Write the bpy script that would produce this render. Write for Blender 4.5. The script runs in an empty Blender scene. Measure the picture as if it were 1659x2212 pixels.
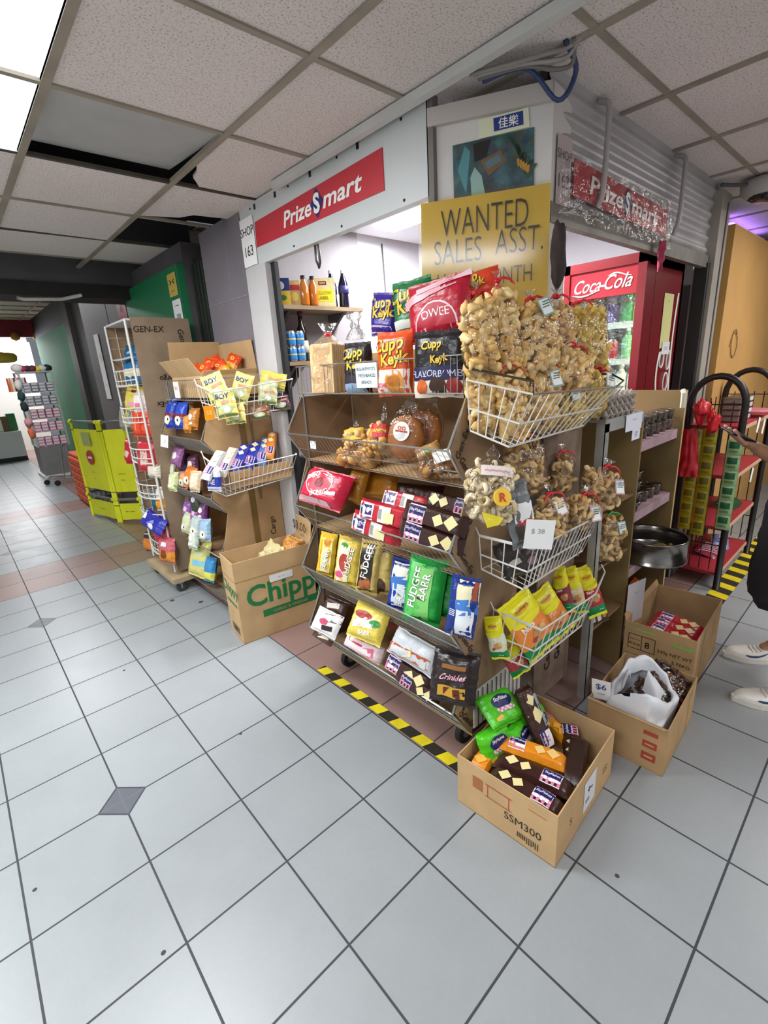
import bpy, bmesh, math, random
from mathutils import Vector as V, Matrix, noise
random.seed(7)
sc = bpy.context.scene
C = sc.collection

# ---------------------------------------------------------------- camera, world, lights, exposure
FPX, CX, CY = 1021.70, 829.5, 1106.0
CAM = V((-0.14865, -1.78729, 1.53664))
PITCH, YAW, ROLL = -0.29637463, -0.72417494, 0.05993846
def _rot():
    Rz = Matrix.Rotation(YAW, 3, 'Z'); Rx = Matrix.Rotation(PITCH, 3, 'X'); Ry = Matrix.Rotation(ROLL, 3, 'Y')
    return Rz @ Rx @ Ry
RC = _rot()
cam = bpy.data.objects.new('camera', bpy.data.cameras.new('camera')); C.objects.link(cam)
cam.data.sensor_fit = 'HORIZONTAL'; cam.data.sensor_width = 36.0; cam.data.lens = FPX / 1659 * 36
cam.data.clip_start = .02; cam.data.clip_end = 60
_r, _f, _u = RC.col[0], RC.col[1], RC.col[2]
M4 = Matrix(((_r.x, _u.x, -_f.x, CAM.x), (_r.y, _u.y, -_f.y, CAM.y), (_r.z, _u.z, -_f.z, CAM.z), (0, 0, 0, 1)))
cam.matrix_world = M4
sc.camera = cam
def ray(px, py): return RC @ V(((px - CX) / FPX, 1, -(py - CY) / FPX))
def at(px, py, ax, val):
    """a measured point of the photo, put on the real plane it lies on (x=val, y=val or z=val)"""
    d = ray(px, py); i = 'xyz'.index(ax)
    return CAM + d * ((val - CAM[i]) / d[i])

sc.view_settings.view_transform = 'Standard'; sc.view_settings.look = 'None'
sc.view_settings.gamma = 1.0; sc.view_settings.use_curve_mapping = False
sc.view_settings.exposure = 0.0
w = bpy.data.worlds.new('world'); sc.world = w; w.use_nodes = True
w.node_tree.nodes['Background'].inputs[0].default_value = (.78, .84, .95, 1)
w.node_tree.nodes['Background'].inputs[1].default_value = .22
def area(name, loc, sx, sy, power, color=(1, 1, 1), rot=(0, 0, 0)):
    l = bpy.data.lights.new(name, 'AREA'); l.shape = 'RECTANGLE'; l.size = sx; l.size_y = sy; l.energy = power; l.color = color
    o = bpy.data.objects.new(name, l); C.objects.link(o); o.location = loc; o.rotation_euler = rot
    return o
area('troffer_light', (.03, .245, 2.425), .56, 1.16, 44, (.94, .98, 1))
area('troffer_light', (-1.17, -1.55, 2.425), .56, 1.16, 44, (.94, .97, 1))
area('troffer_light', (-1.17, 1.445, 2.425), .56, 1.16, 50, (.93, .97, 1))  # added out-of-view lamp, brightens the rack fronts and left floor
area('troffer_light', (1.23, -3.35, 2.425), .56, 1.16, 16, (.98, .97, 1))
area('troffer_light', (3.03, -3.35, 2.425), .56, 1.16, 34, (1, .96, .93))
area('troffer_light', (4.23, -2.16, 2.425), .56, 1.16, 34, (1, .95, .9))  # added out-of-view lamp, brightens the partition, hoop rack and shutter
area('shop_light', (2.3, .25, 2.40), .15, 1.1, 60, (.96, .96, 1))
area('far_corridor_light', (.5, 6.5, 2.94), .6, 1.2, 45, (.97, .98, 1))
area('far_shop_light', (1.2, 12.6, 2.7), 2.2, 1.0, 120, (.97, .98, 1))

# ---------------------------------------------------------------- materials
def lin(h):
    h = h.lstrip('#'); o = []
    for i in (0, 2, 4):
        c = int(h[i:i+2], 16) / 255
        o.append(c / 12.92 if c <= .04045 else ((c + .055) / 1.055) ** 2.4)
    return (*o, 1)
_mc = {}
def H(hexc, r=.5, m=0, b=0, bs=60, var=0, vs=8, coat=0, em=0):
    """plain procedural material: colour with noise variation, noise bump"""
    k = (hexc, r, m, b, bs, var, vs, coat, em)
    if k in _mc: return _mc[k]
    x = bpy.data.materials.new('surface_' + hexc.lstrip('#')); x.use_nodes = True
    nt = x.node_tree; p = nt.nodes['Principled BSDF']; c = lin(hexc)
    p.inputs['Base Color'].default_value = c; p.inputs['Roughness'].default_value = r; p.inputs['Metallic'].default_value = m
    if coat: p.inputs['Coat Weight'].default_value = coat; p.inputs['Coat Roughness'].default_value = .12
    if em:
        p.inputs['Emission Color'].default_value = c; p.inputs['Emission Strength'].default_value = em
    if var or b:
        tc = nt.nodes.new('ShaderNodeTexCoord')
    if var:
        n = nt.nodes.new('ShaderNodeTexNoise'); n.inputs['Scale'].default_value = vs; n.inputs['Detail'].default_value = 6
        nt.links.new(tc.outputs['Object'], n.inputs['Vector'])
        rp = nt.nodes.new('ShaderNodeMapRange'); rp.inputs[1].default_value = .3; rp.inputs[2].default_value = .7
        rp.inputs[3].default_value = 1 - var; rp.inputs[4].default_value = 1 + var * .5
        nt.links.new(n.outputs['Fac'], rp.inputs[0])
        mx = nt.nodes.new('ShaderNodeVectorMath'); mx.operation = 'SCALE'; mx.inputs[0].default_value = c[:3]
        nt.links.new(rp.outputs[0], mx.inputs['Scale']); nt.links.new(mx.outputs[0], p.inputs['Base Color'])
    if b:
        n2 = nt.nodes.new('ShaderNodeTexNoise'); n2.inputs['Scale'].default_value = bs; n2.inputs['Detail'].default_value = 3
        nt.links.new(tc.outputs['Object'], n2.inputs['Vector'])
        bu = nt.nodes.new('ShaderNodeBump'); bu.inputs['Strength'].default_value = b; bu.inputs['Distance'].default_value = .01
        nt.links.new(n2.outputs['Fac'], bu.inputs['Height']); nt.links.new(bu.outputs[0], p.inputs['Normal'])
    _mc[k] = x
    return x
def FOIL(h): return H(h, .3, 0, .35, 38)              # printed plastic film
def INK(h): return H(h, .4)
CARD = H('#b8956a', .85, 0, .12, 30, .16, 9)
CARD2 = H('#c6a375', .85, 0, .12, 30, .14, 7)
CARDIN = H('#b08a60', .9, 0, .1, 30, .14, 7)
CARDD = H('#9c8062', .9, 0, .15, 25, .3, 6)
WIREW = H('#d9d6cf', .38, .1)
CHROME = H('#b9b9b6', .28, .9)
WIRED = H('#3a332e', .45, .5)
PAPER = H('#f2f2f0', .8)
WHITEP = H('#dcdad6', .6, 0, .03, 20, .1, 4)
BLACK = H('#141414', .6)
REDF = H('#c01f2c', .35, 0, .08, 12)
NAVY = INK('#1d1f63')
WHT = INK('#f4f2ee')
def film(name='clear_film', tint='#ffffff', g=.16, rough=.13, bump=.7):
    k = ('film', tint, g, rough, bump)
    if k in _mc: return _mc[k]
    x = bpy.data.materials.new(name); x.use_nodes = True; nt = x.node_tree; nt.nodes.clear()
    o = nt.nodes.new('ShaderNodeOutputMaterial'); mx = nt.nodes.new('ShaderNodeMixShader'); t = nt.nodes.new('ShaderNodeBsdfTransparent')
    gl = nt.nodes.new('ShaderNodeBsdfGlossy'); gl.inputs['Roughness'].default_value = rough; t.inputs[0].default_value = lin(tint)
    lw = nt.nodes.new('ShaderNodeLayerWeight'); lw.inputs[0].default_value = .35
    ma = nt.nodes.new('ShaderNodeMath'); ma.operation = 'MULTIPLY_ADD'; ma.inputs[1].default_value = .5; ma.inputs[2].default_value = g * .5; ma.use_clamp = True
    nt.links.new(lw.outputs['Fresnel'], ma.inputs[0])
    tc = nt.nodes.new('ShaderNodeTexCoord'); n = nt.nodes.new('ShaderNodeTexNoise'); n.inputs['Scale'].default_value = 26; n.inputs['Detail'].default_value = 3
    nt.links.new(tc.outputs['Object'], n.inputs[0])
    bu = nt.nodes.new('ShaderNodeBump'); bu.inputs['Strength'].default_value = bump; bu.inputs['Distance'].default_value = .02
    nt.links.new(n.outputs['Fac'], bu.inputs['Height']); nt.links.new(bu.outputs[0], gl.inputs['Normal']); nt.links.new(bu.outputs[0], lw.inputs['Normal'])
    nt.links.new(ma.outputs[0], mx.inputs[0]); nt.links.new(t.outputs[0], mx.inputs[1]); nt.links.new(gl.outputs[0], mx.inputs[2]); nt.links.new(mx.outputs[0], o.inputs[0])
    _mc[k] = x
    return x
CLEAR = film(g=.08, rough=.09)
GLASSY = film('door_glass', '#f4fbf8', .1, .03)
def emit(h, s):
    k = ('em', h, s)
    if k in _mc: return _mc[k]
    x = bpy.data.materials.new('lamp_glow'); x.use_nodes = True; p = x.node_tree.nodes['Principled BSDF']
    p.inputs['Base Color'].default_value = lin(h); p.inputs['Emission Color'].default_value = lin(h); p.inputs['Emission Strength'].default_value = s
    _mc[k] = x
    return x

# ---------------------------------------------------------------- mesh builder
_tc = {}
def text_mesh(s, bold=0, shear=0):
    if 'M' in s or 'W' in s: bold = min(bold, 0)
    k = (s, bold, shear)
    if k in _tc: return _tc[k]
    cu = bpy.data.curves.new('t', 'FONT'); cu.body = s; cu.size = 1; cu.align_x = 'CENTER'; cu.align_y = 'CENTER'
    cu.offset = bold; cu.shear = shear; cu.resolution_u = 3
    o = bpy.data.objects.new('t', cu); C.objects.link(o)
    dg = bpy.context.evaluated_depsgraph_get()
    me = bpy.data.meshes.new_from_object(o.evaluated_get(dg))
    vs = [(v.co.x, v.co.y) for v in me.vertices]; fs = [tuple(p.vertices) for p in me.polygons]
    bpy.data.objects.remove(o); bpy.data.curves.remove(cu); bpy.data.meshes.remove(me)
    xs = [v[0] for v in vs] or [0]; ys = [v[1] for v in vs] or [0]
    cx, cy = (min(xs) + max(xs)) / 2, (min(ys) + max(ys)) / 2
    _tc[k] = ([(x - cx, y - cy) for x, y in vs], fs, max(xs) - min(xs), max(ys) - min(ys))
    return _tc[k]
class MB:
    def __init__(s): s.v = []; s.f = []; s.m = []; s.mats = []; s.flat = set()
    def mi(s, mat):
        if mat not in s.mats: s.mats.append(mat)
        return s.mats.index(mat)
    def add(s, vs, fs, mat):
        o = len(s.v); s.v += [tuple(v) for v in vs]; k = s.mi(mat)
        for f in fs: s.f.append(tuple(i + o for i in f)); s.m.append(k)
        return s
    def face(s, pts, mat): return s.add(pts, [tuple(range(len(pts)))], mat)
    def box(s, a, b, mat, R=None, o=(0, 0, 0)):
        (x0, y0, z0), (x1, y1, z1) = a, b
        vs = [V(p) for p in ((x0,y0,z0),(x1,y0,z0),(x1,y1,z0),(x0,y1,z0),(x0,y0,z1),(x1,y0,z1),(x1,y1,z1),(x0,y1,z1))]
        if R is not None: vs = [R @ v + V(o) for v in vs]
        return s.add(vs, [(0,3,2,1),(4,5,6,7),(0,1,5,4),(1,2,6,5),(2,3,7,6),(3,0,4,7)], mat)
    def rbox(s, a, b, mat, r=.004):
        """box with bevelled edges"""
        bm = bmesh.new(); bmesh.ops.create_cube(bm, size=1)
        A, B = V(a), V(b)
        for v in bm.verts: v.co = V([A[i] + (v.co[i] + .5) * (B[i] - A[i]) for i in range(3)])
        bmesh.ops.bevel(bm, geom=bm.edges[:], offset=r, segments=2, affect='EDGES', profile=.5)
        bm.verts.index_update()
        s.add([v.co[:] for v in bm.verts], [tuple(v.index for v in f.verts) for f in bm.faces], mat); bm.free(); return s
    def tube(s, pts, r, mat, n=6, closed=False):
        pts = [V(p) for p in pts]; L = len(pts); rings = []; up = None
        for i, p in enumerate(pts):
            if closed: d = pts[(i + 1) % L] - pts[i - 1]
            else: d = pts[min(i + 1, L - 1)] - pts[max(i - 1, 0)]
            if d.length < 1e-9: d = V((0, 0, 1))
            d.normalize()
            if up is None:
                up = V((0, 0, 1)) if abs(d.z) < .9 else V((1, 0, 0))
            a = (up - d * up.dot(d))
            if a.length < 1e-6: a = d.orthogonal()
            a.normalize(); up = a; b = d.cross(a)
            rr = r[i] if isinstance(r, (list, tuple)) else r
            rings.append([p + (a * math.cos(2*math.pi*k/n) + b * math.sin(2*math.pi*k/n)) * rr for k in range(n)])
        vs = [v for g in rings for v in g]; fs = []
        for i in range(L if closed else L - 1):
            j = (i + 1) % L
            for k in range(n): fs.append((i*n+k, j*n+k, j*n+(k+1) % n, i*n+(k+1) % n)[::-1])
        if not closed: fs += [tuple(range(n)), tuple(range((L-1)*n, L*n))[::-1]]
        return s.add(vs, fs, mat)
    def lathe(s, prof, mat, n=20, o=(0, 0, 0), R=None):
        """prof: list of (r, z[, mat])"""
        o = V(o); vs = []
        for q in prof:
            for k in range(n):
                p = V((q[0] * math.cos(2*math.pi*k/n), q[0] * math.sin(2*math.pi*k/n), q[1]))
                vs.append((R @ p if R is not None else p) + o)
        base = len(s.v); s.v += [tuple(v) for v in vs]
        for i in range(len(prof) - 1):
            mm = s.mi(prof[i][2] if len(prof[i]) > 2 else mat)
            for k in range(n):
                s.f.append(tuple(base + q for q in (i*n+k, i*n+(k+1) % n, (i+1)*n+(k+1) % n, (i+1)*n+k))); s.m.append(mm)
        return s
    def grid(s, fn, nu, nv, mat, flip=False):
        vs = [fn(i / nu, j / nv) for j in range(nv + 1) for i in range(nu + 1)]; fs = []
        for j in range(nv):
            for i in range(nu):
                a = j*(nu+1)+i; f = (a, a+1, a+nu+2, a+nu+1); fs.append(f[::-1] if flip else f)
        return s.add(vs, fs, mat)
    def prism(s, poly, d, mat):
        """poly: list of 3d points (planar); d: extrusion vector"""
        n = len(poly); d = V(d); vs = [V(p) for p in poly] + [V(p) + d for p in poly]
        return s.add(vs, [tuple(range(n))[::-1], tuple(range(n, 2*n))] + [(i, (i+1) % n, n+(i+1) % n, n+i) for i in range(n)], mat)
    def text(s, t, o, right, up, size, mat, bold=0, shear=0, width=None, off=0):
        vs, fs, W, Hh = text_mesh(t, bold, shear); right = V(right).normalized(); up = V(up).normalized(); nrm = right.cross(up)
        sx = (width / W) if width and W else size; o = V(o) + nrm * off
        return s.add([o + right * (x * sx) + up * (y * size) for x, y in vs], fs, mat)
    def quad(s, o, right, up, w, h, mat, off=0, R=0):
        right = V(right).normalized(); up = V(up).normalized(); n = right.cross(up)
        if R: right, up = right*math.cos(R)+up*math.sin(R), up*math.cos(R)-right*math.sin(R)
        o = V(o) + n * off
        return s.face([o - right*w/2 - up*h/2, o + right*w/2 - up*h/2, o + right*w/2 + up*h/2, o - right*w/2 + up*h/2], mat)
    def build(s, name, parent=None, smooth=False, M=None):
        me = bpy.data.meshes.new(name); me.from_pydata(s.v, [], s.f); me.update()
        for m in s.mats: me.materials.append(m)
        me.polygons.foreach_set('material_index', s.m)
        if smooth: me.polygons.foreach_set('use_smooth', [True] * len(s.f))
        o = bpy.data.objects.new(name, me); C.objects.link(o)
        if parent is not None: o.parent = parent
        if M is not None: o.matrix_world = M
        return o
def ico(sub):
    bm = bmesh.new(); bmesh.ops.create_icosphere(bm, subdivisions=sub, radius=1); bm.verts.index_update()
    r = ([v.co.copy() for v in bm.verts], [tuple(v.index for v in f.verts) for f in bm.faces]); bm.free(); return r
ICO1, ICO2, ICO3 = ico(1), ico(2), ico(3)
def blob(mb, o, r, mat, R=None, rough=.25, src=ICO2, sq=(1, 1, 1)):
    o = V(o); sd = V((random.random()*50, random.random()*50, random.random()*50)); vs = []
    for v in src[0]:
        p = v * (1 + rough * noise.noise(v * 1.6 + sd)); p = V((p.x*sq[0], p.y*sq[1], p.z*sq[2])) * r
        vs.append((R @ p if R is not None else p) + o)
    mb.add(vs, src[1], mat)
def rndR(): return Matrix.Rotation(random.random()*6.28, 3, 'X') @ Matrix.Rotation(random.random()*6.28, 3, 'Y') @ Matrix.Rotation(random.random()*6.28, 3, 'Z')

# ---------------------------------------------------------------- naming
def tag(o, label=None, cat=None, group=None, kind=None):
    if label: o['label'] = label
    if cat: o['category'] = cat
    if group: o['group'] = group
    if kind: o['kind'] = kind
    return o
def thing(name, label, cat, loc=(0, 0, 0), rz=0, group=None):
    o = bpy.data.objects.new(name, None); C.objects.link(o); o.location = loc; o.rotation_euler = (0, 0, rz); o.empty_display_size = .05
    return tag(o, label, cat, group)
def smooth_pts(pts, n=6):
    P = [V(p) for p in pts]; out = []
    for i in range(len(P) - 1):
        a, b, c, d = P[max(i-1, 0)], P[i], P[i+1], P[min(i+2, len(P)-1)]
        for k in range(n):
            t = k / n; out.append(.5*((2*b) + (c-a)*t + (2*a-5*b+4*c-d)*t*t + (3*b-a-3*c+d)*t**3))
    return out + [P[-1]]
def struct(name, mb, **k): return tag(mb.build(name, **k), kind='structure')
def copy_tree(o, parent=None):
    c = o.copy(); C.objects.link(c); c.parent = parent
    for ch in o.children:
        if ch.name != c.name: copy_tree(ch, c)
    return c
def frame(pos, face, up, roll=0):
    F = V(face).normalized(); U = V(up); U = (U - F * U.dot(F)).normalized(); X = (-F).cross(U)
    if roll: X, U = X*math.cos(roll)+U*math.sin(roll), U*math.cos(roll)-X*math.sin(roll)
    Y = -F
    return Matrix(((X.x, Y.x, U.x, pos[0]), (X.y, Y.y, U.y, pos[1]), (X.z, Y.z, U.z, pos[2]), (0, 0, 0, 1)))

# ---------------------------------------------------------------- generic goods
def part(name, mb, root, smooth=False):
    o = mb.build(name, smooth=smooth); o.parent = root; o.matrix_parent_inverse = root.matrix_basis.inverted(); return o
def packet(name, label, cat, w, h, t, base, M, bands=(), dec=(), pu=4, pv=4, seal=.05, wr=.004, bend=0, group=None, nu=14, nv=18, sealc=None):
    """filled film packet: pillow body with flat end seals; prints are colour zones and shapes laid on its own surface"""
    sd = V((random.random()*90, random.random()*90, random.random()*90))
    def th(u, v):
        a = max(0, 1 - abs(2*u) ** pu); b = max(0, 1 - min(1, abs(2*v) / (1 - 2*seal)) ** pv)
        return t / 2 * a ** .55 * b ** .55
    def P(u, v, off=0, side=1):
        T = th(u, v); q = V((u*w, side*3, v*h))
        nz = noise.noise(q * 22 + sd) * wr + noise.noise(q * 55 + sd) * wr * .45
        k = min(1, T / (t * .2)) if t else 0
        x = u * w * (1 - .05 * min(1, T * 2 / t)); z = v * h * (1 - .03 * (1 - abs(2*u)))
        x += noise.noise(V((v*9, 1, 0)) + sd) * wr * .7; z += noise.noise(V((u*9, 5, 0)) + sd) * wr * .7
        return V((x, -side * (T + off + .0008) + nz * side * (.3 + .7*k) + bend * (4*v*v - .3), z))
    mb = MB(); vs = sorted(set([round(j / nv - .5, 4) for j in range(nv + 1)] + [round(b[k], 4) for b in bands for k in (0, 1)] + ([-.5 + seal, .5 - seal] if seal else [])))
    bm = FOIL(base); sm = FOIL(sealc) if sealc else bm
    for side in (1, -1):
        for j in range(len(vs) - 1):
            c = (vs[j] + vs[j+1]) / 2; mat = bm
            for b in bands:
                if b[0] <= c <= b[1]: mat = FOIL(b[2])
            if seal and abs(c) > .5 - seal: mat = sm
            mb.grid(lambda s, q: P(s - .5, vs[j] + (vs[j+1] - vs[j]) * q, 0, side), nu, 1, mat, flip=side < 0)
    off = .0012
    for d in dec:
        k = d[0]; off += .0004
        if k == 't':
            _, s, u, v, size, hx = d[:6]; rot = d[6] if len(d) > 6 else 0; bold = d[7] if len(d) > 7 else .02; sh = d[8] if len(d) > 8 else 0
            tv, tf, W, Hh = text_mesh(s, bold, sh); c, sn = math.cos(rot), math.sin(rot)
            mb.add([P(u + (x*c - y*sn) * size / w, v + (x*sn + y*c) * size / h, off) for x, y in tv], tf, INK(hx))
        elif k == 'e':
            _, u, v, ru, rv, hx = d[:6]; rot = d[6] if len(d) > 6 else 0; c, sn = math.cos(rot), math.sin(rot)
            def fe(s, q):
                x = ru * q * math.cos(6.2832*s); y = rv * q * math.sin(6.2832*s)
                return P(u + (x*c - y*sn)/w, v + (x*sn + y*c)/h, off)
            mb.grid(fe, 20, 4, INK(hx))
        elif k == 'q':
            _, u, v, qw, qh, rot, hx = d[:7]; c, sn = math.cos(rot), math.sin(rot)
            def fq(s, q):
                x = (s - .5) * qw; y = (q - .5) * qh
                return P(u + (x*c - y*sn)/w, v + (x*sn + y*c)/h, off)
            mb.grid(fq, max(1, int(qw/.02)), max(1, int(qh/.02)), INK(hx))
        elif k == 'c':
            _, u, v, qw, qh, rot, hx, n = d[:8]; c, sn = math.cos(rot), math.sin(rot)
            for i in range(n):
                for j in range(2):
                    if (i + j) % 2: continue
                    def fc(s, q):
                        x = ((i + s) / n - .5) * qw; y = ((j + q) / 2 - .5) * qh
                        return P(u + (x*c - y*sn)/w, v + (x*sn + y*c)/h, off)
                    mb.grid(fc, 1, 1, INK(hx))
    o = mb.build(name, smooth=True, M=M)
    return tag(o, label, cat, group)

def sky(u, v, s=1.0, rot=0):
    """cracker logo: navy oval, word, pink check band"""
    c, sn = math.cos(rot), math.sin(rot)
    return [('e', u, v, .034*s, .021*s, '#1d1f63', rot), ('q', u + 0, v - 0, .0, .0, 0, '#1d1f63'),
            ('t', 'SkyFlakes', u, v, .0125*s, '#f4f2ee', rot, .02, .2)]
def slug(label, w, h, t, col, M, group=None, flip=False, pale='#eadca0', wrp=.002, name='cracker_pack', logo=True):
    """long biscuit slug, length along x: check band with navy logo at one end, pale crackers at the other"""
    sg = -1 if flip else 1
    dec = [('q', sg*-.26, 0, w*.26, h*.86, 0, '#f3e9ee'), ('c', sg*-.26, 0, w*.26, h*.80, 0, '#d87fa5', 7), ('q', sg*-.26, .16, w*.24, h*.40, 0, '#1d1f63'),
           ('t', 'SkyFlakes', sg*-.26, .17, h*.2, '#f4f2ee', 0, .008, .15),
           ('q', sg*.1, .0, h*.46, h*.46, .6, pale), ('q', sg*.3, .05, h*.5, h*.5, .9, pale)] if logo else []
    return packet(name, label, 'biscuit pack', w, h, t, col, M, dec=dec, pu=8, pv=8, seal=0, wr=wrp, group=group, nu=18, nv=8)

def crackers_in(mb, w, h, t, n, r, cols, kind='puff'):
    for i in range(n):
        for _ in range(30):
            u, v, q = random.uniform(-1, 1), random.uniform(-1, 1), random.uniform(-1, 1)
            lim = (1 - abs(u) ** 3) ** .5 * (1 - abs(v) ** 4) ** .5
            if abs(q) < lim: break
        q = math.copysign(lim * (abs(q) / max(lim, .01)) ** .35, q) * .86
        o = V((u * w * .47, q * t * .46, v * h * .47)); m = random.choice(cols); R = rndR(); rr = r * random.uniform(.8, 1.25)
        if kind == 'puff': blob(mb, o, rr, m, R, .6, ICO2, (1.45, .8, .65))
        elif kind == 'curl':
            a0 = random.random() * 6.28; pts = [o + R @ V((math.cos(a0 + k*.8) * rr * .9, math.sin(a0 + k*.8) * rr * .9, k * rr * .12)) for k in range(6)]
            mb.tube(pts, [rr*.3, rr*.45, rr*.5, rr*.5, rr*.42, rr*.28], m, 7)
        elif kind == 'chunk': blob(mb, o, rr, m, R, .18, ICO1, (1.2, .8, .8))
def clear_bag(name, label, cat, w, h, t, M, n=46, r=.02, cols=None, kind='puff', tie='#d2232e', tagc=None, group=None, flare=.06, content='crackers', fm=None, tagpos=(.1, .34), paper=None):
    root = thing(name, label, cat, group=group); root.matrix_world = M
    cols = cols or [H('#f0cb86', .6, 0, .1, 60), H('#e2b568', .6, 0, .1, 60), H('#f4d99e', .6, 0, .1, 60)]
    mb = MB(); crackers_in(mb, w, h, t, n, r, cols, kind)
    tag(mb.build(content, root, True), kind='stuff')
    fb = MB(); sd = V((random.random()*50,) * 3); NU, NV = 22, 22; top = h/2 + .012
    def ff(s, q):
        a = 6.2832 * s; v = q * 1.0
        if v < .78:
            k = v / .78 * 2 - 1; z = k * (h/2 + .008); lim = (1 - abs(k) ** 5) ** .5
            if k > .6: lim *= 1 - (k - .6) / .4 * .55
            lim = max(lim, .06)
        else:
            k = (v - .78) / .22; z = top + k * flare; lim = .07 + .38 * max(0, k - .3) ** 1.1 if tie else .3 * (1 - k) + .02
        x = math.copysign(abs(math.cos(a)) ** .7, math.cos(a)) * w / 2 * 1.06 * lim
        y = math.copysign(abs(math.sin(a)) ** .8, math.sin(a)) * t / 2 * 1.1 * (lim if v < .78 else lim * .45)
        p = V((x, y, z)); d = noise.noise(p * 24 + sd) * .008 + noise.noise(p * 60 + sd) * .003
        p.x += d * math.cos(a); p.y += d * math.sin(a); return p
    fb.grid(ff, NU, NV, fm or CLEAR)
    fb.build('plastic_film', root, True)
    if tie:
        tb = MB(); zt = top + flare * .12; rr = w * .06 + .004
        tb.lathe([(rr*.8, zt-.006), (rr*1.15, zt-.003), (rr*1.15, zt+.003), (rr*.8, zt+.006)], H(tie, .4), 10)
        for sg in (-1, 1): tb.tube([(0, -rr, zt), (sg*.012, -rr-.006, zt+.004), (sg*.03, -rr-.012, zt-.004), (sg*.042, -rr-.014, zt-.02)], [.0035, .004, .0035, .002], H(tie, .4), 5)
        tag(tb.build('tie', root, True), 'red twist tie round the neck' if tie == '#d2232e' else None)
    if tagc:
        pb = MB(); u, v = tagpos; cx, cz = u * w, v * h; yy = -t/2 * 1.02
        pb.quad((cx, yy, cz), (1, 0, .25), (-.25, .25, 1), .042, .056, INK(tagc), .001)
        pb.quad((cx, yy, cz), (1, 0, .25), (-.25, .25, 1), .034, .046, INK('#eef3ef'), .002)
        for k in range(5): pb.quad(V((cx, yy, cz)) + V((0, 0, .015 - .008*k)), (1, 0, .25), (-.25, .25, 1), .026, .003, INK('#3c5a58'), .003)
        pb.build('tag', root)
    if paper:
        pb = MB(); u, v, pw, ph, pc, tx, tcol = paper
        def pq(s, q):
            x = (s - .5) * pw + u * w; z = (q - .5) * ph + v * h; k = max(0, 1 - (2*x/w)**2) ** .5
            return V((x, -t/2 * 1.1 * k - .003, z))
        pb.grid(pq, 8, 3, INK(pc))
        if tx:
            tv, tf, W, Hh = text_mesh(tx, .02, 0); sz = pw * .8 / max(W, .1)
            pb.add([pq(.5 + x * sz / pw, .5 + y * sz / ph) + V((0, -.0012, 0)) for x, y in tv], tf, INK(tcol))
        pb.build('label', root)
    return root

def wire_side(mb, A, B, A2, B2, n, r, mat, rows=(0, 1), rr=None, ny=5):
    """wires between edge A-B (top) and A2-B2 (bottom)"""
    A, B, A2, B2 = V(A), V(B), V(A2), V(B2)
    for i in range(n + 1):
        k = i / n; mb.tube([A.lerp(B, k), A2.lerp(B2, k)], r, mat, ny)
    for q in rows: mb.tube([A.lerp(A2, q), B.lerp(B2, q)], rr or r * 1.6, mat, 6)
def hang_basket(name, label, top, bot, root=None, group=None, n=13, ns=4, dark_rim=False, wm=None):
    """open wire basket; top/bot = four corners: back-left, front-left, front-right, back-right"""
    wm = wm or WIREW
    loc = V(bot[0]).lerp(V(bot[2]), .5)
    t = thing(name, label, 'wire basket', loc, group=group)
    t_, b_ = [V(p) for p in top], [V(p) for p in bot]
    for nm, i, j, k in (('side_wires', 0, 1, ns), ('front_wires', 1, 2, n), ('side_wires', 2, 3, ns)):
        mb = MB(); wire_side(mb, t_[i], t_[j], b_[i], b_[j], k, .002, wm, (0.0, .55, 1.0), .0032); part(nm, mb, t)
    mb = MB()
    for i in range(n + 1): mb.tube([b_[0].lerp(b_[3], i/n), b_[1].lerp(b_[2], i/n)], .0016, wm, 5)
    for q in (0, .5, 1): mb.tube([b_[0].lerp(b_[1], q), b_[3].lerp(b_[2], q)], .0022, wm, 5)
    part('floor_wires', mb, t)
    mb = MB(); rm = WIRED if dark_rim else wm; upv = V((0, 0, .035 if dark_rim else .004))
    pts = [t_[0] + upv, t_[1] + upv, t_[1] + V((0, 0, 0)), t_[1].lerp(t_[2], .12), t_[1].lerp(t_[2], .9), t_[2] + upv*.6, t_[2].lerp(t_[3], .3) + upv*1.2, t_[3] + upv]
    mb.tube(pts, .0034, rm, 6); part('rim', mb, t)
    hk = MB()
    for q in (t_[0], t_[3]): hk.tube([q + upv, q + V((0, .018, .03)) + upv, q + V((0, .03, .02)) + upv], .003, rm, 6)
    part('hook', hk, t)
    return t
def carton(name, label, w, d, h, M, mat=None, flaps=(), th=.004, group=None, cat='cardboard box', prints=None, inner=None):
    """open carton, origin bottom centre; flaps: list of (side, length, angle from vertical outward in degrees)"""
    mat = mat or CARD; inn = inner or CARDIN
    root = thing(name, label, cat, group=group); root.matrix_world = M
    b = MB(); W, D = w/2, d/2
    b.box((-W, -D, 0), (W, D, th), mat)
    b.box((-W, -D, 0), (W, -D+th, h), mat); b.box((-W, D-th, 0), (W, D, h), mat)
    b.box((-W, -D+th, 0), (-W+th, D-th, h), mat); b.box((W-th, -D+th, 0), (W, D-th, h), mat)
    if prints: prints(b)
    b.build('body', root)
    for sd, L, ang in flaps:
        f = MB(); a = math.radians(ang); n = {'f': V((0, -1, 0)), 'b': V((0, 1, 0)), 'l': V((-1, 0, 0)), 'r': V((1, 0, 0))}[sd]
        al = V((1, 0, 0)) if sd in 'fb' else V((0, 1, 0)); half = W if sd in 'fb' else D; base = n * (D if sd in 'fb' else W) + V((0, 0, h))
        dr = V((0, 0, 1)) * math.cos(a) + n * math.sin(a); ins = .006
        pr = [base - al*half, base + al*half, base + al*(half-ins) + dr*L, base - al*(half-ins) + dr*L]
        f.prism(pr, (n * math.cos(a) - V((0, 0, 1)) * math.sin(a)) * -th, mat); f.build('flap', root)
    return root
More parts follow.
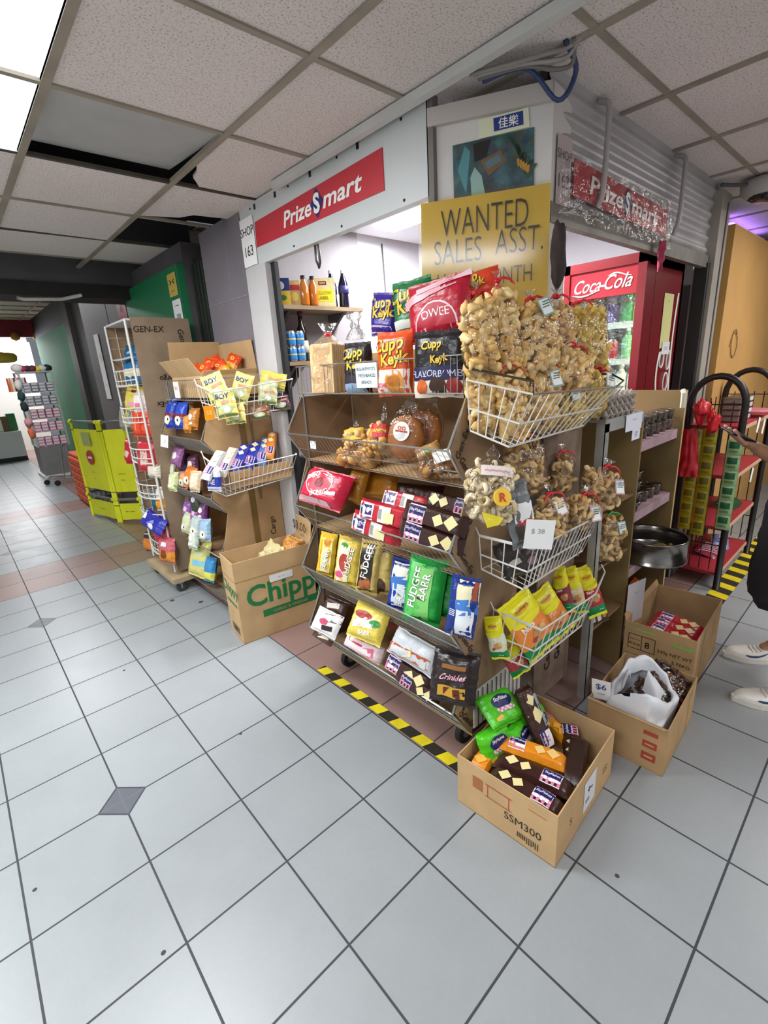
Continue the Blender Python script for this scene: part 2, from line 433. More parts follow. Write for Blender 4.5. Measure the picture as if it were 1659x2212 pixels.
def bottle(name, label, prof, loc, group=None, cat='bottle', capmat=None, mat=None, parts=(), n=16):
    root = thing(name, label, cat, loc, group=group)
    MB().lathe(prof, mat, n).build('body', root, True)
    for nm, pf, m in parts: MB().lathe(pf, m, n).build(nm, root, True)
    return root
def can(label, col, loc, col2='#e8e8e8', group=None, r=.033, h=.12, name='drink_can'):
    root = thing(name, label, 'drink can', loc, group=group)
    A = H('#c9cacc', .25, .9)
    MB().lathe([(r*.8, 0, A), (r*.97, .008, FOIL(col)), (r, .014, FOIL(col)), (r, h*.42, FOIL(col2)), (r, h*.5, FOIL(col)), (r, h-.014, A), (r*.8, h-.003, A)], FOIL(col), 16).build('body', root, True)
    MB().lathe([(0, h-.006), (r*.74, h-.006), (r*.8, h-.002), (r*.74, h)], A, 16).build('lid', root, True)
    return root
def note(name, label, cat, o, right, up, w, h, mat, lines=(), th=.0012, curl=0, group=None, parent=None):
    """a sheet of paper or card with real thickness; lines = (text, x, z, size, hex, bold)"""
    mb = MB(); F = V(right).normalized().cross(V(up).normalized()); M = frame(o, F, up)
    mb.box((-w/2, 0, -h/2), (w/2, th, h/2), mat)
    for k, l in enumerate(lines):
        t, x, z, s, hx = l[:5]; mb.text(t, (x, 0, z), (1, 0, 0), (0, 0, 1), s, INK(hx), l[5] if len(l) > 5 else 0, l[6] if len(l) > 6 else 0, off=.0012)
    ob = mb.build(name, M=M)
    return tag(ob, label, cat, group)

# ---------------------------------------------------------------- floor, ceiling, walls
def floor_mat():
    x = bpy.data.materials.new('floor_tiles'); x.use_nodes = True; nt = x.node_tree; p = nt.nodes['Principled BSDF']; L = nt.links.new
    def N(op, a, b=None, c=None):
        n = nt.nodes.new('ShaderNodeMath'); n.operation = op
        for i, q in enumerate((a, b, c)):
            if q is None: continue
            if isinstance(q, (int, float)): n.inputs[i].default_value = q
            else: L(q, n.inputs[i])
        return n.outputs[0]
    tc = nt.nodes.new('ShaderNodeTexCoord'); sp = nt.nodes.new('ShaderNodeSeparateXYZ'); L(tc.outputs['Object'], sp.inputs[0])
    X, Y = sp.outputs[0], sp.outputs[1]; T = .33
    def near(c, t):        # distance to nearest multiple of t
        return N('MULTIPLY', N('ABSOLUTE', N('SUBTRACT', N('FRACT', N('ADD', N('DIVIDE', c, t), .5)), .5)), t)
    ax, ay = near(X, T), near(Y, T)
    grout = N('LESS_THAN', N('MINIMUM', ax, ay), .0032)
    ds = N('ADD', N('ABSOLUTE', N('MULTIPLY', near(X, T*6), 1)), near(Y, T*6))
    dia = N('LESS_THAN', ds, .083); dedge = N('LESS_THAN', N('ABSOLUTE', N('SUBTRACT', ds, .083)), .005)
    ix, iy = N('FLOOR', N('DIVIDE', X, T)), N('FLOOR', N('DIVIDE', Y, T))
    pink = N('MULTIPLY', N('MULTIPLY', N('GREATER_THAN', X, T*3), N('GREATER_THAN', Y, -T*3)), N('LESS_THAN', X, T*12))
    stripe = N('MULTIPLY', N('GREATER_THAN', Y, T*8), N('LESS_THAN', Y, T*10))
    stripe2 = N('MULTIPLY', N('GREATER_THAN', Y, T*16), N('LESS_THAN', Y, T*18))
    pk = N('MINIMUM', N('ADD', N('ADD', pink, stripe), stripe2), 1)
    wn = nt.nodes.new('ShaderNodeTexWhiteNoise'); wn.noise_dimensions = '2D'
    cb = nt.nodes.new('ShaderNodeCombineXYZ'); L(ix, cb.inputs[0]); L(iy, cb.inputs[1]); L(cb.outputs[0], wn.inputs['Vector'])
    nz = nt.nodes.new('ShaderNodeTexNoise'); nz.inputs['Scale'].default_value = 5; nz.inputs['Detail'].default_value = 8; nz.inputs['Roughness'].default_value = .65; L(tc.outputs['Object'], nz.inputs[0])
    n2 = nt.nodes.new('ShaderNodeTexNoise'); n2.inputs['Scale'].default_value = 60; n2.inputs['Detail'].default_value = 4; L(tc.outputs['Object'], n2.inputs[0])
    val = N('ADD', N('ADD', N('MULTIPLY', wn.outputs['Value'], .06), N('MULTIPLY', nz.outputs['Fac'], .16)), N('MULTIPLY_ADD', n2.outputs['Fac'], .08, .83))
    def mix(f, a, b):
        m = nt.nodes.new('ShaderNodeMix'); m.data_type = 'RGBA'; L(f, m.inputs[0])
        for q, i in ((a, 6), (b, 7)):
            if isinstance(q, tuple): m.inputs[i].default_value = q
            else: L(q, m.inputs[i])
        return m.outputs[2]
    c = mix(pk, lin('#969a9c'), lin('#977a72'))
    sc_ = nt.nodes.new('ShaderNodeVectorMath'); sc_.operation = 'SCALE'; L(c, sc_.inputs[0]); L(val, sc_.inputs['Scale'])
    c = mix(grout, sc_.outputs[0], lin('#33363c')); c = mix(dia, c, lin('#5d6067')); c = mix(dedge, c, lin('#3e4148'))
    L(c, p.inputs['Base Color'])
    L(N('ADD', N('MULTIPLY', nz.outputs['Fac'], .2), N('MULTIPLY_ADD', grout, .3, .24)), p.inputs['Roughness'])
    bu = nt.nodes.new('ShaderNodeBump'); bu.inputs['Strength'].default_value = .25; bu.inputs['Distance'].default_value = .004
    L(N('SUBTRACT', N('MULTIPLY', n2.outputs['Fac'], .15), grout), bu.inputs['Height']); L(bu.outputs[0], p.inputs['Normal'])
    return x
mb = MB(); mb.box((-3, -5, -.06), (7, 14, 0), floor_mat()); struct('floor', mb)

def ceil_mat():
    x = bpy.data.materials.new('ceiling_panel'); x.use_nodes = True; nt = x.node_tree; p = nt.nodes['Principled BSDF']; L = nt.links.new
    tc = nt.nodes.new('ShaderNodeTexCoord'); v = nt.nodes.new('ShaderNodeTexNoise'); v.inputs['Scale'].default_value = 150; v.inputs['Detail'].default_value = 2
    L(tc.outputs['Object'], v.inputs[0]); r = nt.nodes.new('ShaderNodeValToRGB'); r.color_ramp.elements[0].position = .3; r.color_ramp.elements[1].position = .47
    r.color_ramp.elements[0].color = lin('#b0a7a3'); r.color_ramp.elements[1].color = lin('#e6deda'); L(v.outputs['Fac'], r.inputs[0])
    n = nt.nodes.new('ShaderNodeTexNoise'); n.inputs['Scale'].default_value = 1.6; n.inputs['Detail'].default_value = 5; L(tc.outputs['Object'], n.inputs[0])
    mr = nt.nodes.new('ShaderNodeMapRange'); mr.inputs[3].default_value = .84; mr.inputs[4].default_value = 1.1; L(n.outputs['Fac'], mr.inputs[0])
    s = nt.nodes.new('ShaderNodeVectorMath'); s.operation = 'SCALE'; L(r.outputs[0], s.inputs[0]); L(mr.outputs[0], s.inputs['Scale']); L(s.outputs[0], p.inputs['Base Color'])
    p.inputs['Roughness'].default_value = .95
    b = nt.nodes.new('ShaderNodeBump'); b.inputs['Strength'].default_value = .5; b.inputs['Distance'].default_value = .004; L(v.outputs['Fac'], b.inputs['Height']); L(b.outputs[0], p.inputs['Normal'])
    return x
CP = ceil_mat(); VOID = H('#17140f', .95, 0, .2, 6, .3); TBAR = H('#9a9284', .6, 0, 0, 0, .2, 6)
ZC = 2.45; GX = [.33 + .6*k for k in range(-6, 11)]; GY = [-.36 + .6*k for k in range(-7, 6)]
mb = MB(); gr = MB()
for i, gx in enumerate(GX[:-1]):
    for j, gy in enumerate(GY[:-1]):
        a, b = (round(gx, 2), round(gy, 2)), (gx + .6, gy + .6)
        z = ZC + .004; x0, y0, x1, y1 = gx + .004, gy + .004, b[0] - .004, b[1] - .004
        if a in ((-.27, -.36), (-.27, .24), (3.93, -2.76), (3.93, -2.16), (-1.47, .84), (-1.47, 1.44), (-1.47, -2.16), (-1.47, -1.56), (.93, -3.96), (.93, -3.36), (2.73, -3.96), (2.73, -3.36)): continue
        if a == (.93, 1.44): continue
        if a == (.93, .24):      # broken corner
            mb.prism([(x0+.13, y1, z), (x0+.09, y1-.06, z), (x0+.06, y1-.1, z), (x0+.05, y1-.17, z), (x0+.01, y1-.27, z), (x0, y0, z), (x1, y0, z), (x1, y1, z)][::-1], (0, 0, .012), CP); continue
        if a == (.93, .84):      # broken, sagging piece
            mb.prism([(x0, y0, z), (x1, y0, z-.01), (x1, y0+.32, z-.015), (x0+.24, y0+.36, z-.02), (x0+.2, y0+.47, z-.012), (x0+.1, y1-.04, z), (x0, y1, z)], (0, 0, .012), CP); continue
        sag = -.012 if a in ((.33, .84), (.33, 1.44)) else 0
        if a in ((.33, 1.44),): mb.prism([(x0, y0+.02, z), (x1, y0+.02, z), (x1, y1, z-.006), (x0, y1, z)], (0, 0, .012), CP); continue
        if a == (.33, .24): mb.prism([(x0, y0, z+.002), (x1, y0, z+.002), (x1, y1, z+.05), (x0, y1, z+.05)], (0, 0, .012), H('#aeb0ae', .95, 0, .2, 80, .06)); continue
        mb.box((x0, y0, z), (x1, y1, z + .012), CP)
mb.box((-3.3, -4.6, 2.95), (6.4, 3.1, 3.0), VOID)
o = struct('ceiling', mb)
for gx in GX: gr.box((gx-.014, GY[0], ZC-.004), (gx+.014, 3.0, ZC+.012), TBAR)
for k, gy in enumerate(GY):
    gr.box((GX[0], gy-.011, ZC-.003), (GX[-1], gy+.011, ZC+.011), H('#4a443c', .7, 0, 0, 0, .3, 8) if round(gy, 2) in (.84, 2.04) else TBAR)
struct('trim_1', gr)
# fluorescent troffers
def troffer(x0, y0, lab):
    t = thing('ceiling_light', lab, 'ceiling light', (x0 + .3, y0 + .6, ZC))
    a = MB(); a.box((x0+.012, y0+.012, ZC+.008), (x0+.588, y0+1.188, ZC+.012), emit('#f2f7ff', 3.2)); part('diffuser', a, t)
    f = MB()
    for q in ((x0, y0, x0+.6, y0+.014), (x0, y0+1.186, x0+.6, y0+1.2), (x0, y0, x0+.014, y0+1.2), (x0+.586, y0, x0+.6, y0+1.2)): f.box((q[0], q[1], ZC-.002), (q[2], q[3], ZC+.02), WHITEP)
    part('frame', f, t); return t
troffer(-.27, -.36, 'bright fluorescent ceiling panel glowing at the upper left corner')
troffer(-1.47, -2.16, 'fluorescent ceiling panel over the corridor behind the viewpoint')
troffer(-1.47, .84, 'added unseen ceiling panel lighting the corridor from left of the picture')  # unseen fixture added to give side light from the left
troffer(3.93, -2.76, 'added unseen ceiling panel lighting the partition from right of the picture')  # unseen fixture added to lift the partition and shutter
troffer(.93, -3.96, 'fluorescent ceiling panel over the floor far behind the viewpoint')
troffer(2.73, -3.96, 'fluorescent ceiling panel over the side passage')

# walls that close the corridor behind the viewpoint
GREY = H('#8d8890', .75, 0, .05, 10, .2, 3); GREYD = H('#5b585b', .8, 0, .05, 10, .2, 3)
mb = MB(); mb.box((-2.6, -5, 0), (-2.5, 14, 3.1), WHITEP); struct('wall_left', mb)
mb = MB(); mb.box((-2.6, -5, 0), (7, -4.9, 3.1), WHITEP); struct('wall_front', mb)
mb = MB(); mb.box((6.9, -5, 0), (7, 3, 3.1), GREYD); struct('wall_right', mb)

# lintel across the corridor and the higher ceiling beyond it
mb = MB(); mb.box((-2.5, 3.0, 2.33), (1.9, 3.25, 2.95), GREYD); mb.box((-2.5, 2.98, 2.225), (1.9, 3.3, 2.33), H('#1f1c1b', .7, 0, .1, 12, .3)); struct('beam_1', mb)
FARC = H('#c9bfa9', .95, 0, .1, 30, .35, 1.3)
mb = MB(); mb.box((-2.5, 3.3, 2.97), (3, 13.8, 3.0), FARC)
for k in range(18): mb.box((-2.5, 3.4+.6*k, 2.955), (3, 3.43+.6*k, 2.972), TBAR)
for k in range(8): mb.box((-2.1+.6*k, 3.3, 2.955), (-2.07+.6*k, 13.8, 2.972), TBAR)
struct('ceiling_1', mb)
t = thing('strip_light', 'small bright ceiling panel in the far corridor', 'ceiling light', (.5, 6.5, 2.96))
a = MB(); a.box((.2, 5.9, 2.945), (.8, 7.1, 2.953), emit('#f2f7ff', 4)); part('diffuser', a, t)
a = MB(); a.box((.17, 5.87, 2.953), (.83, 7.13, 2.965), WHITEP); part('frame', a, t)

# wall line past the shop: tiled pillar, green board, posters, black doorway, green end wall
TILEG = H('#837d84', .45, 0, .03, 8, .14, 3)
mb = MB(); mb.box((1.37, 1.03, 0), (1.75, 1.62, 2.45), TILEG)
for z in (.4, .8, 1.2, 1.6, 2.0): mb.box((1.367, 1.03, z), (1.371, 1.62, z+.004), H('#989298', .6))
mb.box((1.366, 1.24, 0), (1.371, 1.244, 2.45), H('#938e93', .6))
struct('wall_side', mb)
mb = MB(); mb.box((1.40, 1.62, 0), (1.75, 1.85, 2.35), H('#26221f', .7, 0, .1, 10, .3))
for k in range(4): mb.box((1.37, 1.63+.055*k, 0), (1.40, 1.665+.055*k, 2.3), H('#2b302b', .5, 0, .1, 10, .2))
struct('door_1', mb)
GRN = H('#1f7a4f', .42, 0, .04, 6, .12, 2)
mb = MB(); mb.box((1.28, 1.85, 0), (1.33, 3.15, 2.31), GRN); mb.box((1.33, 1.85, 0), (1.75, 3.15, 2.45), GREYD); struct('wall_green', mb)
mb = MB(); mb.box((1.30, 3.15, 0), (1.9, 5.0, 2.97), H('#6b6568', .6, 0, .03, 8, .16, 2)); mb.box((1.297, 3.9, 0), (1.301, 3.905, 2.97), GREYD); struct('wall_pillar', mb)
mb = MB(); mb.box((1.72, 5.0, 0), (1.8, 8.0, 2.97), BLACK); mb.box((1.66, 7.6, 0), (1.72, 8.0, 2.97), H('#2a2724', .6)); struct('door_2', mb)
mb = MB(); mb.box((1.70, 8.0, 0), (1.8, 11.5, 2.56), H('#1f7f50', .75, 0, .04, 6, .1, 2)); mb.box((1.70, 8.0, 2.56), (1.8, 11.5, 2.97), BLACK); struct('wall_far_side', mb)
note('poster', 'red notice on the grey pillar beyond the lintel', 'poster', (1.29, 3.35, 2.18), (0, -1, 0), (0, 0, 1), .28, .3, INK('#a02a22'), [('||||', 0, .03, .09, '#7d1a16', .02)])
note('poster', 'yellow picture notice at the top of the green board', 'poster', (1.275, 1.97, 2.19), (0, -1, 0), (0, 0, 1), .16, .15, INK('#d3b95a'), [('> <', 0, .02, .07, '#3a2a22', .02), ('- -', 0, -.04, .06, '#3a2a22', .02)])
note('poster', 'white printed notice below the yellow one on the green board', 'poster', (1.275, 1.95, 1.99), (0, -1, 0), (0, 0, 1), .16, .2, PAPER, [('- ----', 0, .06, .04, '#233a66', .02), ('||||||', .01, -.02, .05, '#35507d', .02)])
note('poster', 'white and beige strip notice on the far grey pillar', 'poster', (1.29, 4.5, 1.72), (0, -1, 0), (0, 0, 1), .2, .7, PAPER, [('| |', .02, .1, .12, '#8d8b74'), ('. .', 0, -.2, .1, '#333333')])

# shop front: fascia, chamfered corner, shutter, jambs
FASC = H('#cfd3d3', .5, 0, .04, 14, .08, 3)
mb = MB(); mb.box((1.37, -.43, 2.135), (1.41, 1.035, 2.445), FASC)
for y in (-.3, .1, .5, .9): 
    for z in (2.155, 2.42): mb.lathe([(0, -.004), (.005, -.003), (.006, 0)], BLACK, 8, (1.37, y, z), Matrix.Rotation(math.pi/2, 3, 'Y'))
for y in (-.05, .3, .62, .84): mb.box((1.366, y, 2.405), (1.371, y+.014, 2.43), BLACK)
struct('wall_fascia', mb)
ax = (0, -1, 0)
t = thing('shop_sign', 'red shop sign board with white letters on the left fascia', 'shop sign', (1.368, .33, 2.21))
def smart(mb, o, right, up, prize, gap, mart, sz, q, shear):
    r, u = V(right).normalized(), V(up).normalized(); o = V(o); pw = prize[1]
    mb.text('Prize', o - r*(gap + pw/2 + .01) - u*.003, r, u, sz, WHT, .022, shear, pw, .0015)
    d = o; n = r.cross(u)*.0018
    mb.face([d - u*q + n, d + r*q*.85 + n, d + u*q + n, d - r*q*.85 + n], INK('#23246e'))
    mb.text('S', d, r, u, sz*1.1, WHT, .04, 0, None, .003)
    mb.text('mart', o + r*(gap + mart/2 + .012) - u*.006, r, u, sz, WHT, .022, shear, mart, .0015)
mb = MB(); o_ = V((1.366, .337, 2.268))
mb.prism([(1.366, .87, 2.222), (1.366, -.193, 2.217), (1.366, -.193, 2.364), (1.366, .862, 2.345)][::-1], (.004, 0, 0), INK('#c2303c')); part('board', mb, t)
mb = MB(); smart(mb, (1.3655, .268, 2.288), ax, (0, 0, 1), (.505, .255), .035, .285, .098, .062, .2); part('lettering', mb, t)
note('shop_number_sheet', 'white hand-lettered shop number sheet at the left end of the fascia', 'notice', (1.364, .955, 2.265), (0, -1, 0), (0, 0, 1), .155, .245, PAPER, [('SHOP', 0, .055, .062, '#23242b'), ('163', 0, -.045, .075, '#23242b')])

RAIL = H('#d2d4d2', .45, 0, 0, 0, .1, 5)
mb = MB(); mb.box((1.312, -1.02, 2.416), (1.345, .56, 2.447), RAIL); mb.box((1.345, -1.0, 2.425), (1.352, .56, 2.43), GREYD)
tag(mb.build('conduit_rail'), 'long white trunking rail along the ceiling edge above the fascia', 'rail')

CH0, CH1 = V((1.375, -.43, 0)), V((1.585, -.80, 0)); cd = (CH1 - CH0).normalized(); cn = V((cd.y, -cd.x, 0)) 
if cn.x > 0: cn = -cn
mb = MB(); mb.prism([CH0, CH1, CH1 + V((.16, .02, 0)), CH0 + V((.3, .05, 0))], (0, 0, 2.405), H('#d8d5d3', .6, 0, .04, 9, .12, 3))
mb.box((0, 0, 0), (.42, .02, .055), H('#c3bcb6', .6), Matrix(((cd.x, cn.x, 0), (cd.y, cn.y, 0), (0, 0, 1))), CH0 + V((0, 0, 2.345)))
mb.box((1.37, -.455, 2.08), (1.40, -.425, 2.44), H('#77706a', .7))
struct('wall_corner', mb)
def chp(s, z, off=.004): return CH0 + cd*s + cn*off + V((0, 0, z))
t = thing('help_wanted_sign', 'big yellow hand-lettered sign taped to the shop corner pillar', 'sign', chp(.2, 1.78, .02))
mb = MB(); P_ = [chp(-.035, 1.70, .028), chp(.43, 1.70, .02), chp(.425, 2.108, .02), chp(-.03, 2.108, .028)]
mb.prism(P_, cn*-.004, H('#e3c455', .5, 0, .04, 9, .08, 4)); part('board', mb, t)
mb = MB(); rt, up = cd, V((0, 0, 1))
for s, x, z, sz, wd in (('WANTED', .2, 2.03, .13, .31), ('SALES', .105, 1.935, .118, .175), ('ASST.', .325, 1.945, .118, .165), ('11-12K/MONTH', .2, 1.835, .085, .345)):
    mb.text(s, chp(x, z, .0295), rt, up, sz, INK('#2c2415'), -.012, 0, wd)
part('lettering', mb, t)
mb = MB(); fm2 = film('tape_film', '#fdf8ea', .04, .12, 0)
mb.quad(chp(.197, 1.9, .032), rt, up, .48, .43, fm2); part('plastic_cover', mb, t)
# photo poster and small shop label
def art_mat():
    x = bpy.data.materials.new('poster_print'); x.use_nodes = True; nt = x.node_tree; p = nt.nodes['Principled BSDF']
    tc = nt.nodes.new('ShaderNodeTexCoord'); v = nt.nodes.new('ShaderNodeTexVoronoi'); v.inputs['Scale'].default_value = 34; n = nt.nodes.new('ShaderNodeTexNoise'); n.inputs['Scale'].default_value = 16
    nt.links.new(tc.outputs['Object'], v.inputs['Vector']); nt.links.new(tc.outputs['Object'], n.inputs[0])
    r = nt.nodes.new('ShaderNodeValToRGB'); e = r.color_ramp.elements; e[0].position = .3; e[0].color = lin('#1c2a30'); e[1].position = .75; e[1].color = lin('#3f6f74')
    q = e.new(.52); q.color = lin('#29474a'); nt.links.new(n.outputs['Fac'], r.inputs[0])
    mx = nt.nodes.new('ShaderNodeMix'); mx.data_type = 'RGBA'; mx.inputs[0].default_value = .04; nt.links.new(r.outputs[0], mx.inputs[6]); nt.links.new(v.outputs['Color'], mx.inputs[7]); nt.links.new(mx.outputs[2], p.inputs['Base Color'])
    p.inputs['Roughness'].default_value = .35; return x
t = thing('photo_poster', 'dark teal photo poster of groceries above the yellow sign', 'poster', chp(.23, 2.2))
mb = MB(); mb.prism([chp(.09, 2.10, .004), chp(.37, 2.105, .004), chp(.365, 2.285, .004), chp(.087, 2.279, .004)], cn*-.003, art_mat()); part('print', mb, t)
mb = MB()
def pp(pts, c, off): mb.face([chp(a, b, off) for a, b in pts], INK(c))
pp([(.155, 2.10), (.205, 2.10), (.19, 2.17), (.165, 2.20), (.15, 2.17)], '#8fb0a6', .0055); pp([(.105, 2.2), (.135, 2.12), (.15, 2.25), (.13, 2.27)], '#4f8a8f', .0052)
pp([(.185, 2.215), (.255, 2.238), (.275, 2.20), (.215, 2.165)], '#6d5638', .0056); pp([(.2, 2.208), (.25, 2.226), (.258, 2.205), (.212, 2.187)], '#55707a', .006)
pp([(.16, 2.27), (.22, 2.275), (.205, 2.225), (.165, 2.215)], '#1a1414', .0056)
for k in range(8): pp([(.28+.012*k, 2.27-.013*k), (.295+.012*k, 2.268-.013*k), (.325+.004*k, 2.225-.012*k), (.31+.004*k, 2.222-.012*k)], '#35503a' if k % 2 else '#22343a', .0054)
for k in range(5): pp([(.31+.009*k, 2.2-.006*k), (.318+.009*k, 2.203-.006*k), (.324+.007*k, 2.18-.006*k), (.315+.007*k, 2.177-.006*k)], '#b9852e', .0058)
part('picture', mb, t)
mb = MB(); mb.prism([chp(.18, 2.283, .004), chp(.35, 2.288, .004), chp(.345, 2.345, .004), chp(.178, 2.338, .004)], cn*-.002, INK('#dfe2c4'))
mb.face([chp(.232, 2.295, .005), chp(.33, 2.298, .005), chp(.327, 2.338, .005), chp(.229, 2.334, .005)], INK('#243c84'))
mb.text('\u4f73\u6a02', chp(.28, 2.316, .0058), rt, up, .034, WHT, .01, 0, None)
o = tag(mb.build('label_plate'), 'small blue and white label with two characters above the photo poster', 'sign')

# corrugated shutter, half rolled down
STEEL = H('#bdbbbd', .42, .35, .1, 14, .2, 4); YS = -.79
mb = MB(); prof = []; z = 2.06
while z < 2.44:
    for k in range(8): prof.append((YS + .013 * (1 + math.cos(k / 8 * 6.2832)) * .5 * (1 if k < 6 else 1), z + .062 * k / 8))
    z += .062
mb.grid(lambda s, q: V((1.59 + s*1.88, prof[min(len(prof)-1, int(q*(len(prof)-1)+.5))][0], prof[min(len(prof)-1, int(q*(len(prof)-1)+.5))][1])), 4, len(prof)-1, STEEL)
mb.box((1.59, YS-.012, 1.995), (3.47, YS+.02, 2.06), H('#77736c', .5, .5, .25, 18, .4, 6))
mb.box((1.59, YS+.02, 2.03), (3.47, YS+.05, 2.45), H('#3c3a38', .8)); struct('door_3', mb)
t = thing('shop_sign', 'red shop sign on the corrugated roller shutter', 'shop sign', (2.2, YS-.02, 2.14))
mb = MB(); mb.prism([(1.73, YS-.018, 2.096), (2.70, YS-.018, 2.07), (2.67, YS-.018, 2.185), (1.735, YS-.018, 2.215)], (0, .004, 0), H('#b52c38', .25, 0, .5, 24)); part('board', mb, t)
mb = MB(); smart(mb, (2.2, YS-.0195, 2.145), (1, 0, -.03), (.02, 0, 1), (.21, .30), .035, .30, .085, .058, .1); part('lettering', mb, t)
mb = MB(); sd = V((3, 4, 5))
mb.grid(lambda s, q: V((1.62 + 1.12*s, YS-.026 + .012*noise.noise(V((s*16, q*7, 2))), 2.02 + .2*q)), 60, 14, film('loose_wrap', '#ffffff', .12, .08)); part('plastic_cover', mb, t, True)
note('shop_number_sheet', 'faded shop number sheet left of the sign on the shutter', 'notice', (1.665, YS-.014, 2.16), (1, 0, -.05), (0, 0, 1), .1, .21, H('#b5a8a8', .8), [('SHOP', 0, .05, .04, '#6b5f63'), ('163', 0, -.03, .06, '#6b5f63')])
for k, (x, lab) in enumerate(((1.93, 'near the corner pillar'), (2.78, 'near the far door post'))):
    mb = MB(); mb.tube(smooth_pts([(x, YS+.0, 2.44), (x, YS-.035, 2.42), (x, YS-.04, 2.36), (x-.01, YS-.04, 2.14 + .02*k), (x-.01, YS-.02, 2.09)]), .011, H('#a9a5a5', .4), 8)
    tag(mb.build('conduit_pipe', smooth=True), 'grey flexible conduit looping down over the shutter ' + lab, 'conduit')
mb = MB(); mb.box((3.44, -.83, 0), (3.62, -.72, 2.4), H('#a39c92', .6, 0, .05, 9, .25, 3)); mb.box((3.40, -.81, 0), (3.47, -.74, 2.02), H('#1c1a19', .6)); mb.box((3.55, -.835, 0), (3.565, -.83, 2.35), GREYD); mb.box((3.62, -.70, 0), (3.96, -.6, 2.45), H('#3a3330', .8)); struct('door_4', mb)
BOARDW = H('#c79a5c', .7, 0, .05, 5, .14, 2)
mb = MB(); mb.box((3.94, -.79, 0), (6.8, -.74, 2.3), BOARDW); struct('wall_partition', mb)
mb = MB(); mb.tube([(4.3+.05*math.cos(k*.7)*(1+.1*k), -.796, 1.62+.04*math.sin(k*.7)*(1+.2*k)-.01*k) for k in range(14)], .003, H('#7d5f38', .8), 5); tag(mb.build('scribble'), 'faint brown scribble drawn on the wooden partition', 'graffiti')
note('notice', 'tall pale yellow printed strip taped beside the white door post', 'notice', (3.75, -.712, 1.63), (1, 0, 0), (0, 0, 1), .2, .6, H('#d9d694', .8), [('-----', 0, .2, .05, '#8f8d62'), ('----', 0, .05, .05, '#8f8d62'), ('-----', 0, -.1, .05, '#8f8d62'), ('---', 0, -.22, .05, '#8f8d62')])
note('notice', 'white printed sheet below the yellow strip by the door post', 'notice', (3.74, -.725, 1.19), (1, 0, 0), (0, 0, 1), .19, .3, PAPER, [('------', 0, .1, .04, '#777777'), ('-----', 0, .04, .04, '#777777'), ('------', 0, -.02, .04, '#777777')])
note('notice', 'torn white sheet high on the dark wall beside the partition', 'notice', (3.8, -.708, 2.08), (1, 0, 0), (0, 0, 1), .13, .15, PAPER)
note('notice', 'small yellow notice near the top of the partition edge', 'notice', (3.85, -.708, 2.28), (1, 0, 0), (0, 0, 1), .12, .13, INK('#c9b53c'), [('!', 0, 0, .08, '#6b2020')])

# shop interior
INW = H('#e4e4e8', .7, 0, .03, 6, .06, 3)
mb = MB(); mb.box((1.42, 1.0, 0), (2.22, 1.06, 2.45), H('#8e8a8c', .7, 0, .04, 8, .15, 3)); mb.box((2.22, 1.06, 0), (3.66, 1.1, 2.45), INW); struct('wall_shop_side', mb)
mb = MB(); mb.box((3.66, -.7, 0), (3.72, 1.1, 2.45), INW); struct('wall_shop_back', mb)
mb = MB(); mb.box((1.42, -.4, 2.425), (3.66, 1.0, 2.44), INW); mb.box((1.66, -.76, 2.425), (3.66, -.4, 2.44), INW); struct('ceiling_2', mb)
mb = MB(); mb.box((1.365, .80, 0), (1.40, 1.03, 2.135), H('#cbc8c8', .6, 0, .06, 8, .12, 3)); mb.box((1.40, .76, 0), (1.425, .80, 2.135), BLACK); struct('door_5', mb)
t = thing('tube_light', 'bright white tube light on the shop ceiling', 'ceiling light', (2.3, .25, 2.42)); mb = MB(); mb.box((2.22, -.3, 2.405), (2.38, .8, 2.424), emit('#f4f4ff', 9)); part('tube', mb, t)
mb = MB(); mb.tube([(2.5, 1.055, 2.4), (2.51, 1.05, 2.1), (2.49, 1.05, 1.95), (2.52, 1.05, 1.75), (2.5, 1.05, 1.6)], .006, GREYD, 6); tag(mb.build('power_cord', smooth=True), 'dark cord hanging down the white shop wall', 'cord')
t = thing('wall_box', 'white switch box fixed to the white shop wall', 'box', (3.1, 1.04, 1.9)); mb = MB(); mb.rbox((2.98, .98, 1.8), (3.22, 1.058, 2.05), WHITEP, .008); part('case', mb, t)
mb = MB(); mb.tube([(3.05, .975, 1.84), (3.06, .95, 1.95), (3.14, .95, 2.12)], .01, BLACK, 6); part('lever', mb, t, True)
t = thing('wall_fan', 'white fan head above the switch box inside the shop', 'fan', (3.12, 1.0, 2.15)); mb = MB(); blob(mb, (3.12, .96, 2.17), .08, WHITEP, None, .02, ICO3); part('motor', mb, t, True)
mb = MB()
for k in range(10):
    a = k*.628; mb.tube([(3.12+.02*math.cos(a), .87, 2.17+.02*math.sin(a)), (3.12+.12*math.cos(a), .86, 2.17+.12*math.sin(a))], .002, WHITEP, 5)
for rr in (.05, .09, .12): mb.tube([(3.12+rr*math.cos(k*.314), .86, 2.17+rr*math.sin(k*.314)) for k in range(20)], .003, WHITEP, 5, True)
part('guard', mb, t)
mb = MB(); mb.tube([(1.40, .36, 2.14), (1.40, .36, 2.07), (1.40, .34, 2.03), (1.40, .33, 2.05), (1.40, .33, 2.10), (1.405, .345, 2.14)], .007, H('#5a5552', .4, .6), 6); tag(mb.build('shutter_hook', smooth=True), 'grey metal hook hanging under the left fascia', 'hook')
mb = MB(); mb.box((1.52, -.3, 0), (1.9, .95, 1.0), H('#2b2624', .7)); tag(mb.build('shop_counter'), 'dark counter behind the snack racks at the shop opening', 'counter')

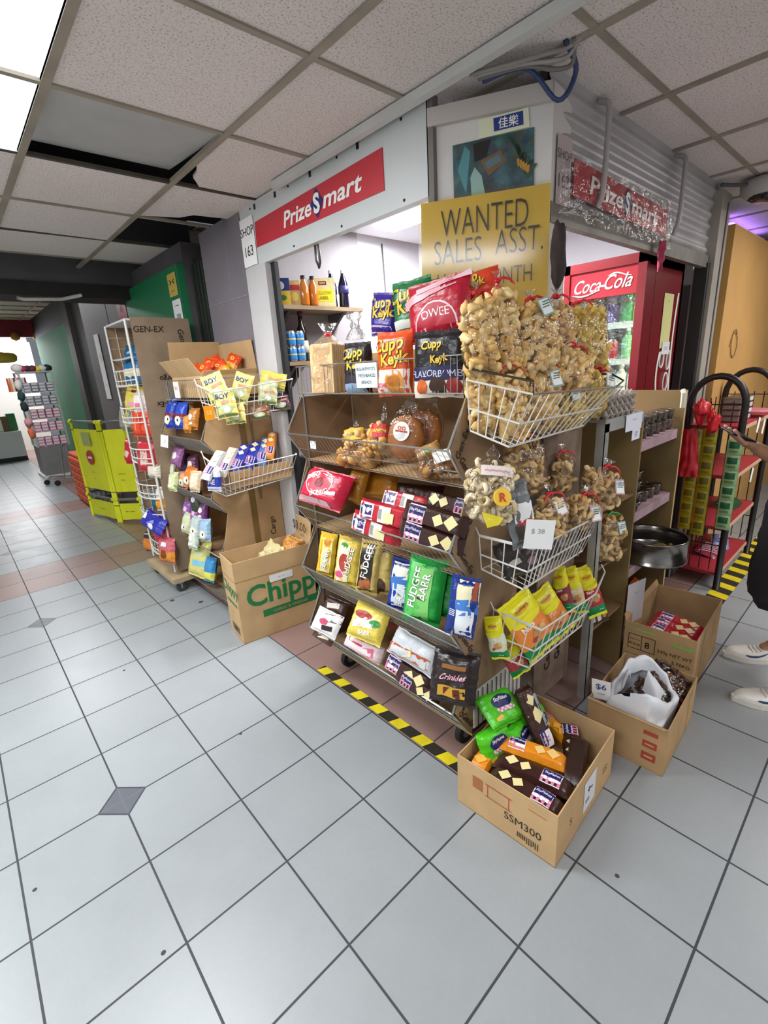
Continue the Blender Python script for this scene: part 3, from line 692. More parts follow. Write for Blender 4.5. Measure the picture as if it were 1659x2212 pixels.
# corner cables, camera dome, purple lamp, tapes
for k, (c, r_, a) in enumerate((('#8f8b88', .008, 0), ('#a19d99', .007, .02), ('#77736f', .007, .045), ('#31406b', .008, .07))):
    mb = MB(); x = 1.47 + a
    pts = [at(1275 - 18*k, 68 + 6*k, 'z', 2.452)] + [V((x + .05, -.87, 2.44 - .012*k)), V((x, -.84, 2.425 - .014*k - (.06 if k == 3 else 0))), V((x - .06, -.76 , 2.415 + .002*k)), V((x - .1, -.62, 2.43))]
    mb.tube(smooth_pts(pts), r_, H(c, .5), 6); tag(mb.build('cable', smooth=True), ['thick grey cable over the shop corner pillar', 'light grey cable next to the thick one at the shop corner', 'dark grey cable at the shop corner', 'blue cable looped over the top of the corner pillar'][k], 'cable', 'cables over the corner')
t = thing('security_camera', 'grey dome camera on the ceiling above the right door post', 'camera', (3.62, -.98, 2.44)); mb = MB(); mb.lathe([(.0, .0), (.1, 0), (.115, -.02), (.11, -.06), (.07, -.1), (0, -.115)][::-1], H('#b1adad', .4), 18, (3.62, -.98, 2.44)); part('housing', mb, t, True)
mb = MB(); mb.lathe([(0, -.117), (.05, -.112), (.075, -.098), (.08, -.085)], H('#1b1b20', .15), 16, (3.615, -.985, 2.438)); part('lens', mb, t, True)
mb = MB(); mb.tube([(3.62, -.98, 2.43), (3.5, -.9, 2.41), (3.42, -.82, 2.42)], .01, GREYD, 6); part('cord', mb, t, True)
t = thing('tube_lamp', 'purple tinted lamp behind the top of the wooden partition', 'lamp', (4.7, -.5, 2.4)); mb = MB(); mb.box((4.4, -.66, 2.36), (5.4, -.58, 2.40), emit('#b58cff', 3)); part('tube', mb, t)

def hazard(name, lab, a, b, wd, n, slant):
    mb = MB(); a, b = V(a), V(b); d = (b - a).normalized(); s = V((-d.y, d.x, 0)) * wd; L = (b - a).length; Yb = H('#e3cf1d', .5, 0, .05, 20, .2, 9); Bb = H('#26221a', .6, 0, .05, 20, .2, 9); st = L / n
    mb.prism([a, b, b + s, a + s], (0, 0, .0012), Bb)
    for k in range(n):
        if k % 2: continue
        p0 = a + d*st*k; q0 = p0 + d*st*.95; sh = d*slant
        mb.face([p + V((0, 0, .0018)) for p in (p0, q0, q0 + s + sh, p0 + s + sh)], Yb)
    return tag(mb.build(name), lab, 'floor tape')
hazard('hazard_tape', 'yellow and black striped tape on the floor along the main snack rack', (.998, .13, 0), (.998, -.93, 0), .052, 15, .02)
hazard('hazard_tape', 'yellow and black striped tape on the floor beside the black hoop rack', (3.05, -1.20, 0), (5.2, -1.20, 0), .11, 26, .03)

# ---------------------------------------------------------------- bin racks
def text_side(mb, s, o, right, up, size, off=.002): mb.text(s, o, right, up, size, INK('#2b2118'), .015, .1, None, off)
def bin_rack(label, loc, y0, y1, xf, xl, xb, tiers, top, base, cards, far_liner=True, nw=36, board=CARDD):
    """tiers: list of (z_lip, z_floor, z_rod_top, lined front); opens towards -x; y0 = near side, y1 = far side"""
    t = thing('snack_rack', label, 'display rack', loc)
    for zl, zf, zr, lined in tiers:
        tr = MB()
        wire_side(tr, (xl, y0, zl), (xl, y1, zl), (xf, y0, zf), (xf, y1, zf), nw, .001, CHROME, (0, .55, 1), .0024)
        tr.tube([(xl, y0, zl), (xl, y1, zl)], .0036, CHROME, 6)
        n2 = 16
        for i in range(n2 + 1):
            y = y0 + (y1 - y0) * i / n2; tr.tube([(xf, y, zf), (xb, y, zf)], .0013, CHROME, 4)
        bk = part('wire_bin', tr, t)
        for y in (y0, y1): MB().tube([(xf, y, zr), (xl, y, zl), (xf, y, zf), (xb, y, zf)], .0048, CHROME, 7).build('side_rod', bk, True)
        ln = MB(); ln.box((xf+.004, y0+.006, zf+.003), (xb, y1-.006, zf+.007), CARD)
        if lined: ln.prism([(xf+.004, y0+.01, zf+.005), (xf+.004, y1-.01, zf+.005), (xl+.012, y1-.01, zl-.008), (xl+.012, y0+.01, zl-.008)], (.003, 0, 0), H('#8d8271', .5, .2, .05, 20, .15))
        ln.build('liner', bk)
    if top:
        z0, z1 = top; tr = MB()
        wire_side(tr, (xf-.01, y0, z1), (xf-.01, y1, z1), (xf-.012, y0, z0), (xf-.012, y1, z0), nw, .0011, CHROME, (0, 1), .0028)
        for y in (y0, y1): wire_side(tr, (xf-.01, y, z1), (xb, y, z1), (xf-.01, y, z0), (xb, y, z0), 12, .0011, CHROME, (0, 1), .0028)
        tr.box((xf, y0+.005, z0-.004), (xb, y1-.005, z0), CARD); part('top_basket', tr, t)
    zt = top[1] if top else tiers[0][2]
    for x in (xf+.01, xb):
        for y in (y0, y1): part('post', MB().tube([(x, y, base[1]), (x, y, zt)], .006, CHROME, 8), t)
    prof = []
    zt2 = tiers[0][2]
    pr = [(xf-.01, zt2)]
    for zl, zf, zr, _ in tiers: pr += [(xl+.012, zl), (xf-.004, zf)]
    pr[-1] = (xf, tiers[-1][1])
    for y, dy in ((y0, -.005), (y1, .005)):
        cb = MB(); poly = [(x, y + dy*.3, z) for x, z in pr] + [(xb+.01, y + dy*.3, tiers[-1][1]), (xb+.01, y + dy*.3, zt2)]
        cb.prism(poly, (0, dy, 0), board)
        if y == y0 and cards: cards(cb, y + dy*1.4)
        part('side_board', cb, t)
    bb = MB(); bb.box((xb, y0+.005, tiers[-1][1]), (xb+.006, y1-.005, zt2), board); part('back_board', bb, t)
    bs = MB(); z0, z1 = base
    bs.box((xf+.03, y0+.005, z0), (xb+.008, y1-.005, z0+.02), H('#a08a5e', .7, 0, .08, 20, .2)); bs.box((xf+.022, y0-.002, z0+.02), (xb+.01, y1+.002, z1), H('#1d1c1c', .5))
    part('base_board', bs, t)
    for x in (xf+.09, xb-.04):
        for y in (y0+.09, y1-.07):
            c = MB(); Rx = Matrix.Rotation(math.pi/2, 3, 'X'); r = z0/2 - .004
            c.lathe([(0, -.014), (r*.5, -.014), (r*.55, -.012), (r*.92, -.014), (r, -.009), (r, .009), (r*.92, .014), (r*.55, .012), (r*.5, .014), (0, .014)], BLACK, 20, (x, y, r), Rx)
            c.lathe([(0, -.016), (r*.45, -.0155), (r*.45, .0155), (0, .016)], H('#8b8b8d', .35, .8), 12, (x, y, r), Rx)
            c.box((x-.014, y-.02, r), (x+.014, y-.017, z0), CHROME); c.box((x-.014, y+.017, r), (x+.014, y+.02, z0), CHROME); c.box((x-.02, y-.022, z0-.008), (x+.02, y+.022, z0), CHROME)
            part('caster', c, t, False)
    return t
def main_cards(cb, y):
    for zl, zf in ((1.28, 1.14), (.95, .81), (.635, .485), (.30, .165)):
        d = V((.10, 0, .165)).normalized(); r = V((d.x, 0, d.z))
        u = V((-d.z, 0, d.x))
        text_side(cb, 'Gen-Ex Cargo', (1.055, y, zl + .052), d, u, .034)
        e = V((1.06-.965, 0, zf-zl)).normalized(); text_side(cb, 'Gen-Ex', (1.05, y, zl - .075), e, V((-e.z, 0, e.x)), .034)
MAIN = bin_rack('long chrome wire snack rack with tiers of bread, biscuits and cakes', (1.25, -.37, 0), -.84, .10, 1.06, .965, 1.355,
    [(1.278, 1.14, 1.43, False), (.94, .81, 1.11, False), (.63, .485, .785, True), (.297, .165, .47, True)], (1.445, 1.56), (.115, .16), main_cards)
cb = MB(); cb.box((1.08, -.853, .17), (1.40, -.848, .335), WHITEP)
for k in range(10): cb.tube([(1.10+.03*k, -.857, .17), (1.10+.03*k, -.857, .335)], .0018, WIRED, 5)
part('side_crate', cb, MAIN)

# right end boards and the angle-iron shelf unit
CUP = ('#d7b27a', '#c99f63')
def at_main(px, py, x=1.02): return at(px, py, 'x', x)
LOOK = V((-.93, -.30, .2))
def pk(label, px, py, x, w, h, t, col, face=(-1, -.2, .15), up=(0, 0, 1), roll=0, cat='snack packet', name='snack_packet', **k):
    k2 = 1.0 if py < 1000 else 1.3 if py < 1190 else 1.22 if py < 1330 and name == 'cake_bar_bag' else 1.32
    kh = 1.04 if name == 'cake_bar_bag' else k2
    k['dec'] = [tuple([d[0]] + list(d[1:4]) + [q*k2 if i == 0 and not isinstance(q, str) else q for i, q in enumerate(d[4:])]) if d[0] == 't' else d[:3] + (d[3]*k2, d[4]*kh) + d[5:] for d in k.get('dec', [])]
    return packet(name, label, cat, w*k2, h*kh, t*1.1, col, frame(at(px, py, 'x', x), face, up, roll), **k)

# top tier: breads and filled cakes
LOAFC = [H('#c8964f', .8, 0, .15, 40, .2, 20)]
def loaf(label, px, py, x, w, h, t, face, group, tie):
    M = frame(at(px, py, 'x', x), face, (0, 0, 1)); root = thing('bread_loaf', label, 'bread', group=group); root.matrix_world = M
    b = MB()
    for k in range(2):
        for j in range(7):
            y0 = -t/2 + t*j/7
            b.rbox((-w*.48 + w*.49*k, y0, -h/2), (-w*.48 + w*.49*k + w*.47, y0 + t/7 - .001, h/2 - .004*(j % 2)), H('#e6c48f', .85, 0, .2, 60, .12, 25), .006)
    b.rbox((-w*.49, -t/2-.002, -h/2+.002), (w*.49, -t/2+.004, h/2-.004), H('#e0b985', .8, 0, .15, 30, .2, 14), .002)
    b.build('slices', root)
    f = MB(); sd = V((px, py, 3))
    def ff(s, q):
        a = 6.2832*s; z = -h/2 + q*h*1.42
        if z < h*.47: lim = 1
        else: k = (z - h*.47)/(h*.45); lim = max(.16, 1 - k*1.6) if k < .55 else .14 + (k-.55)*.9
        p = V((math.copysign(abs(math.cos(a))**.5, math.cos(a))*w*.53*lim, math.copysign(abs(math.sin(a))**.5, math.sin(a))*t*.56*lim, z)); d = noise.noise(p*26+sd)*.008; return p + V((d, d, 0))
    f.grid(ff, 24, 22, CLEAR); f.build('plastic_film', root, True)
    tb = MB(); zt = -h/2 + h*1.42*.83; tb.lathe([(w*.1, zt-.005), (w*.125, zt), (w*.1, zt+.005)], H('#d2232e', .4), 10); tb.tube([(0, -w*.1, zt), (.02, -w*.16, zt+.006), (.035, -w*.12, zt-.008)], .003, H('#d2232e', .4), 5); tb.build('tie', root, True)
    return root
loaf('sliced white loaf in a clear red-tied bag, left end of the top tier', 712, 797, 1.10, .125, .20, .10, (-1, -.25, .05), 'breads on the top tier', '#d2232e')
def cupp(label, px, py, x, w, h, col, tc='#f2c22e', extra=(), face=(-1, -.2, .05), up=(0, 0, 1), roll=0, txt=('Cupp', 'Keyk'), ts=.07, ty=.16, t=.06):
    dec = [('t', txt[0], -.08, ty + .11, ts, '#1a1208', .1, .06, .15), ('t', txt[0], -.08, ty + .11, ts, tc, .1, .03, .15), ('t', txt[1], .08, ty - .1, ts*.9, '#1a1208', .1, .06, .15), ('t', txt[1], .08, ty - .1, ts*.9, tc, .1, .03, .15)] + list(extra)
    return packet('cake_packet', label, 'cake packet', w, h, t, col, frame(at(px, py, 'x', x), face, up, roll), dec=dec, pu=5, pv=5, wr=.005, group='filled cake packets on the top tier')
cupp('black cupcake packet with clear knotted top, second from left on the top tier', 775, 797, 1.085, .13, .20, '#1d1718', ts=.05, extra=[('q', 0, -.2, .11, .03, 0, '#2b2330'), ('q', 0, -.38, .11, .04, 0, '#8fa8c4')])
tb = MB(); sd = V((1, 2, 3)); M_ = frame(at(768, 715, 'x', 1.10), (-1, -.2, 0), (0, 0, 1))
tb.grid(lambda s, q: V((math.cos(6.28*s)*(.05*(1-q*1.5) if q < .5 else .013+.05*(q-.5)), math.sin(6.28*s)*(.03*(1-q*1.5) if q < .5 else .008+.02*(q-.5)), -.03+.1*q)) + V((noise.noise(V((s*9, q*9, 1)))*.008,)*3), 18, 14, film('clear_wrap', '#ffffff', .3, .1))
o = tb.build('plastic_wrap', smooth=True, M=M_); tag(o, 'gathered clear plastic top knotted over the black cupcake packet', 'plastic bag')
cupp('orange cupcake packet with yellow lettering in the middle of the top tier', 854, 787, 1.075, .15, .225, '#e2521f', ts=.062, extra=[('q', 0, -.27, .145, .085, 0, '#f0d5c9'), ('e', .1, -.28, .04, .045, '#d08a2e'), ('e', .1, -.26, .03, .02, '#b56b1e'), ('t', 'LECHE', -.3, -.32, .02, '#d23d6a')])
cupp('black and cream cupcake packet with blue flavour lettering at the right of the top tier', 950, 788, 1.075, .19, .215, '#191416', ts=.036, ty=.17, extra=[('q', 0, -.33, .185, .07, 0, '#e9dccb'), ('q', 0, -.13, .185, .045, 0, '#201a45'), ('t', 'FLAVORBOMB', 0, -.13, .03, '#cfd3ea', 0, .03), ('e', -.28, -.33, .022, .026, '#d2652a'), ('e', .06, -.33, .032, .032, '#3b2114'), ('e', .36, -.33, .025, .03, '#8a2020')])
# upper row standing on a carton at the back of the tier
carton('carton', 'plain brown carton behind the cupcake packets on the top tier', .66, .13, .15, frame((1.31, -.45, 1.447), (-1, 0, 0), (0, 0, 1)))
cupp('purple cupcake packet half hidden behind the green one', 832, 680, 1.27, .13, .17, '#35208a', ts=.055, ty=.1, extra=[('q', 0, -.35, .11, .03, 0, '#d7d3dd')], roll=-.12)
cupp('green cupcake packet standing on the upper row of the top tier', 893, 665, 1.22, .17, .2, '#12703a', ts=.07, ty=.1, extra=[('q', 0, -.33, .15, .05, 0, '#dfe6dc')], roll=.08)
cupp('orange cupcake packet lying on top of the upper row', 1020, 622, 1.28, .19, .1, '#d9431f', ts=.045, ty=0, roll=.2, face=(-1, -.3, .3))
cupp('green cupcake packet lying flat behind the upper row', 925, 628, 1.32, .18, .07, '#0f6a35', ts=.03, ty=0, face=(-1, -.2, .6))
pk('red donut packet with white ring lettering on the upper row', 948, 668, 1.18, .24, .2, .07, '#b51931', roll=.1, name='donut_packet', cat='cake packet',
   dec=[('e', .02, -.32, .085, .085, '#e9c9cf'), ('e', .02, -.32, .079, .079, '#b51931'), ('t', 'OWEE', .02, -.1, .04, '#f2e9ea', 0, .03), ('q', -.1, .26, .22, .03, .2, '#e2a7b2'), ('q', .12, .38, .2, .02, .15, '#efc9cf')])
note('price_card', 'hand-lettered bakery card clipped to the front of the top tier', 'price card', at(791, 811, 'x', 1.035), (0, -1, .03), (0, 0, 1), .12, .088, H('#dfeeee', .7), [("BULAKENYO'S", 0, .024, .0165, '#2a3340'), ('FRESHBAKED', .004, 0, .0165, '#2a3340'), ('BREADS', 0, -.024, .0165, '#2a3340')])
note('price_tag', 'small white price tag on the front rail of the bread tier', 'price tag', at(676, 961, 'x', .99), (0, -1, .02), (0, 0, 1), .042, .034, PAPER, [('--- $12', 0, 0, .012, '#8f8f8f')])

# second tier: buns and flat breads
BUN = [H('#dda95a', .7, 0, .1, 40, .15, 20), H('#c98f45', .7, 0, .1, 40, .15, 20), H('#e5bd78', .7, 0, .1, 40, .15, 20)]
FACEB = (-1, -.35, .35)
clear_bag('bread_bag', 'clear bag of golden bread chunks lying on the second tier', 'bread bag', .19, .06, .12, frame(at(775, 988, 'x', 1.08), (-1, -.3, .3), (0, 0, 1), -.05), 30, .026, BUN, 'chunk', None, None, 'breads on the second tier', .01)
clear_bag('bread_bag', 'bread bag with yellow label and black lettering on the second tier', 'bread bag', .12, .085, .06, frame(at(770, 948, 'x', 1.16), FACEB, (0, 0, 1), .15), 26, .022, BUN, 'chunk', None, None, 'breads on the second tier', .03, paper=(0, .18, .1, .05, '#e9b429', 'HALDESAL', '#2b1608'))
clear_bag('bread_bag', 'bread bag with red and yellow label and tall clear top on the second tier', 'bread bag', .10, .10, .07, frame(at(825, 940, 'x', 1.15), FACEB, (0, 0, 1)), 24, .022, BUN, 'chunk', None, None, 'breads on the second tier', .09, paper=(0, .12, .085, .055, '#c01a24', 'DANISH', '#f2d23a'))
for k, (px, py, x, lab) in enumerate(((877, 945, 1.12, 'round flat bread with a white oval label, front of two on the second tier'), (915, 932, 1.2, 'round flat bread in a clear bag, behind the labelled one'))):
    root = thing('flat_bread', lab, 'bread', group='round flat breads'); root.matrix_world = frame(at(px, py, 'x', x), (-1, -.55, .15), (0, 0, 1), -.15)
    b = MB(); blob(b, (0, 0, 0), .085, H('#b5702f', .6, 0, .1, 30, .2, 20), None, .06, ICO3, (.85, .28, 1)); b.build('loaf', root, True)
    f = MB(); sd = V((k, 3, 1)); f.grid(lambda s, q: V((.08*math.sin(math.pi*min(q*1.2, .93))**.6*math.cos(6.28*s), .034*math.sin(math.pi*min(q*1.2, .93))**.6*math.sin(6.28*s), -.095+.26*q)) + V((noise.noise(V((s*8, q*8, k)))*.007,)*3), 20, 16, CLEAR); f.build('plastic_film', root, True)
    if k == 0:
        l = MB(); l.grid(lambda s, q: V((-.012+.032*q*math.cos(6.28*s), -.0335, .022+.036*q*math.sin(6.28*s))), 18, 1, WHT); l.text('---', (-.012, -.0345, .022), (1, 0, 0), (0, 0, 1), .05, INK('#c0392b'), .02); l.text('oo', (-.012, -.0345, .034), (1, 0, 0), (0, 0, 1), .03, INK('#d2652a'), .02); l.build('label', root)
pk('small packet with green label leaning on the front of the second tier', 925, 975, 1.03, .085, .05, .03, '#a77c48', face=(-1, -.5, .6), roll=.45, dec=[('q', .15, .1, .05, .03, 0, '#79a82c'), ('q', -.3, -.1, .03, .012, 0, '#dfe4e6')])
clear_bag('cookie_bag', 'clear bag of brown cookies at the right end of the second tier', 'bread bag', .13, .06, .08, frame(at(945, 1010, 'x', 1.05), (-1, -.4, .5), (0, 0, 1), .2), 40, .017, [H('#a06c34', .8, 0, .2, 60, .2, 30), H('#b98446', .8, 0, .2, 60, .2, 30)], 'chunk', None, None, 'breads on the second tier', .03, 'cookies')
b = MB(); b.rbox((-.03, -.002, -.02), (.03, .002, .02), WHT, .001); o = b.build('paper_tag', M=frame(at(955, 985, 'x', 1.02), (-1, -.6, .6), (0, 0, 1), .3)); tag(o, 'folded white tag beside the cookie bag on the second tier', 'price tag')

# third tier: donuts, cracker slugs
pk('red donut packet with white ring print at the left end of the third tier', 706, 1056, .995, .19, .13, .09, '#bf1f3c', face=(-1, -.25, .75), roll=-.13, name='donut_packet', cat='cake packet', pu=6, pv=6, wr=.005,
   dec=[('e', -.04, .05, .06, .046, '#f0d6da'), ('e', -.04, .05, .056, .042, '#b51934'), ('t', 'DOO', -.24, .2, .024, '#f6eeee', .5, .03), ('t', 'WEE', .12, .28, .026, '#f6eeee', -.3, .03), ('t', 'DONUT', .04, -.2, .02, '#f6eeee', .35, .03), ('e', -.03, .05, .018, .018, '#7a0f22'), ('q', .3, -.15, .04, .012, .2, '#f2dfe2'), ('q', -.1, -.42, .15, .012, 0, '#eac3ca')])
pk('amber snack packet standing behind the red donut packet', 772, 1050, 1.10, .07, .12, .05, '#a8701c', face=(-1, -.3, .3), roll=-.2)
pk('golden brown snack packet behind the magic slugs', 822, 1045, 1.2, .13, .10, .05, '#b8791d', face=(-1, -.3, .4))
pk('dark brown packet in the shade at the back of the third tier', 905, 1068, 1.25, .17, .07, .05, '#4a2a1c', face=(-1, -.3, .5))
def magic(lab, px, py, x, face=(-1, -.3, .25), roll=0, w=.175):
    return pk(lab, px, py, x, w, .062, .06, '#bf2130', face=face, roll=roll, name='cracker_pack', cat='biscuit pack', pu=9, pv=9, seal=0, wr=.0015, group='red cracker packs on the third tier',
       dec=[('q', -.32, .0, w*.3, .05, 0, '#ece4ea'), ('q', -.32, .06, w*.24, .03, .05, '#31256b'), ('t', 'Magic', -.32, .1, .022, '#f4f2ee', .05, .03), ('t', 'FLAKES', -.3, -.34, .009, '#31256b', .05, .02), ('q', .06, .0, w*.24, .05, 0, '#e9e2da'), ('q', -.02, 0, .012, .03, 0, '#9b9b95'), ('q', .16, -.1, .035, .03, 0, '#e7dca6')])
magic('red and white cracker pack with purple oval, front of the third tier', 833, 1110, 1.0, roll=-.12)
magic('red cracker pack lying behind the front red one', 880, 1088, 1.12, roll=-.1, face=(-1, -.3, .6))
magic('red cracker pack lowest at the front rail of the third tier', 815, 1140, .99, roll=-.22, face=(-1, -.3, .1))
CHOC = '#3a1f1b'
slug('chocolate cracker pack with white barcode label on the third tier', .245, .075, .055, CHOC, frame(at(940, 1120, 'x', 1.0), (-1, -.3, .3), (0, 0, 1), -.17), 'chocolate cracker packs on the third tier')
slug('chocolate cracker pack at the front rail of the third tier', .25, .075, .055, CHOC, frame(at(932, 1158, 'x', .99), (-1, -.3, .1), (0, 0, 1), -.2), 'chocolate cracker packs on the third tier')
slug('chocolate cracker pack at the back right of the third tier', .2, .065, .055, CHOC, frame(at(975, 1090, 'x', 1.1), (-1, -.3, .5), (0, 0, 1), -.12), 'chocolate cracker packs on the third tier', True)

# fourth tier: cake bars standing in a row
def bar(lab, px, py, w, h, col, dec, roll=-.08, t=.05, x=1.03, face=(-1, -.4, .3), **k):
    return pk(lab, px, py, x, w, h, t, col, face=face, roll=roll, name='cake_bar_bag', cat='cake bag', pu=3, pv=6, wr=.006, group='cake bar bags standing on the fourth tier', dec=dec, **k)
def vt(s, u, v, size, col='#f4f2ea', r=1.45): return [('t', s, u, v, size, '#33302c', r, .05), ('t', s, u, v, size, col, r, .025)]
bar('yellow cake bag with orange edge at the left end of the fourth tier', 707, 1197, .075, .2, '#f0c738', [('q', .12, 0, .04, .16, 0, '#efe0a4'), ('q', -.36, 0, .02, .17, 0, '#eba01c'), ('e', .1, .3, .014, .02, '#d28a1c')] + vt('BARR', .1, -.1, .032))
bar('yellow cake bag with green leaf and red fruit print on the fourth tier', 752, 1212, .10, .215, '#dfc552', [('q', -.1, 0, .05, .18, 0, '#f2e8c0'), ('e', -.12, .33, .016, .012, '#3f8f3a'), ('e', -.05, -.02, .022, .04, '#a83a2e'), ('e', -.2, -.28, .018, .016, '#d2527a')] + vt('FUDGEE', .16, 0, .03, '#f7f2dd'))
bar('dark brown and gold cake bag on the fourth tier', 798, 1225, .085, .225, '#c9b063', [('q', -.05, 0, .055, .2, 0, '#20160f'), ('e', 0, -.3, .024, .028, '#a35c2c')] + vt('FUDGEE', -.02, .12, .034))
bar('plain gold cake bag leaning between the dark bag and the blue one', 828, 1232, .08, .2, '#c2ab5e', [('e', .02, -.3, .018, .03, '#3b2413')], roll=.06, x=1.07)
bar('blue cake bag with milk splash print on the fourth tier', 868, 1262, .085, .2, '#17318f', [('q', .05, .28, .07, .06, 0, '#e8e6d4'), ('q', .05, .05, .07, .05, .15, '#3b74c0'), ('q', .08, -.2, .06, .09, 0, '#d5dfea')] + vt('BARR', .1, -.2, .03))
bar('bright green cake bag with two columns of white letters on the fourth tier', 918, 1275, .125, .245, '#1f9a3c', [('q', -.22, 0, .05, .2, 0, '#57bf58'), ('q', .04, -.05, .045, .2, 0, '#7fce6a')] + vt('FUDGEE', -.22, .04, .036) + vt('BARR', .03, .08, .036))
bar('green cake bag edge showing behind the bright green one', 975, 1280, .08, .19, '#137a30', [], x=1.10)
bar('blue cake bag with cream cake print at the right end of the fourth tier', 1000, 1310, .085, .205, '#16307f', [('q', .15, .25, .06, .08, 0, '#e6dfb8'), ('q', .15, .02, .06, .05, .2, '#3f79c4'), ('q', .15, -.25, .05, .09, 0, '#e3e7ea'), ('q', .4, .3, .012, .06, 0, '#a04a2a')] + vt('||||', -.3, -.1, .02, '#cfd6ee'), x=1.01)

# fifth tier
FB = (-1, -.35, .75)
pk('white and dark chocolate wafer packet at the left end of the bottom tier', 707, 1345, .99, .12, .09, .04, '#e8e4e2', face=FB, roll=-.2, dec=[('q', .2, .25, .07, .03, .2, '#3a2420'), ('e', -.05, 0, .02, .012, '#c24a6a'), ('q', .15, -.2, .05, .018, .2, '#2c1c1a')])
pk('second chocolate wafer packet tucked behind on the bottom tier', 725, 1310, 1.08, .11, .06, .04, '#4b322b', face=FB, roll=-.15, dec=[('q', 0, 0, .06, .02, .2, '#d9cfc6')])
pk('yellow cake bag with red fruit and green leaf lying on the bottom tier', 797, 1345, 1.0, .135, .125, .06, '#e1cb55', face=FB, roll=-.12, wr=.006, dec=[('q', -.06, -.02, .09, .035, .2, '#f1ead0'), ('e', -.12, .16, .035, .014, '#a83a2e'), ('e', .26, .02, .02, .012, '#2f8f3a'), ('t', 'FUDGEE', -.05, -.1, .022, '#ffffff', .1, .03), ('t', 'BARR', .05, -.28, .02, '#ffffff', .1, .03)])
pk('pink and white biscuit bag under the yellow bag on the bottom tier', 786, 1397, .985, .15, .06, .04, '#efd8dc', face=(-1, -.35, .4), roll=-.25, dec=[('q', -.2, .2, .06, .02, 0, '#c52a4c'), ('t', 'Dolce', -.22, .2, .012, '#fdf5f5'), ('q', .2, -.1, .04, .03, .3, '#e06a86')])
pk('silver and orange wafer bag on the bottom tier', 897, 1408, 1.01, .17, .085, .06, '#c3c8cd', face=FB, roll=-.28, wr=.006, dec=[('q', -.05, -.2, .15, .03, .05, '#b4532a'), ('q', -.1, -.16, .035, .025, .4, '#e9d69a'), ('q', .28, -.24, .02, .02, 0, '#d8d3cc')])
slug('chocolate cracker pack with navy logo at the front of the bottom tier', .24, .075, .05, CHOC, frame(at(880, 1450, 'x', .985), (-1, -.3, .45), (0, 0, 1), -.27), 'chocolate packs on the bottom tier')
slug('chocolate cracker pack behind the silver bag on the bottom tier', .15, .05, .05, CHOC, frame(at(935, 1370, 'x', 1.12), (-1, -.3, .6), (0, 0, 1), -.2), 'chocolate packs on the bottom tier')
pk('dark chocolate cake bag with pink script at the right end of the bottom tier', 982, 1462, 1.0, .13, .15, .06, '#221517', face=(-1, -.5, .5), roll=-.05, wr=.007, dec=[('t', 'Crinkles', 0, .02, .022, '#e6a9b6', .1, .02, .3), ('q', .0, .2, .07, .012, 0, '#8a5a20'), ('q', 0, -.25, .08, .03, .0, '#c89a2e'), ('q', -.1, -.27, .02, .026, .1, '#5a2417'), ('q', .12, -.27, .02, .026, .1, '#5a2417')])

slug('third chocolate cracker pack wedged at the lip of the bottom tier', .2, .065, .05, CHOC, frame(at(905, 1482, 'x', .985), (-1, -.3, .3), (0, 0, 1), -.3), 'chocolate packs on the bottom tier')
pk('brown wafer packet beneath the white one at the left of the bottom tier', 700, 1372, .985, .10, .05, .04, '#5a3a2e', face=FB, roll=-.25, dec=[('q', .1, 0, .05, .02, .2, '#e3d5bd')])
pk('small red and cream biscuit packet at the back of the bottom tier', 850, 1335, 1.15, .10, .07, .04, '#a8342e', face=FB, roll=-.2, dec=[('q', 0, 0, .05, .03, .1, '#ead9b8')])

# ---------------------------------------------------------------- right end: shelf unit with baskets hung in front
SH = thing('shelf_unit', 'angle-iron shelf unit with brown boards at the right end of the stall', 'shelf unit', (2.2, -.8, 0))
ANG = H('#b9bab6', .45, .4, .1, 14, .3, 7)
def angle(mb, a, b, w=.036):
    a, b = V(a), V(b)
    if abs((b - a).z) > .5: mb.box(a + V((0, 0, 0)), b + V((w, .003, 0)), ANG); mb.box(a, b + V((.003, w, 0)), ANG)
    else: mb.box(a + V((0, 0, -w)), b + V((0, .003, 0)), ANG); mb.box(a, b + V((0, w, .003)), ANG)
for x, y in ((1.735, -.99), (1.735, -.62), (2.62, -.62)):
    m = MB(); angle(m, (x, y, 0), (x, y, 1.275)); 
    for k in range(22): m.lathe([(0, -.002), (.006, -.0015), (.0065, 0)], H('#3a3836', .8), 8, (x+.019, y-.0005, .05+.055*k), Matrix.Rotation(math.pi/2, 3, 'X'))
    part('post', m, SH)
for z in (1.277,): m = MB(); angle(m, (1.735, -.99, z), (2.12, -.99, z)); part('crossbar', m, SH)
BRD = H('#8a6a48', .7, 0, .06, 10, .14, 4); BRD2 = H('#8c7448', .7, 0, .05, 10, .1, 4)
for z in (1.277, .905, .635, .34): m = MB(); m.box((1.745, -.985, z), (2.10, -.60, z+.014), BRD if z < 1.2 else ANG); part('shelf_board', m, SH)
PNK = H('#c9a9b4', .5, 0, .05, 20, .25, 12)
for z in (1.13, .79, .50): m = MB(); m.box((2.115, -.975, z), (2.625, -.60, z+.014), BRD); m.box((2.115, -.98, z+.014), (2.622, -.62, z+.017), PNK); m.box((2.115, -.983, z-.03), (2.622, -.979, z+.017), PNK); part('shelf_board', m, SH)
m = MB(); m.box((2.10, -.995, 0), (2.115, -.6, 1.24), BRD2); part('divider_board', m, SH)
m = MB(); m.box((2.63, -1.0, 0), (2.645, -.55, 1.34), BRD2); m.box((2.629, -1.002, 0), (2.646, -1.0, 1.34), H('#c9ad7a', .6)); part('end_board', m, SH)
m = MB(); m.box((1.735, -.60, 0), (2.63, -.595, 1.24), BRD); part('back_board', m, SH)
STN = H('#8f7a6a', .85, 0, .1, 14, .6, 5)
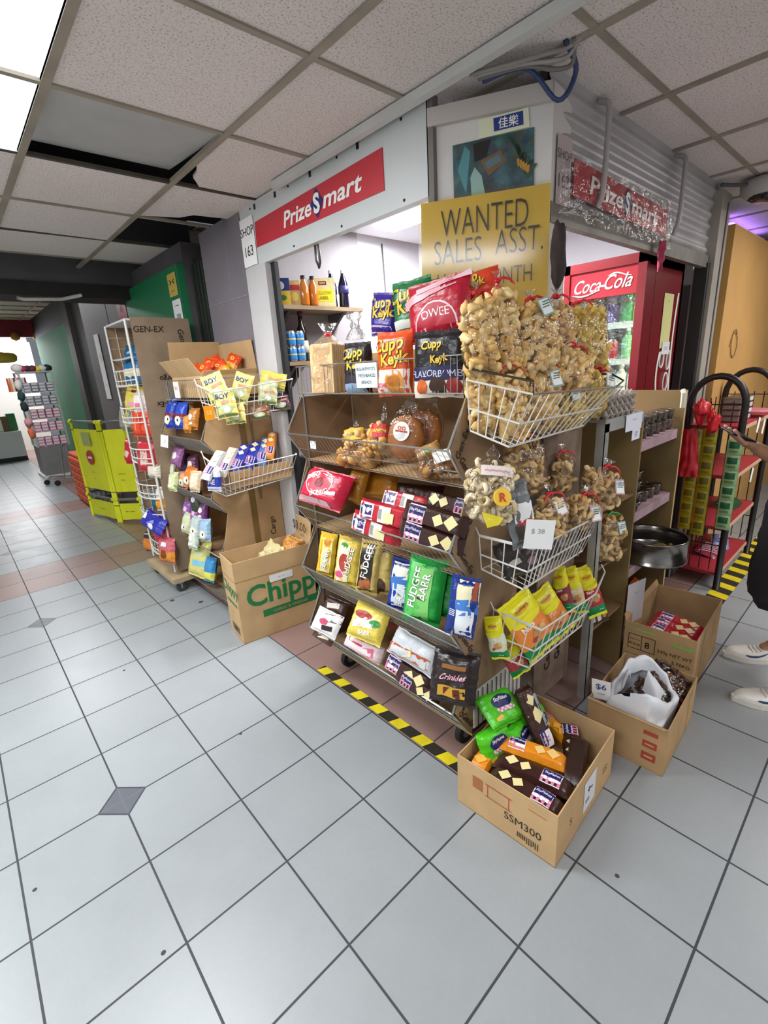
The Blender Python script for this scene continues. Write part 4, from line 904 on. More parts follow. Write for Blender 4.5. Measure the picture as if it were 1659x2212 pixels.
m = MB(); m.box((1.43, -.90, .1), (1.73, -.893, 1.28), STN); m.text('Gen-Ex', (1.62, -.901, .33), (0, 0, 1), (-1, 0, 0), .06, INK('#33271c'), .01, 0, None, .002); m.text('Cargo', (1.54, -.901, .3), (0, 0, 1), (-1, 0, 0), .06, INK('#33271c'), .01, 0, None, .002); part('side_board', m, SH)
note('price_tag', 'white price tag with blue figures hanging from the shelf crossbar', 'price tag', (2.0, -.996, 1.255), (1, 0, .12), (0, 0, 1), .17, .07, H('#dfe2ee', .7), [('- --', 0, .01, .03, '#4a5a8f')])
note('price_tag', 'second small white tag under the figures on the shelf crossbar', 'price tag', (2.03, -.997, 1.20), (1, 0, .12), (0, 0, 1), .085, .05, H('#dfe2ee', .7), [('17', 0, 0, .03, '#4a5a8f')])

PF = (-.38, -.88, .12)
b1 = hang_basket('wire_basket', 'large white wire basket of fish cracker bags at the top right of the stall',
    [(1.024, -0.870, 1.486), (1.079, -1.060, 1.440), (1.69, -1.06, 1.42), (1.72, -.90, 1.43)], [(1.028, -0.880, 1.335), (1.042, -1.010, 1.293), (1.50, -1.01, 1.30), (1.62, -.89, 1.30)], n=13, ns=5, dark_rim=True)
def fb(lab, px, py, y, w, h, t, n=60, roll=0, face=PF, tagc=None, r=.0155, tie='#d2232e', cols=None, flare=.032, tp=(.1, .3), up=(0, 0, 1), grp='fish cracker bags in the top right basket', kind='puff'):
    return clear_bag('cracker_bag', lab, 'snack bag', w, h, t, frame(at(px, py, 'y', y), face, up, roll), int(n*(2.0 if kind == 'puff' else 1.3)), r, cols, kind, tie, tagc, grp, flare, tagpos=tp)
TG = '#86aeb4'
YC = [H('#e8c96c', .6, 0, .1, 60), H('#dcb856', .6, 0, .1, 60)]
fb('tall fish cracker bag at the left end of the top right basket', 1036, 732, -.885, .10, .225, .08, 62, .02)
fb('narrow fish cracker bag standing tallest in the top right basket', 1086, 718, -.90, .09, .265, .08, 66, .06)
fb('wide fish cracker bag with blue tag in the middle of the back row', 1152, 738, -.94, .17, .22, .09, 110, .05, tagc=TG, tp=(.12, .42))
fb('fish cracker bag behind the wide tagged one in the top right basket', 1196, 722, -.88, .14, .22, .08, 70, -.12, cols=[H('#e0b478', .65, 0, .1, 60), H('#e8c48c', .65, 0, .1, 60)])
fb('yellower puffed cracker bag with broad rounded top at the right of the basket', 1254, 738, -.91, .21, .24, .1, 110, .1, cols=YC, r=.0165)
fb('small fish cracker bag at the left front of the top right basket', 1041, 866, -.885, .085, .20, .07, 48, .05)
fb('fish cracker bag at the front corner of the top right basket', 1103, 880, -.945, .10, .21, .075, 58, .05)
fb('fish cracker bag with large blue tag at the front of the basket', 1168, 862, -.96, .14, .20, .08, 72, -.15, tagc=TG, tp=(.15, .32))
fb('fish cracker bag lying diagonally across the right of the basket', 1228, 795, -.97, .17, .13, .075, 62, -.55, tagc=None, face=(-.35, -.8, .4))
fb('fish cracker bag with red tie and blue tag at the right end of the basket', 1275, 848, -.96, .16, .15, .08, 66, -.5, tagc=TG, tp=(.2, .4), cols=YC)
fb('fish cracker bag low at the right front corner of the basket', 1232, 888, -.95, .13, .13, .06, 44, -.2, tagc=TG, tp=(-.1, .45), cols=YC)

b2 = hang_basket('wire_basket', 'white wire basket with dried snacks and a price card, middle of the right end',
    [(1.10, -.86, .965), (1.085, -1.075, .975), (1.56, -1.07, .965), (1.70, -.90, .965)], [(1.10, -.87, .845), (1.11, -1.03, .815), (1.52, -1.03, .825), (1.64, -.89, .84)], n=15, ns=4)
CURL = [H('#d9b67c', .65, 0, .1, 50, .1, 30), H('#cba468', .65, 0, .1, 50, .1, 30), H('#e4c690', .65, 0, .1, 50, .1, 30)]
G2 = 'dried snack bags in the middle right basket'
o = clear_bag('cracker_bag', 'round bag of pale rings with pink lettering and a yellow R badge', 'snack bag', .16, .19, .07, frame(at(1062, 1062, 'y', -.97), (-.45, -.8, .35), (0, 0, 1), -.2), 110, .014, [H('#e8d3a6', .65), H('#f0e0be', .65)], 'curl', None, None, G2, .04, paper=(.0, .30, .10, .03, '#f1e6de', '~~~~', '#dd9aae'))
mb = MB(); M_ = frame(at(1085, 1075, 'y', -1.05), (-.45, -.8, .35), (0, 0, 1), -.1)
mb.lathe([(0, .004), (.026, .004), (.027, 0)], INK('#f0c01f'), 22, (0, 0, 0), Matrix.Rotation(math.pi/2, 3, 'X')); mb.text('R', (0, 0, 0), (1, 0, 0), (0, 0, 1), .035, INK('#c4271f'), .03, 0, None, .006); ob = mb.build('badge'); ob.parent = o; ob.matrix_parent_inverse = o.matrix_basis.inverted(); ob.matrix_basis = M_
mb = MB(); mb.prism([(-.03, 0, .01), (.035, 0, .018), (.028, 0, -.006), (.0, 0, -.025)], (0, .003, 0), FOIL('#e3d32a')); ob = mb.build('label'); ob.parent = o; ob.matrix_parent_inverse = o.matrix_basis.inverted(); ob.matrix_basis = frame(at(1060, 1122, 'y', -1.05), (-.45, -.8, .3), (0, 0, 1), -.5)
fb('tall bag of curled crackers at the back of the middle right basket', 1135, 1010, -.93, .15, .20, .08, 60, .1, cols=CURL, kind='curl', grp=G2)
fb('bag of twisted crackers standing behind the grey pouch', 1212, 1025, -.93, .09, .14, .07, 36, -.1, cols=CURL, kind='curl', grp=G2)
fb('bag of curled crackers with pink ribbon at the right of the middle basket', 1300, 1050, -1.05, .17, .12, .08, 50, -.4, cols=CURL, kind='curl', grp=G2, tagc='#c9a8b4', tp=(.25, .1))
fb('bag of dried curls behind the price card', 1190, 1120, -1.03, .12, .14, .07, 50, .0, cols=CURL, kind='curl', grp=G2, tagc='#c9a8b4', tp=(.1, .3))
fb('small bag with pink label and red ribbon at the front right of the middle basket', 1258, 1108, -1.04, .13, .11, .07, 44, -.25, cols=CURL, kind='curl', grp=G2, tagc='#d8b4be', tp=(.2, .05))
packet('snack_pouch', 'dark grey clear-fronted pouch with white label leaning in the middle basket', 'snack packet', .095, .21, .04, '#6f7377', frame(at(1122, 1110, 'y', -1.02), (-.4, -.85, .25), (0, 0, 1), .12), dec=[('q', .05, .02, .075, .06, 0, '#eef0f1'), ('q', .1, -.13, .07, .02, .05, '#b23a48'), ('q', 0, -.3, .07, .06, 0, '#4a4438')], group=G2, wr=.006)
note('price_card', 'white price card reading $38 in the middle right basket', 'price card', at(1165, 1155, 'y', -1.10), (.68, -.73, -.1), (0, -.1, 1), .085, .095, PAPER, [('$ 38', -.005, .01, .022, '#9a9a9a')])
packet('snack_pouch', 'black packet of dried snacks lying in the middle right basket', 'snack packet', .16, .10, .05, '#3a3430', frame((1.30, -.98, .88), (-.4, -.8, .4), (0, 0, 1), .1), dec=[('q', .1, .1, .05, .03, .3, '#8a6a70'), ('q', -.2, -.1, .04, .03, .2, '#b5b3ae')], group=G2)
packet('snack_pouch', 'large black packet of dried snacks at the left corner of the middle basket', 'snack packet', .15, .13, .06, '#2e2a28', frame((1.19, -.96, .89), (-.6, -.7, .4), (0, 0, 1), .3), dec=[('q', .1, .1, .04, .03, .3, '#6f5a5e'), ('q', -.2, -.1, .04, .02, .2, '#a3a09a'), ('e', .2, -.2, .02, .015, '#8a6a70')], group=G2, wr=.01)
packet('snack_pouch', 'grey packet of dried snacks at the right of the middle basket floor', 'snack packet', .16, .09, .05, '#57524c', frame((1.43, -.98, .86), (-.4, -.8, .4), (0, 0, 1), -.1), dec=[('q', 0, .1, .06, .03, .3, '#8f8478')], group=G2)

b3 = hang_basket('wire_basket', 'lowest wire basket of yellow and green nut packets on the right end',
    [(1.19, -.86, .645), (1.20, -1.05, .63), (1.60, -1.06, .62), (1.82, -1.0, .62)], [(1.16, -.87, .475), (1.18, -1.02, .475), (1.58, -1.02, .47), (1.74, -.97, .48)], n=9, ns=4)
def nut(lab, px, py, y, w, h, roll, face=(-.35, -.85, .35), zone='#e98a3a', name2='Nuts', t=.04):
    return packet('nut_packet', lab, 'nut packet', w, h, t, '#e6de1e', frame(at(px, py, 'y', y), face, (0, 0, 1), roll), bands=[(-.44, -.28, '#0e8a4a'), (-.28, .12, zone)], group='nut packets in the lowest basket', wr=.005, pu=3,
      dec=[('e', 0, .3, w*.26, h*.05, '#d8a414'), ('t', 'growers', 0, .3, w*.13, '#7a3d0c', 0, .02), ('e', .0, .12, w*.45, h*.07, '#e6de1e'), ('t', name2, -.1, .02, w*.2, '#f7efe0', .15, .03), ('e', .1, -.14, w*.22, h*.07, '#c98a4a'), ('e', .25, -.1, w*.09, h*.04, '#d9b27a'), ('e', -.1, -.2, w*.1, h*.035, '#a33a4a'), ('t', 'mixed', .2, -.36, w*.1, '#d8ead8', 0, .02)], sealc='#0e8a4a' if False else None)
nut('big yellow and orange nut packet at the front of the lowest basket', 1142, 1350, -.955, .158, .25, .42)
nut('nut packet with red stripe second from the front in the lowest basket', 1192, 1322, -.955, .12, .22, .42, name2='Mix')
nut('nut packet with dark red middle, third from the front', 1222, 1300, -.93, .11, .21, .40, zone='#a32c4a', name2='Peas')
nut('slim nut packet standing at the left of the upright group', 1213, 1275, -.93, .07, .2, .28, face=(-.9, -.4, .2), zone='#8a3040')
nut('slim nut packet in the middle of the upright group', 1240, 1275, -.95, .07, .21, .3, face=(-.85, -.5, .2), zone='#d9c9a0')
nut('nut packet with red band at the right of the upright group', 1274, 1277, -.98, .085, .24, .3, face=(-.6, -.75, .2), zone='#b5223e', name2='Nuts')
nut('nut packet showing its back at the left corner of the lowest basket', 1072, 1378, -.895, .07, .17, .25, face=(-.9, -.3, .1), zone='#d8dcc0')
nut('nut packet low behind the front wires of the lowest basket', 1108, 1418, -.92, .08, .17, .4, face=(-.5, -.8, .2), zone='#a33a3a')

# things on the shelf unit
def egg_tray(lab, x, y, z):
    mb = MB(); c = H('#b3aaa0', .95, 0, .3, 60, .12, 20)
    mb.grid(lambda s, q: V((x + .29*(s-.5), y + .24*(q-.5), z + .022 + .02*math.sin(s*6*6.283)*math.sin(q*5*6.283))), 48, 40, c); mb.grid(lambda s, q: V((x + .29*(s-.5), y + .24*(q-.5), z + .016 + .02*math.sin(s*6*6.283)*math.sin(q*5*6.283))), 48, 40, c, True)
    return tag(mb.build('egg_tray', smooth=True), lab, 'egg tray', 'stacked egg trays')
for k in range(3): egg_tray(['lowest grey egg tray on top of the shelf unit', 'middle grey egg tray of the stack on the shelf unit', 'topmost grey egg tray holding two eggs'][k], 1.86, -.875, 1.292 + .03*k)
mb = MB(); blob(mb, at(1322, 868, 'y', -.93), .032, H('#b3138f', .4), None, .0, ICO3, (1, 1, 1.25)); tag(mb.build('egg', smooth=True), 'bright purple egg on the egg trays', 'egg')
mb = MB(); blob(mb, at(1352, 872, 'y', -.93), .03, H('#ddd6c8', .5), None, .0, ICO3, (1.2, 1, 1)); tag(mb.build('egg', smooth=True), 'plain white egg beside the purple egg', 'egg')
TUBC = film('tub_plastic', '#e9e6e2', .3, .2)
def tub(lab, x, y, z, r, h, fill, grp):
    root = thing('snack_tub', lab, 'tub', (x, y, z), group=grp)
    b = MB(); b.lathe([(0, .002), (r*.84, .002), (r*.95, h*.86), (0, h*.87)], fill, 16); b.build('contents', root, True)
    b = MB(); b.lathe([(0, 0), (r*.86, 0), (r*.99, h*.9)], TUBC, 16); b.build('cup', root, True)
    b = MB(); b.lathe([(r*.98, h*.88), (r*1.06, h*.9), (r*1.06, h*.95), (r*.98, h*.97), (r*.9, h*.94), (0, h*.94)], TUBC, 16); b.build('lid', root, True); return root
FA, FB_, FC = H('#5a3f2c', .7, 0, .3, 80, .3, 40), H('#7a5d3a', .7, 0, .3, 80, .3, 40), H('#3a2f35', .7, 0, .3, 80, .3, 40)
wd = ['leftmost', 'second from the left', 'third from the left', 'fourth from the left', 'fifth from the left', 'rightmost']
for k in range(6):
    tub('snack tub on the top pink shelf, front row, ' + wd[k], 2.165 + .083*k, -.93, 1.147, .038, .055, (FA, FB_)[k % 2], 'snack tubs on the top pink shelf')
    tub('upper snack tub, ' + wd[k] + ' pile on the top pink shelf', 2.165 + .083*k, -.93, 1.203, .038, .05, (FB_, FA)[k % 2], 'snack tubs on the top pink shelf')
for k in range(4): tub(['lowest', 'second', 'third', 'topmost'][k] + ' tub of the stack at the left of the second pink shelf', 2.18, -.93, .807 + .05*k, .055, .048, FC, 'stacked tubs on the second pink shelf')
for k in range(4): tub('low tub on the second pink shelf, ' + ['nearest the stack of tubs', 'second from the stack', 'third from the stack', 'next to the end board'][k], 2.29 + .085*k, -.92, .807, .038, .06, (FC, FA, FB_, FA)[k], 'low tubs on the second pink shelf')
t = thing('metal_tin', 'round steel tin standing out from the lower pink shelf', 'tin', (2.37, -1.0, .517))
SS = H('#8f8d8a', .22, .95, .05, 5, .15, 3)
mb = MB(); mb.lathe([(0, .0), (.155, 0), (.165, .004), (.165, .012), (.16, .016), (.16, .115), (.165, .12), (.16, .124), (.154, .118), (.154, .045), (.158, .04), (0, .04)], SS, 36); o = mb.build('bowl', t, True)
mb = MB()
for k in range(7): blob(mb, (random.uniform(-.08, .08), random.uniform(-.08, .08), .055), .022, H('#8a7a34', .6, 0, .2, 40), rndR(), .3, ICO2, (1.6, .6, .5))
tag(mb.build('dried_fish', t, True), kind='stuff')
clear_bag('cracker_bag', 'clear bag of puffed rings with green twist tie on the low shelf of the unit', 'snack bag', .14, .2, .09, frame((1.86, -.98, .76), (-.4, -.85, .15), (.3, 0, 1)), 50, .022, CURL, 'curl', '#2f9a4a', TG, None, .05, tagpos=(.2, .3))
packet('snack_packet', 'small brown packet with bottle print on the lowest shelf board', 'snack packet', .13, .12, .05, '#4a3226', frame((1.80, -.97, .42), (-.5, -.8, .3), (0, 0, 1), .25), dec=[('q', -.2, 0, .02, .07, 0, '#cfc6b8'), ('q', .05, -.1, .02, .05, 0, '#ded6c8'), ('e', .3, -.1, .015, .02, '#b59a3a')], wr=.006)
packet('snack_packet', 'orange snack bag on the floor shelf beside the divider board', 'snack packet', .14, .08, .05, '#d9661a', frame((2.25, -.98, .36), (-.3, -.8, .5), (0, 0, 1), .5), dec=[('q', -.3, .2, .03, .04, 0, '#b8c4c2')])
mb = MB(); mb.tube([(2.56, -1.003, 1.345), (2.55, -1.012, 1.33), (2.55, -1.013, 1.26)], .012, H('#d9d8c4', .6), 6); tag(mb.build('tape_tab'), 'strip of pale tape folded over the end board', 'tape')

# ---------------------------------------------------------------- cartons on the floor
def flat_prints(items):
    def f(b):
        for it in items:
            s, o, r, u, sz, c = it[:6]
            if s == '#': b.quad(o, r, u, sz[0], sz[1], INK(c), .0012)
            else: b.text(s, o, r, u, sz, INK(c), it[6] if len(it) > 6 else .01, 0, None, .0014)
    return f
X_, Y_, Z_ = (1, 0, 0), (0, 1, 0), (0, 0, 1)
LB, FR = (0, -1, 0), (1, 0, 0)
wA, dA, hA = .47, .37, .21
pA = [('SSM300', (-wA/2, -.07, .085), LB, Z_, .042, '#2a2018'), ('lllll|||l||', (-wA/2, -.09, .035), LB, Z_, .03, '#2a2018'), ('#', (-wA/2, .02, .16), LB, Z_, (.1, .004), '#b5482a'), ('#', (-wA/2, .02, .11), LB, Z_, (.1, .003), '#b5482a'), ('#', (-wA/2, .06, .135), LB, Z_, (.003, .05), '#b5482a'), ('#', (-wA/2, -.02, .135), LB, Z_, (.003, .05), '#b5482a'), ('#', (-wA/2, .10, .14), LB, Z_, (.04, .05), '#a8683c'),
      ('#', (-wA/2, -.12, .17), LB, Z_, (.06, .003), '#c2744a'), ('#', (.02, -dA/2, .105), FR, Z_, (.1, .13), '#e3e6ea'), ('+-', (.02, -dA/2-.001, .12), FR, Z_, .05, '#3a4250'), ('==', (.0, -dA/2-.001, .08), FR, Z_, .03, '#3a4250'), ('::::', (.16, -dA/2, .09), FR, Z_, .05, '#3d3022'), ('s', (-.13, -dA/2, .1), FR, Z_, .06, '#7a6244', -.01)]
A = carton('carton', 'open brown carton of crackers nearest the viewer', wA, dA, hA, frame((1.147, -1.085, 0), (.06, -1, 0), Z_), CARD2, prints=flat_prints(pA))
def inA(x, y, z): return A.matrix_world @ V((x, y, z))
bpy.context.view_layer.update()
AX = A.matrix_world.to_3x3()
def lay(lab, x, y, z, w, h, t, col, rz, tilt=0, **k):
    """slug lying in the nearest carton, print upwards"""
    al = V((math.cos(rz), math.sin(rz), 0)); nrm = V((0, 0, 1)) + V((0, -1, 0)) * tilt
    up = V((-math.sin(rz), math.cos(rz), 0))
    M = frame(inA(x, y, z), AX @ nrm, AX @ up); return slug(lab, w, h, t, col, M, 'cracker packs in the nearest carton', **k)
lay('orange cracker pack against the far left wall of the nearest carton', -.11, .135, .15, .2, .07, .05, '#e08a1f', .1, flip=True, pale='#e9b04a')
lay('orange cracker pack lying across the middle of the nearest carton', -.035, .0, .185, .23, .07, .05, '#e08a1f', -1.25, flip=False, pale='#e9c27a', tilt=.1)
lay('chocolate cracker pack with pale crackers, right of the front pair in the nearest carton', -.105, -.035, .165, .26, .07, .05, CHOC, -1.42, 0, flip=True)
lay('chocolate cracker pack with pale crackers, left of the front pair in the nearest carton', -.18, -.045, .16, .25, .07, .05, CHOC, -1.5, .0, flip=True)
lay('chocolate cracker pack with barcode back lying at the right of the nearest carton', .05, -.12, .165, .22, .07, .05, '#33211d', .3, logo=False)
lay('chocolate cracker pack at the right wall of the nearest carton', .13, -.07, .15, .2, .065, .05, CHOC, .5, flip=True)
packet('cracker_pack', 'chocolate cracker pack standing upright among the green packs', 'biscuit pack', .075, .24, .05, CHOC, frame(inA(.06, .045, .25), AX @ V((-.1, -.8, .55)), AX @ V((.12, .45, 1))), group='cracker packs in the nearest carton', pu=8, pv=8, seal=.02, wr=.002,
   dec=[('q', -.1, .3, .035, .03, .9, '#eadca0'), ('q', -.08, .06, .045, .045, .6, '#eadca0'), ('q', .3, .1, .02, .12, 0, '#9aa2b0'), ('q', -.05, -.32, .055, .06, 0, '#f0e4ea'), ('c', .1, -.32, .03, .07, 1.57, '#d87fa5', 5), ('q', -.24, -.31, .024, .07, 0, '#1d1f63'), ('t', 'SkyFlakes', -.24, -.31, .014, '#f4f2ee', 1.57, .02)])
GR = '#4fc11f'
def green(lab, x, y, z, w, h, t, face, up, roll=0):
    return packet('cracker_pack', lab, 'biscuit pack', w, h, t, GR, frame(inA(x, y, z), AX @ V(face), AX @ V(up), roll), group='green cracker packs in the nearest carton', pu=8, pv=8, seal=.02, wr=.004,
        dec=[('e', 0, .12, w*.3, h*.2, '#1d1f63'), ('t', 'SkyFlakes', 0, .18, w*.11, '#f4f2ee', 0, .02, .15), ('q', 0, -.12, w*.5, h*.13, 0, '#efe3ea'), ('c', 0, -.12, w*.5, h*.13, 0, '#d87fa5', 8), ('q', -.3, -.3, w*.2, h*.1, .2, '#e9b43a')])
green('green cracker pack lying on top of the green stack in the nearest carton', -.01, .15, .285, .17, .13, .055, (.0, -.5, .85), (0, 1, .5), -.25)
green('green cracker pack at the left of the green stack in the nearest carton', -.085, .125, .19, .14, .12, .06, (-.3, -.9, .4), (0, .3, 1))
green('green cracker pack in the middle below the top one', .01, .08, .18, .12, .12, .06, (.1, -.9, .4), (0, .3, 1))
green('green cracker pack at the right of the green stack in the nearest carton', .12, .06, .18, .11, .13, .06, (.2, -.9, .4), (0, .3, 1))
green('green cracker pack at the bottom of the nearest carton, under the green stack', .05, .12, .08, .2, .1, .08, (0, -.9, .4), (0, .3, 1))

lay('orange cracker pack with check band at the right wall of the nearest carton', .175, .02, .14, .18, .06, .05, '#e08a1f', 1.2, flip=True, pale='#e9b04a')
lay('dark cracker pack on the floor of the nearest carton below the front pair', -.1, -.04, .075, .22, .12, .07, '#33211d', -1.45, logo=False)
wB, dB, hB = .41, .29, .21
pB = [('#', (-wB/2, -.09, .165), LB, Z_, (.05, .018), '#a8432c'), ('#', (-wB/2, -.09, .115), LB, Z_, (.05, .03), '#a8432c'), ('#', (-wB/2, -.09, .06), LB, Z_, (.05, .034), '#a8432c'), ('#', (-wB/2-.001, -.09, .115), LB, Z_, (.03, .006), '#c9a678'), ('#', (-wB/2-.001, -.09, .06), LB, Z_, (.03, .008), '#c9a678'), ('#', (.1, -dB/2, .1), FR, Z_, (.004, .2), '#6f9a3a')]
Bx = carton('carton', 'open brown carton holding a white plastic bag, behind the nearest carton', wB, dB, hB, frame((1.715, -1.24, 0), (.05, -1, 0), Z_), CARD, flaps=[('l', .04, 60)], prints=flat_prints(pB))
t = thing('plastic_bag', 'white plastic carrier bag sagging open in the second carton', 'plastic bag', (1.66, -1.25, .02))
WPL = H('#e3e6ec', .45, 0, .25, 16); sd = V((9, 1, 4)); mb = MB()
def carrier(s, q):
    a = 6.2832*s; R = 1.0 if q < .75 else 1 - (q-.75)*.9; z = .02 + .24*min(1, q*1.2) + (.05*math.sin(2*a+.6) if q > .5 else 0)*min(1, (q-.5)*3)
    if q > .9: z -= (q-.9)*.7
    x = .155*R*math.copysign(abs(math.cos(a))**.8, math.cos(a))*(.75+.25*min(1, q*3)); y = .115*R*math.copysign(abs(math.sin(a))**.8, math.sin(a))*(.75+.25*min(1, q*3))
    p = V((1.66 + x, -1.25 + y, z)); d = noise.noise(p*15+sd)*.022 + noise.noise(p*40+sd)*.006; return p + V((d*math.cos(a)*.7, d*math.sin(a)*.7, d))
_c0 = carrier
def carrier(s, q):
    p = _c0(s, q); return V((min(max(p.x, 1.528), 1.80), min(max(p.y, -1.362), -1.11), p.z))
mb.grid(carrier, 56, 26, WPL); part('bag_body', mb, t, True)
mb = MB()
for cx, dx, h in ((-.02, .05, .05), (.0, -.03, .06)):
    y = -1.325 if cx < 0 else -1.17
    mb.grid(lambda s, q: V((1.66 + cx + dx*(q-.3)*1.6 + .05*math.cos(3.14*s)*(1-.2*q), y + (.03 if y < -1.2 else -.02)*q*2 + .022*(q-.5), .235 + h*math.sin(3.14*s)*(.8+.5*q) + noise.noise(V((s*5, q*4, cx*50)))*.012)), 18, 5, WPL)
part('handle', mb, t, True)
mb = MB()
for k in range(70): a = random.random()*6.28; q = random.random()**.5; blob(mb, (1.66 + .10*q*math.cos(a), -1.25 + .075*q*math.sin(a), .16 + random.random()*.02), .014, H('#6a4335', .7, 0, .3, 60, .25, 40), rndR(), .5, ICO1, (1.7, .5, .4))
o = tag(mb.build('dried_shrimp', smooth=True), 'reddish dried shrimps heaped inside the white carrier bag', 'dried food', None, 'stuff')
root = clear_bag('dried_food_bag', 'clear bag of dark brown dried strips beside the white carrier bag', 'snack bag', .2, .19, .07, frame((1.80, -1.285, .19), (-.3, -.5, .85), (0, 1, .4)), 130, .014, [H('#4a2a1c', .6), H('#6a3f28', .6), H('#38201a', .6)], 'puff', None, None, None, .02, 'dried_strips')
note('price_card', 'white card with blue figures tucked at the back corner of the second carton', 'price card', (1.545, -1.135, .235), (.3, -.95, -.2), (-.15, 0, 1), .07, .1, PAPER, [('$6', 0, .015, .04, '#3a4a8a', .01), ('---', 0, -.02, .03, '#3a4a8a')])

wC, dC, hC = .50, .30, .30
pC = [('8', (-wC/2, .045, .2), LB, Z_, .045, '#2a2018'), ('#', (-wC/2, .07, .24), LB, Z_, (.12, .003), '#2a2018'), ('#', (-wC/2, .07, .165), LB, Z_, (.12, .003), '#2a2018'), ('#', (-wC/2, .07, .2), LB, Z_, (.003, .075), '#2a2018'), ('#', (-wC/2, .012, .2), LB, Z_, (.003, .075), '#2a2018'), ('#', (-wC/2, .128, .2), LB, Z_, (.003, .075), '#2a2018'), ('___', (-wC/2, .1, .215), LB, Z_, .03, '#2a2018'), ('===', (-wC/2, .1, .19), LB, Z_, .03, '#2a2018'),
      ('240g NET WT', (-wC/2, -.07, .19), LB, Z_, .024, '#2a2018'), ('5.76KG', (-wC/2, -.10, .155), LB, Z_, .024, '#2a2018'), ('NUGGET', (-wC/2, .09, .125), LB, Z_, .022, '#4a3826'), ('#', (-wC/2, -.05, .075), LB, Z_, (.04, .018), '#a8432c'), ('#', (-wC/2, -.1, .245), LB, Z_, (.09, .018), '#8fb05a'), ('#', (-wC/2, .06, .27), LB, Z_, (.1, .012), '#9db464'), ('#', (-.1, -dC/2, .15), FR, Z_, (.006, .28), '#7fa03a'), ('#', (-.16, -dC/2, .15), FR, Z_, (.004, .28), '#7fa03a')]
Cx = carton('carton', 'open carton of red cracker packs, farthest of the three floor cartons', wC, dC, hC, frame((2.30, -1.165, 0), (.05, -1, 0), Z_), CARD, flaps=[('b', .03, 20)], prints=flat_prints(pC))
bpy.context.view_layer.update(); CM = Cx.matrix_world.copy()
for k in range(3):
    for j in range(2):
        slug(['nearest', 'middle', 'farthest'][k] + ' red cracker pack of the ' + ['lower layer', 'top layer'][j] + ' in the farthest carton', .22, .07, .055, '#b5202c', frame(CM @ V((-.14 + .075*k + .02*j, -.015, .06 + .15*j)), (-.2, -.1, 1), (1, 0, 0)), 'red cracker packs in the farthest carton', pale='#e3c98a')
b = carton('carton', 'brown inner box carrying the upper red cracker packs', .3, .24, .05, frame((2.26, -1.165, .095), (0, -1, 0), Z_))
note('card_sheet', 'white card standing upright at the back of the farthest carton', 'card', (2.14, -1.03, .36), (.95, -.2, 0), (0, 0, 1), .14, .22, H('#c3bfc2', .7), [('--', 0, .05, .05, '#8a96b0')])

# ---------------------------------------------------------------- drinks fridge and its cans
FX, FY0, FY1, FD = 2.75, -.71, -.25, .58
FR_ = thing('drinks_fridge', 'tall red glass-door drinks fridge with white script header', 'fridge', (FX+.3, -.48, 0))
RF = H('#7d0f19', .35, 0, .03, 8, .06, 3); WI = H('#e9ecec', .5)
m = MB(); m.box((FX+.04, FY0, 0), (FX+FD, FY0+.03, 2.02), RF); m.box((FX+.04, FY1-.03, 0), (FX+FD, FY1, 2.02), RF); m.box((FX+.04, FY0, 1.98), (FX+FD, FY1, 2.04), RF); m.box((FX+FD-.03, FY0, 0), (FX+FD, FY1, 2.02), RF); m.box((FX+.04, FY0, 0), (FX+FD, FY1, .25), RF)
m.box((FX+.05, FY0+.03, .25), (FX+FD-.03, FY0+.035, 1.98), WI); m.box((FX+.05, FY1-.035, .25), (FX+FD-.03, FY1-.03, 1.98), WI); m.box((FX+FD-.04, FY0+.03, .25), (FX+FD-.03, FY1-.03, 1.98), WI)
m.box((FX+.13, FY0-.002, .05), (FX+.136, FY0, 2.0), H('#5d0a12', .5)); part('cabinet', m, FR_)
m = MB(); m.box((FX, FY0, .2), (FX+.04, FY0+.045, 2.04), RF); m.box((FX, FY1-.035, .2), (FX+.04, FY1, 2.04), RF); m.box((FX, FY0, 1.99), (FX+.04, FY1, 2.04), RF); m.box((FX, FY0, .2), (FX+.04, FY1, .3), RF); m.box((FX+.01, FY0+.02, 1.845), (FX+.04, FY1-.02, 1.99), H('#a81d2a', .3)); d_ = part('door', m, FR_)
m = MB(); m.box((FX+.018, FY0+.045, .3), (FX+.022, FY1-.035, 1.85), GLASSY); o = m.build('glass', d_)
m = MB(); ow = V((FX+.008, -.475, 1.915)); m.text('Coca', ow + V((0, .085, 0)), (0, -1, 0), Z_, .10, WHT, .004, .45, .155, .001); m.text('-', ow + V((0, -.0, -.01)), (0, -1, 0), Z_, .1, WHT, .006, .3, None, .001); m.text('Cola', ow + V((0, -.088, .004)), (0, -1, 0), Z_, .105, WHT, .004, .45, .15, .001)
m.tube([ow + V((-.001, .175 - .02*k, -.04 - .012*math.sin(k*.5))) for k in range(9)], [.001, .003, .004, .004, .004, .003, .003, .002, .001], WHT, 5); m.tube([ow + V((-.001, -.03 - .018*k, .035 + .012*math.sin(k*.7))) for k in range(8)], [.001, .003, .004, .004, .003, .003, .002, .001], WHT, 5); o = m.build('lettering', d_)
for z in (1.70, 1.50, 1.28, 1.0): m = MB(); m.box((FX+.06, FY0+.036, z-.022), (FX+FD-.05, FY1-.036, z), WI); m.box((FX+.055, FY0+.036, z-.028), (FX+.062, FY1-.036, z+.006), WHT); part('shelf', m, FR_)
m = MB(); m.box((FX+.05, FY0+.04, .35), (FX+.065, FY0+.055, 1.84), emit('#fff6d8', 7)); m.box((FX+.06, FY0+.05, 1.955), (FX+.1, FY1-.05, 1.97), emit('#f4f8ff', 5)); part('light_strip', m, FR_)
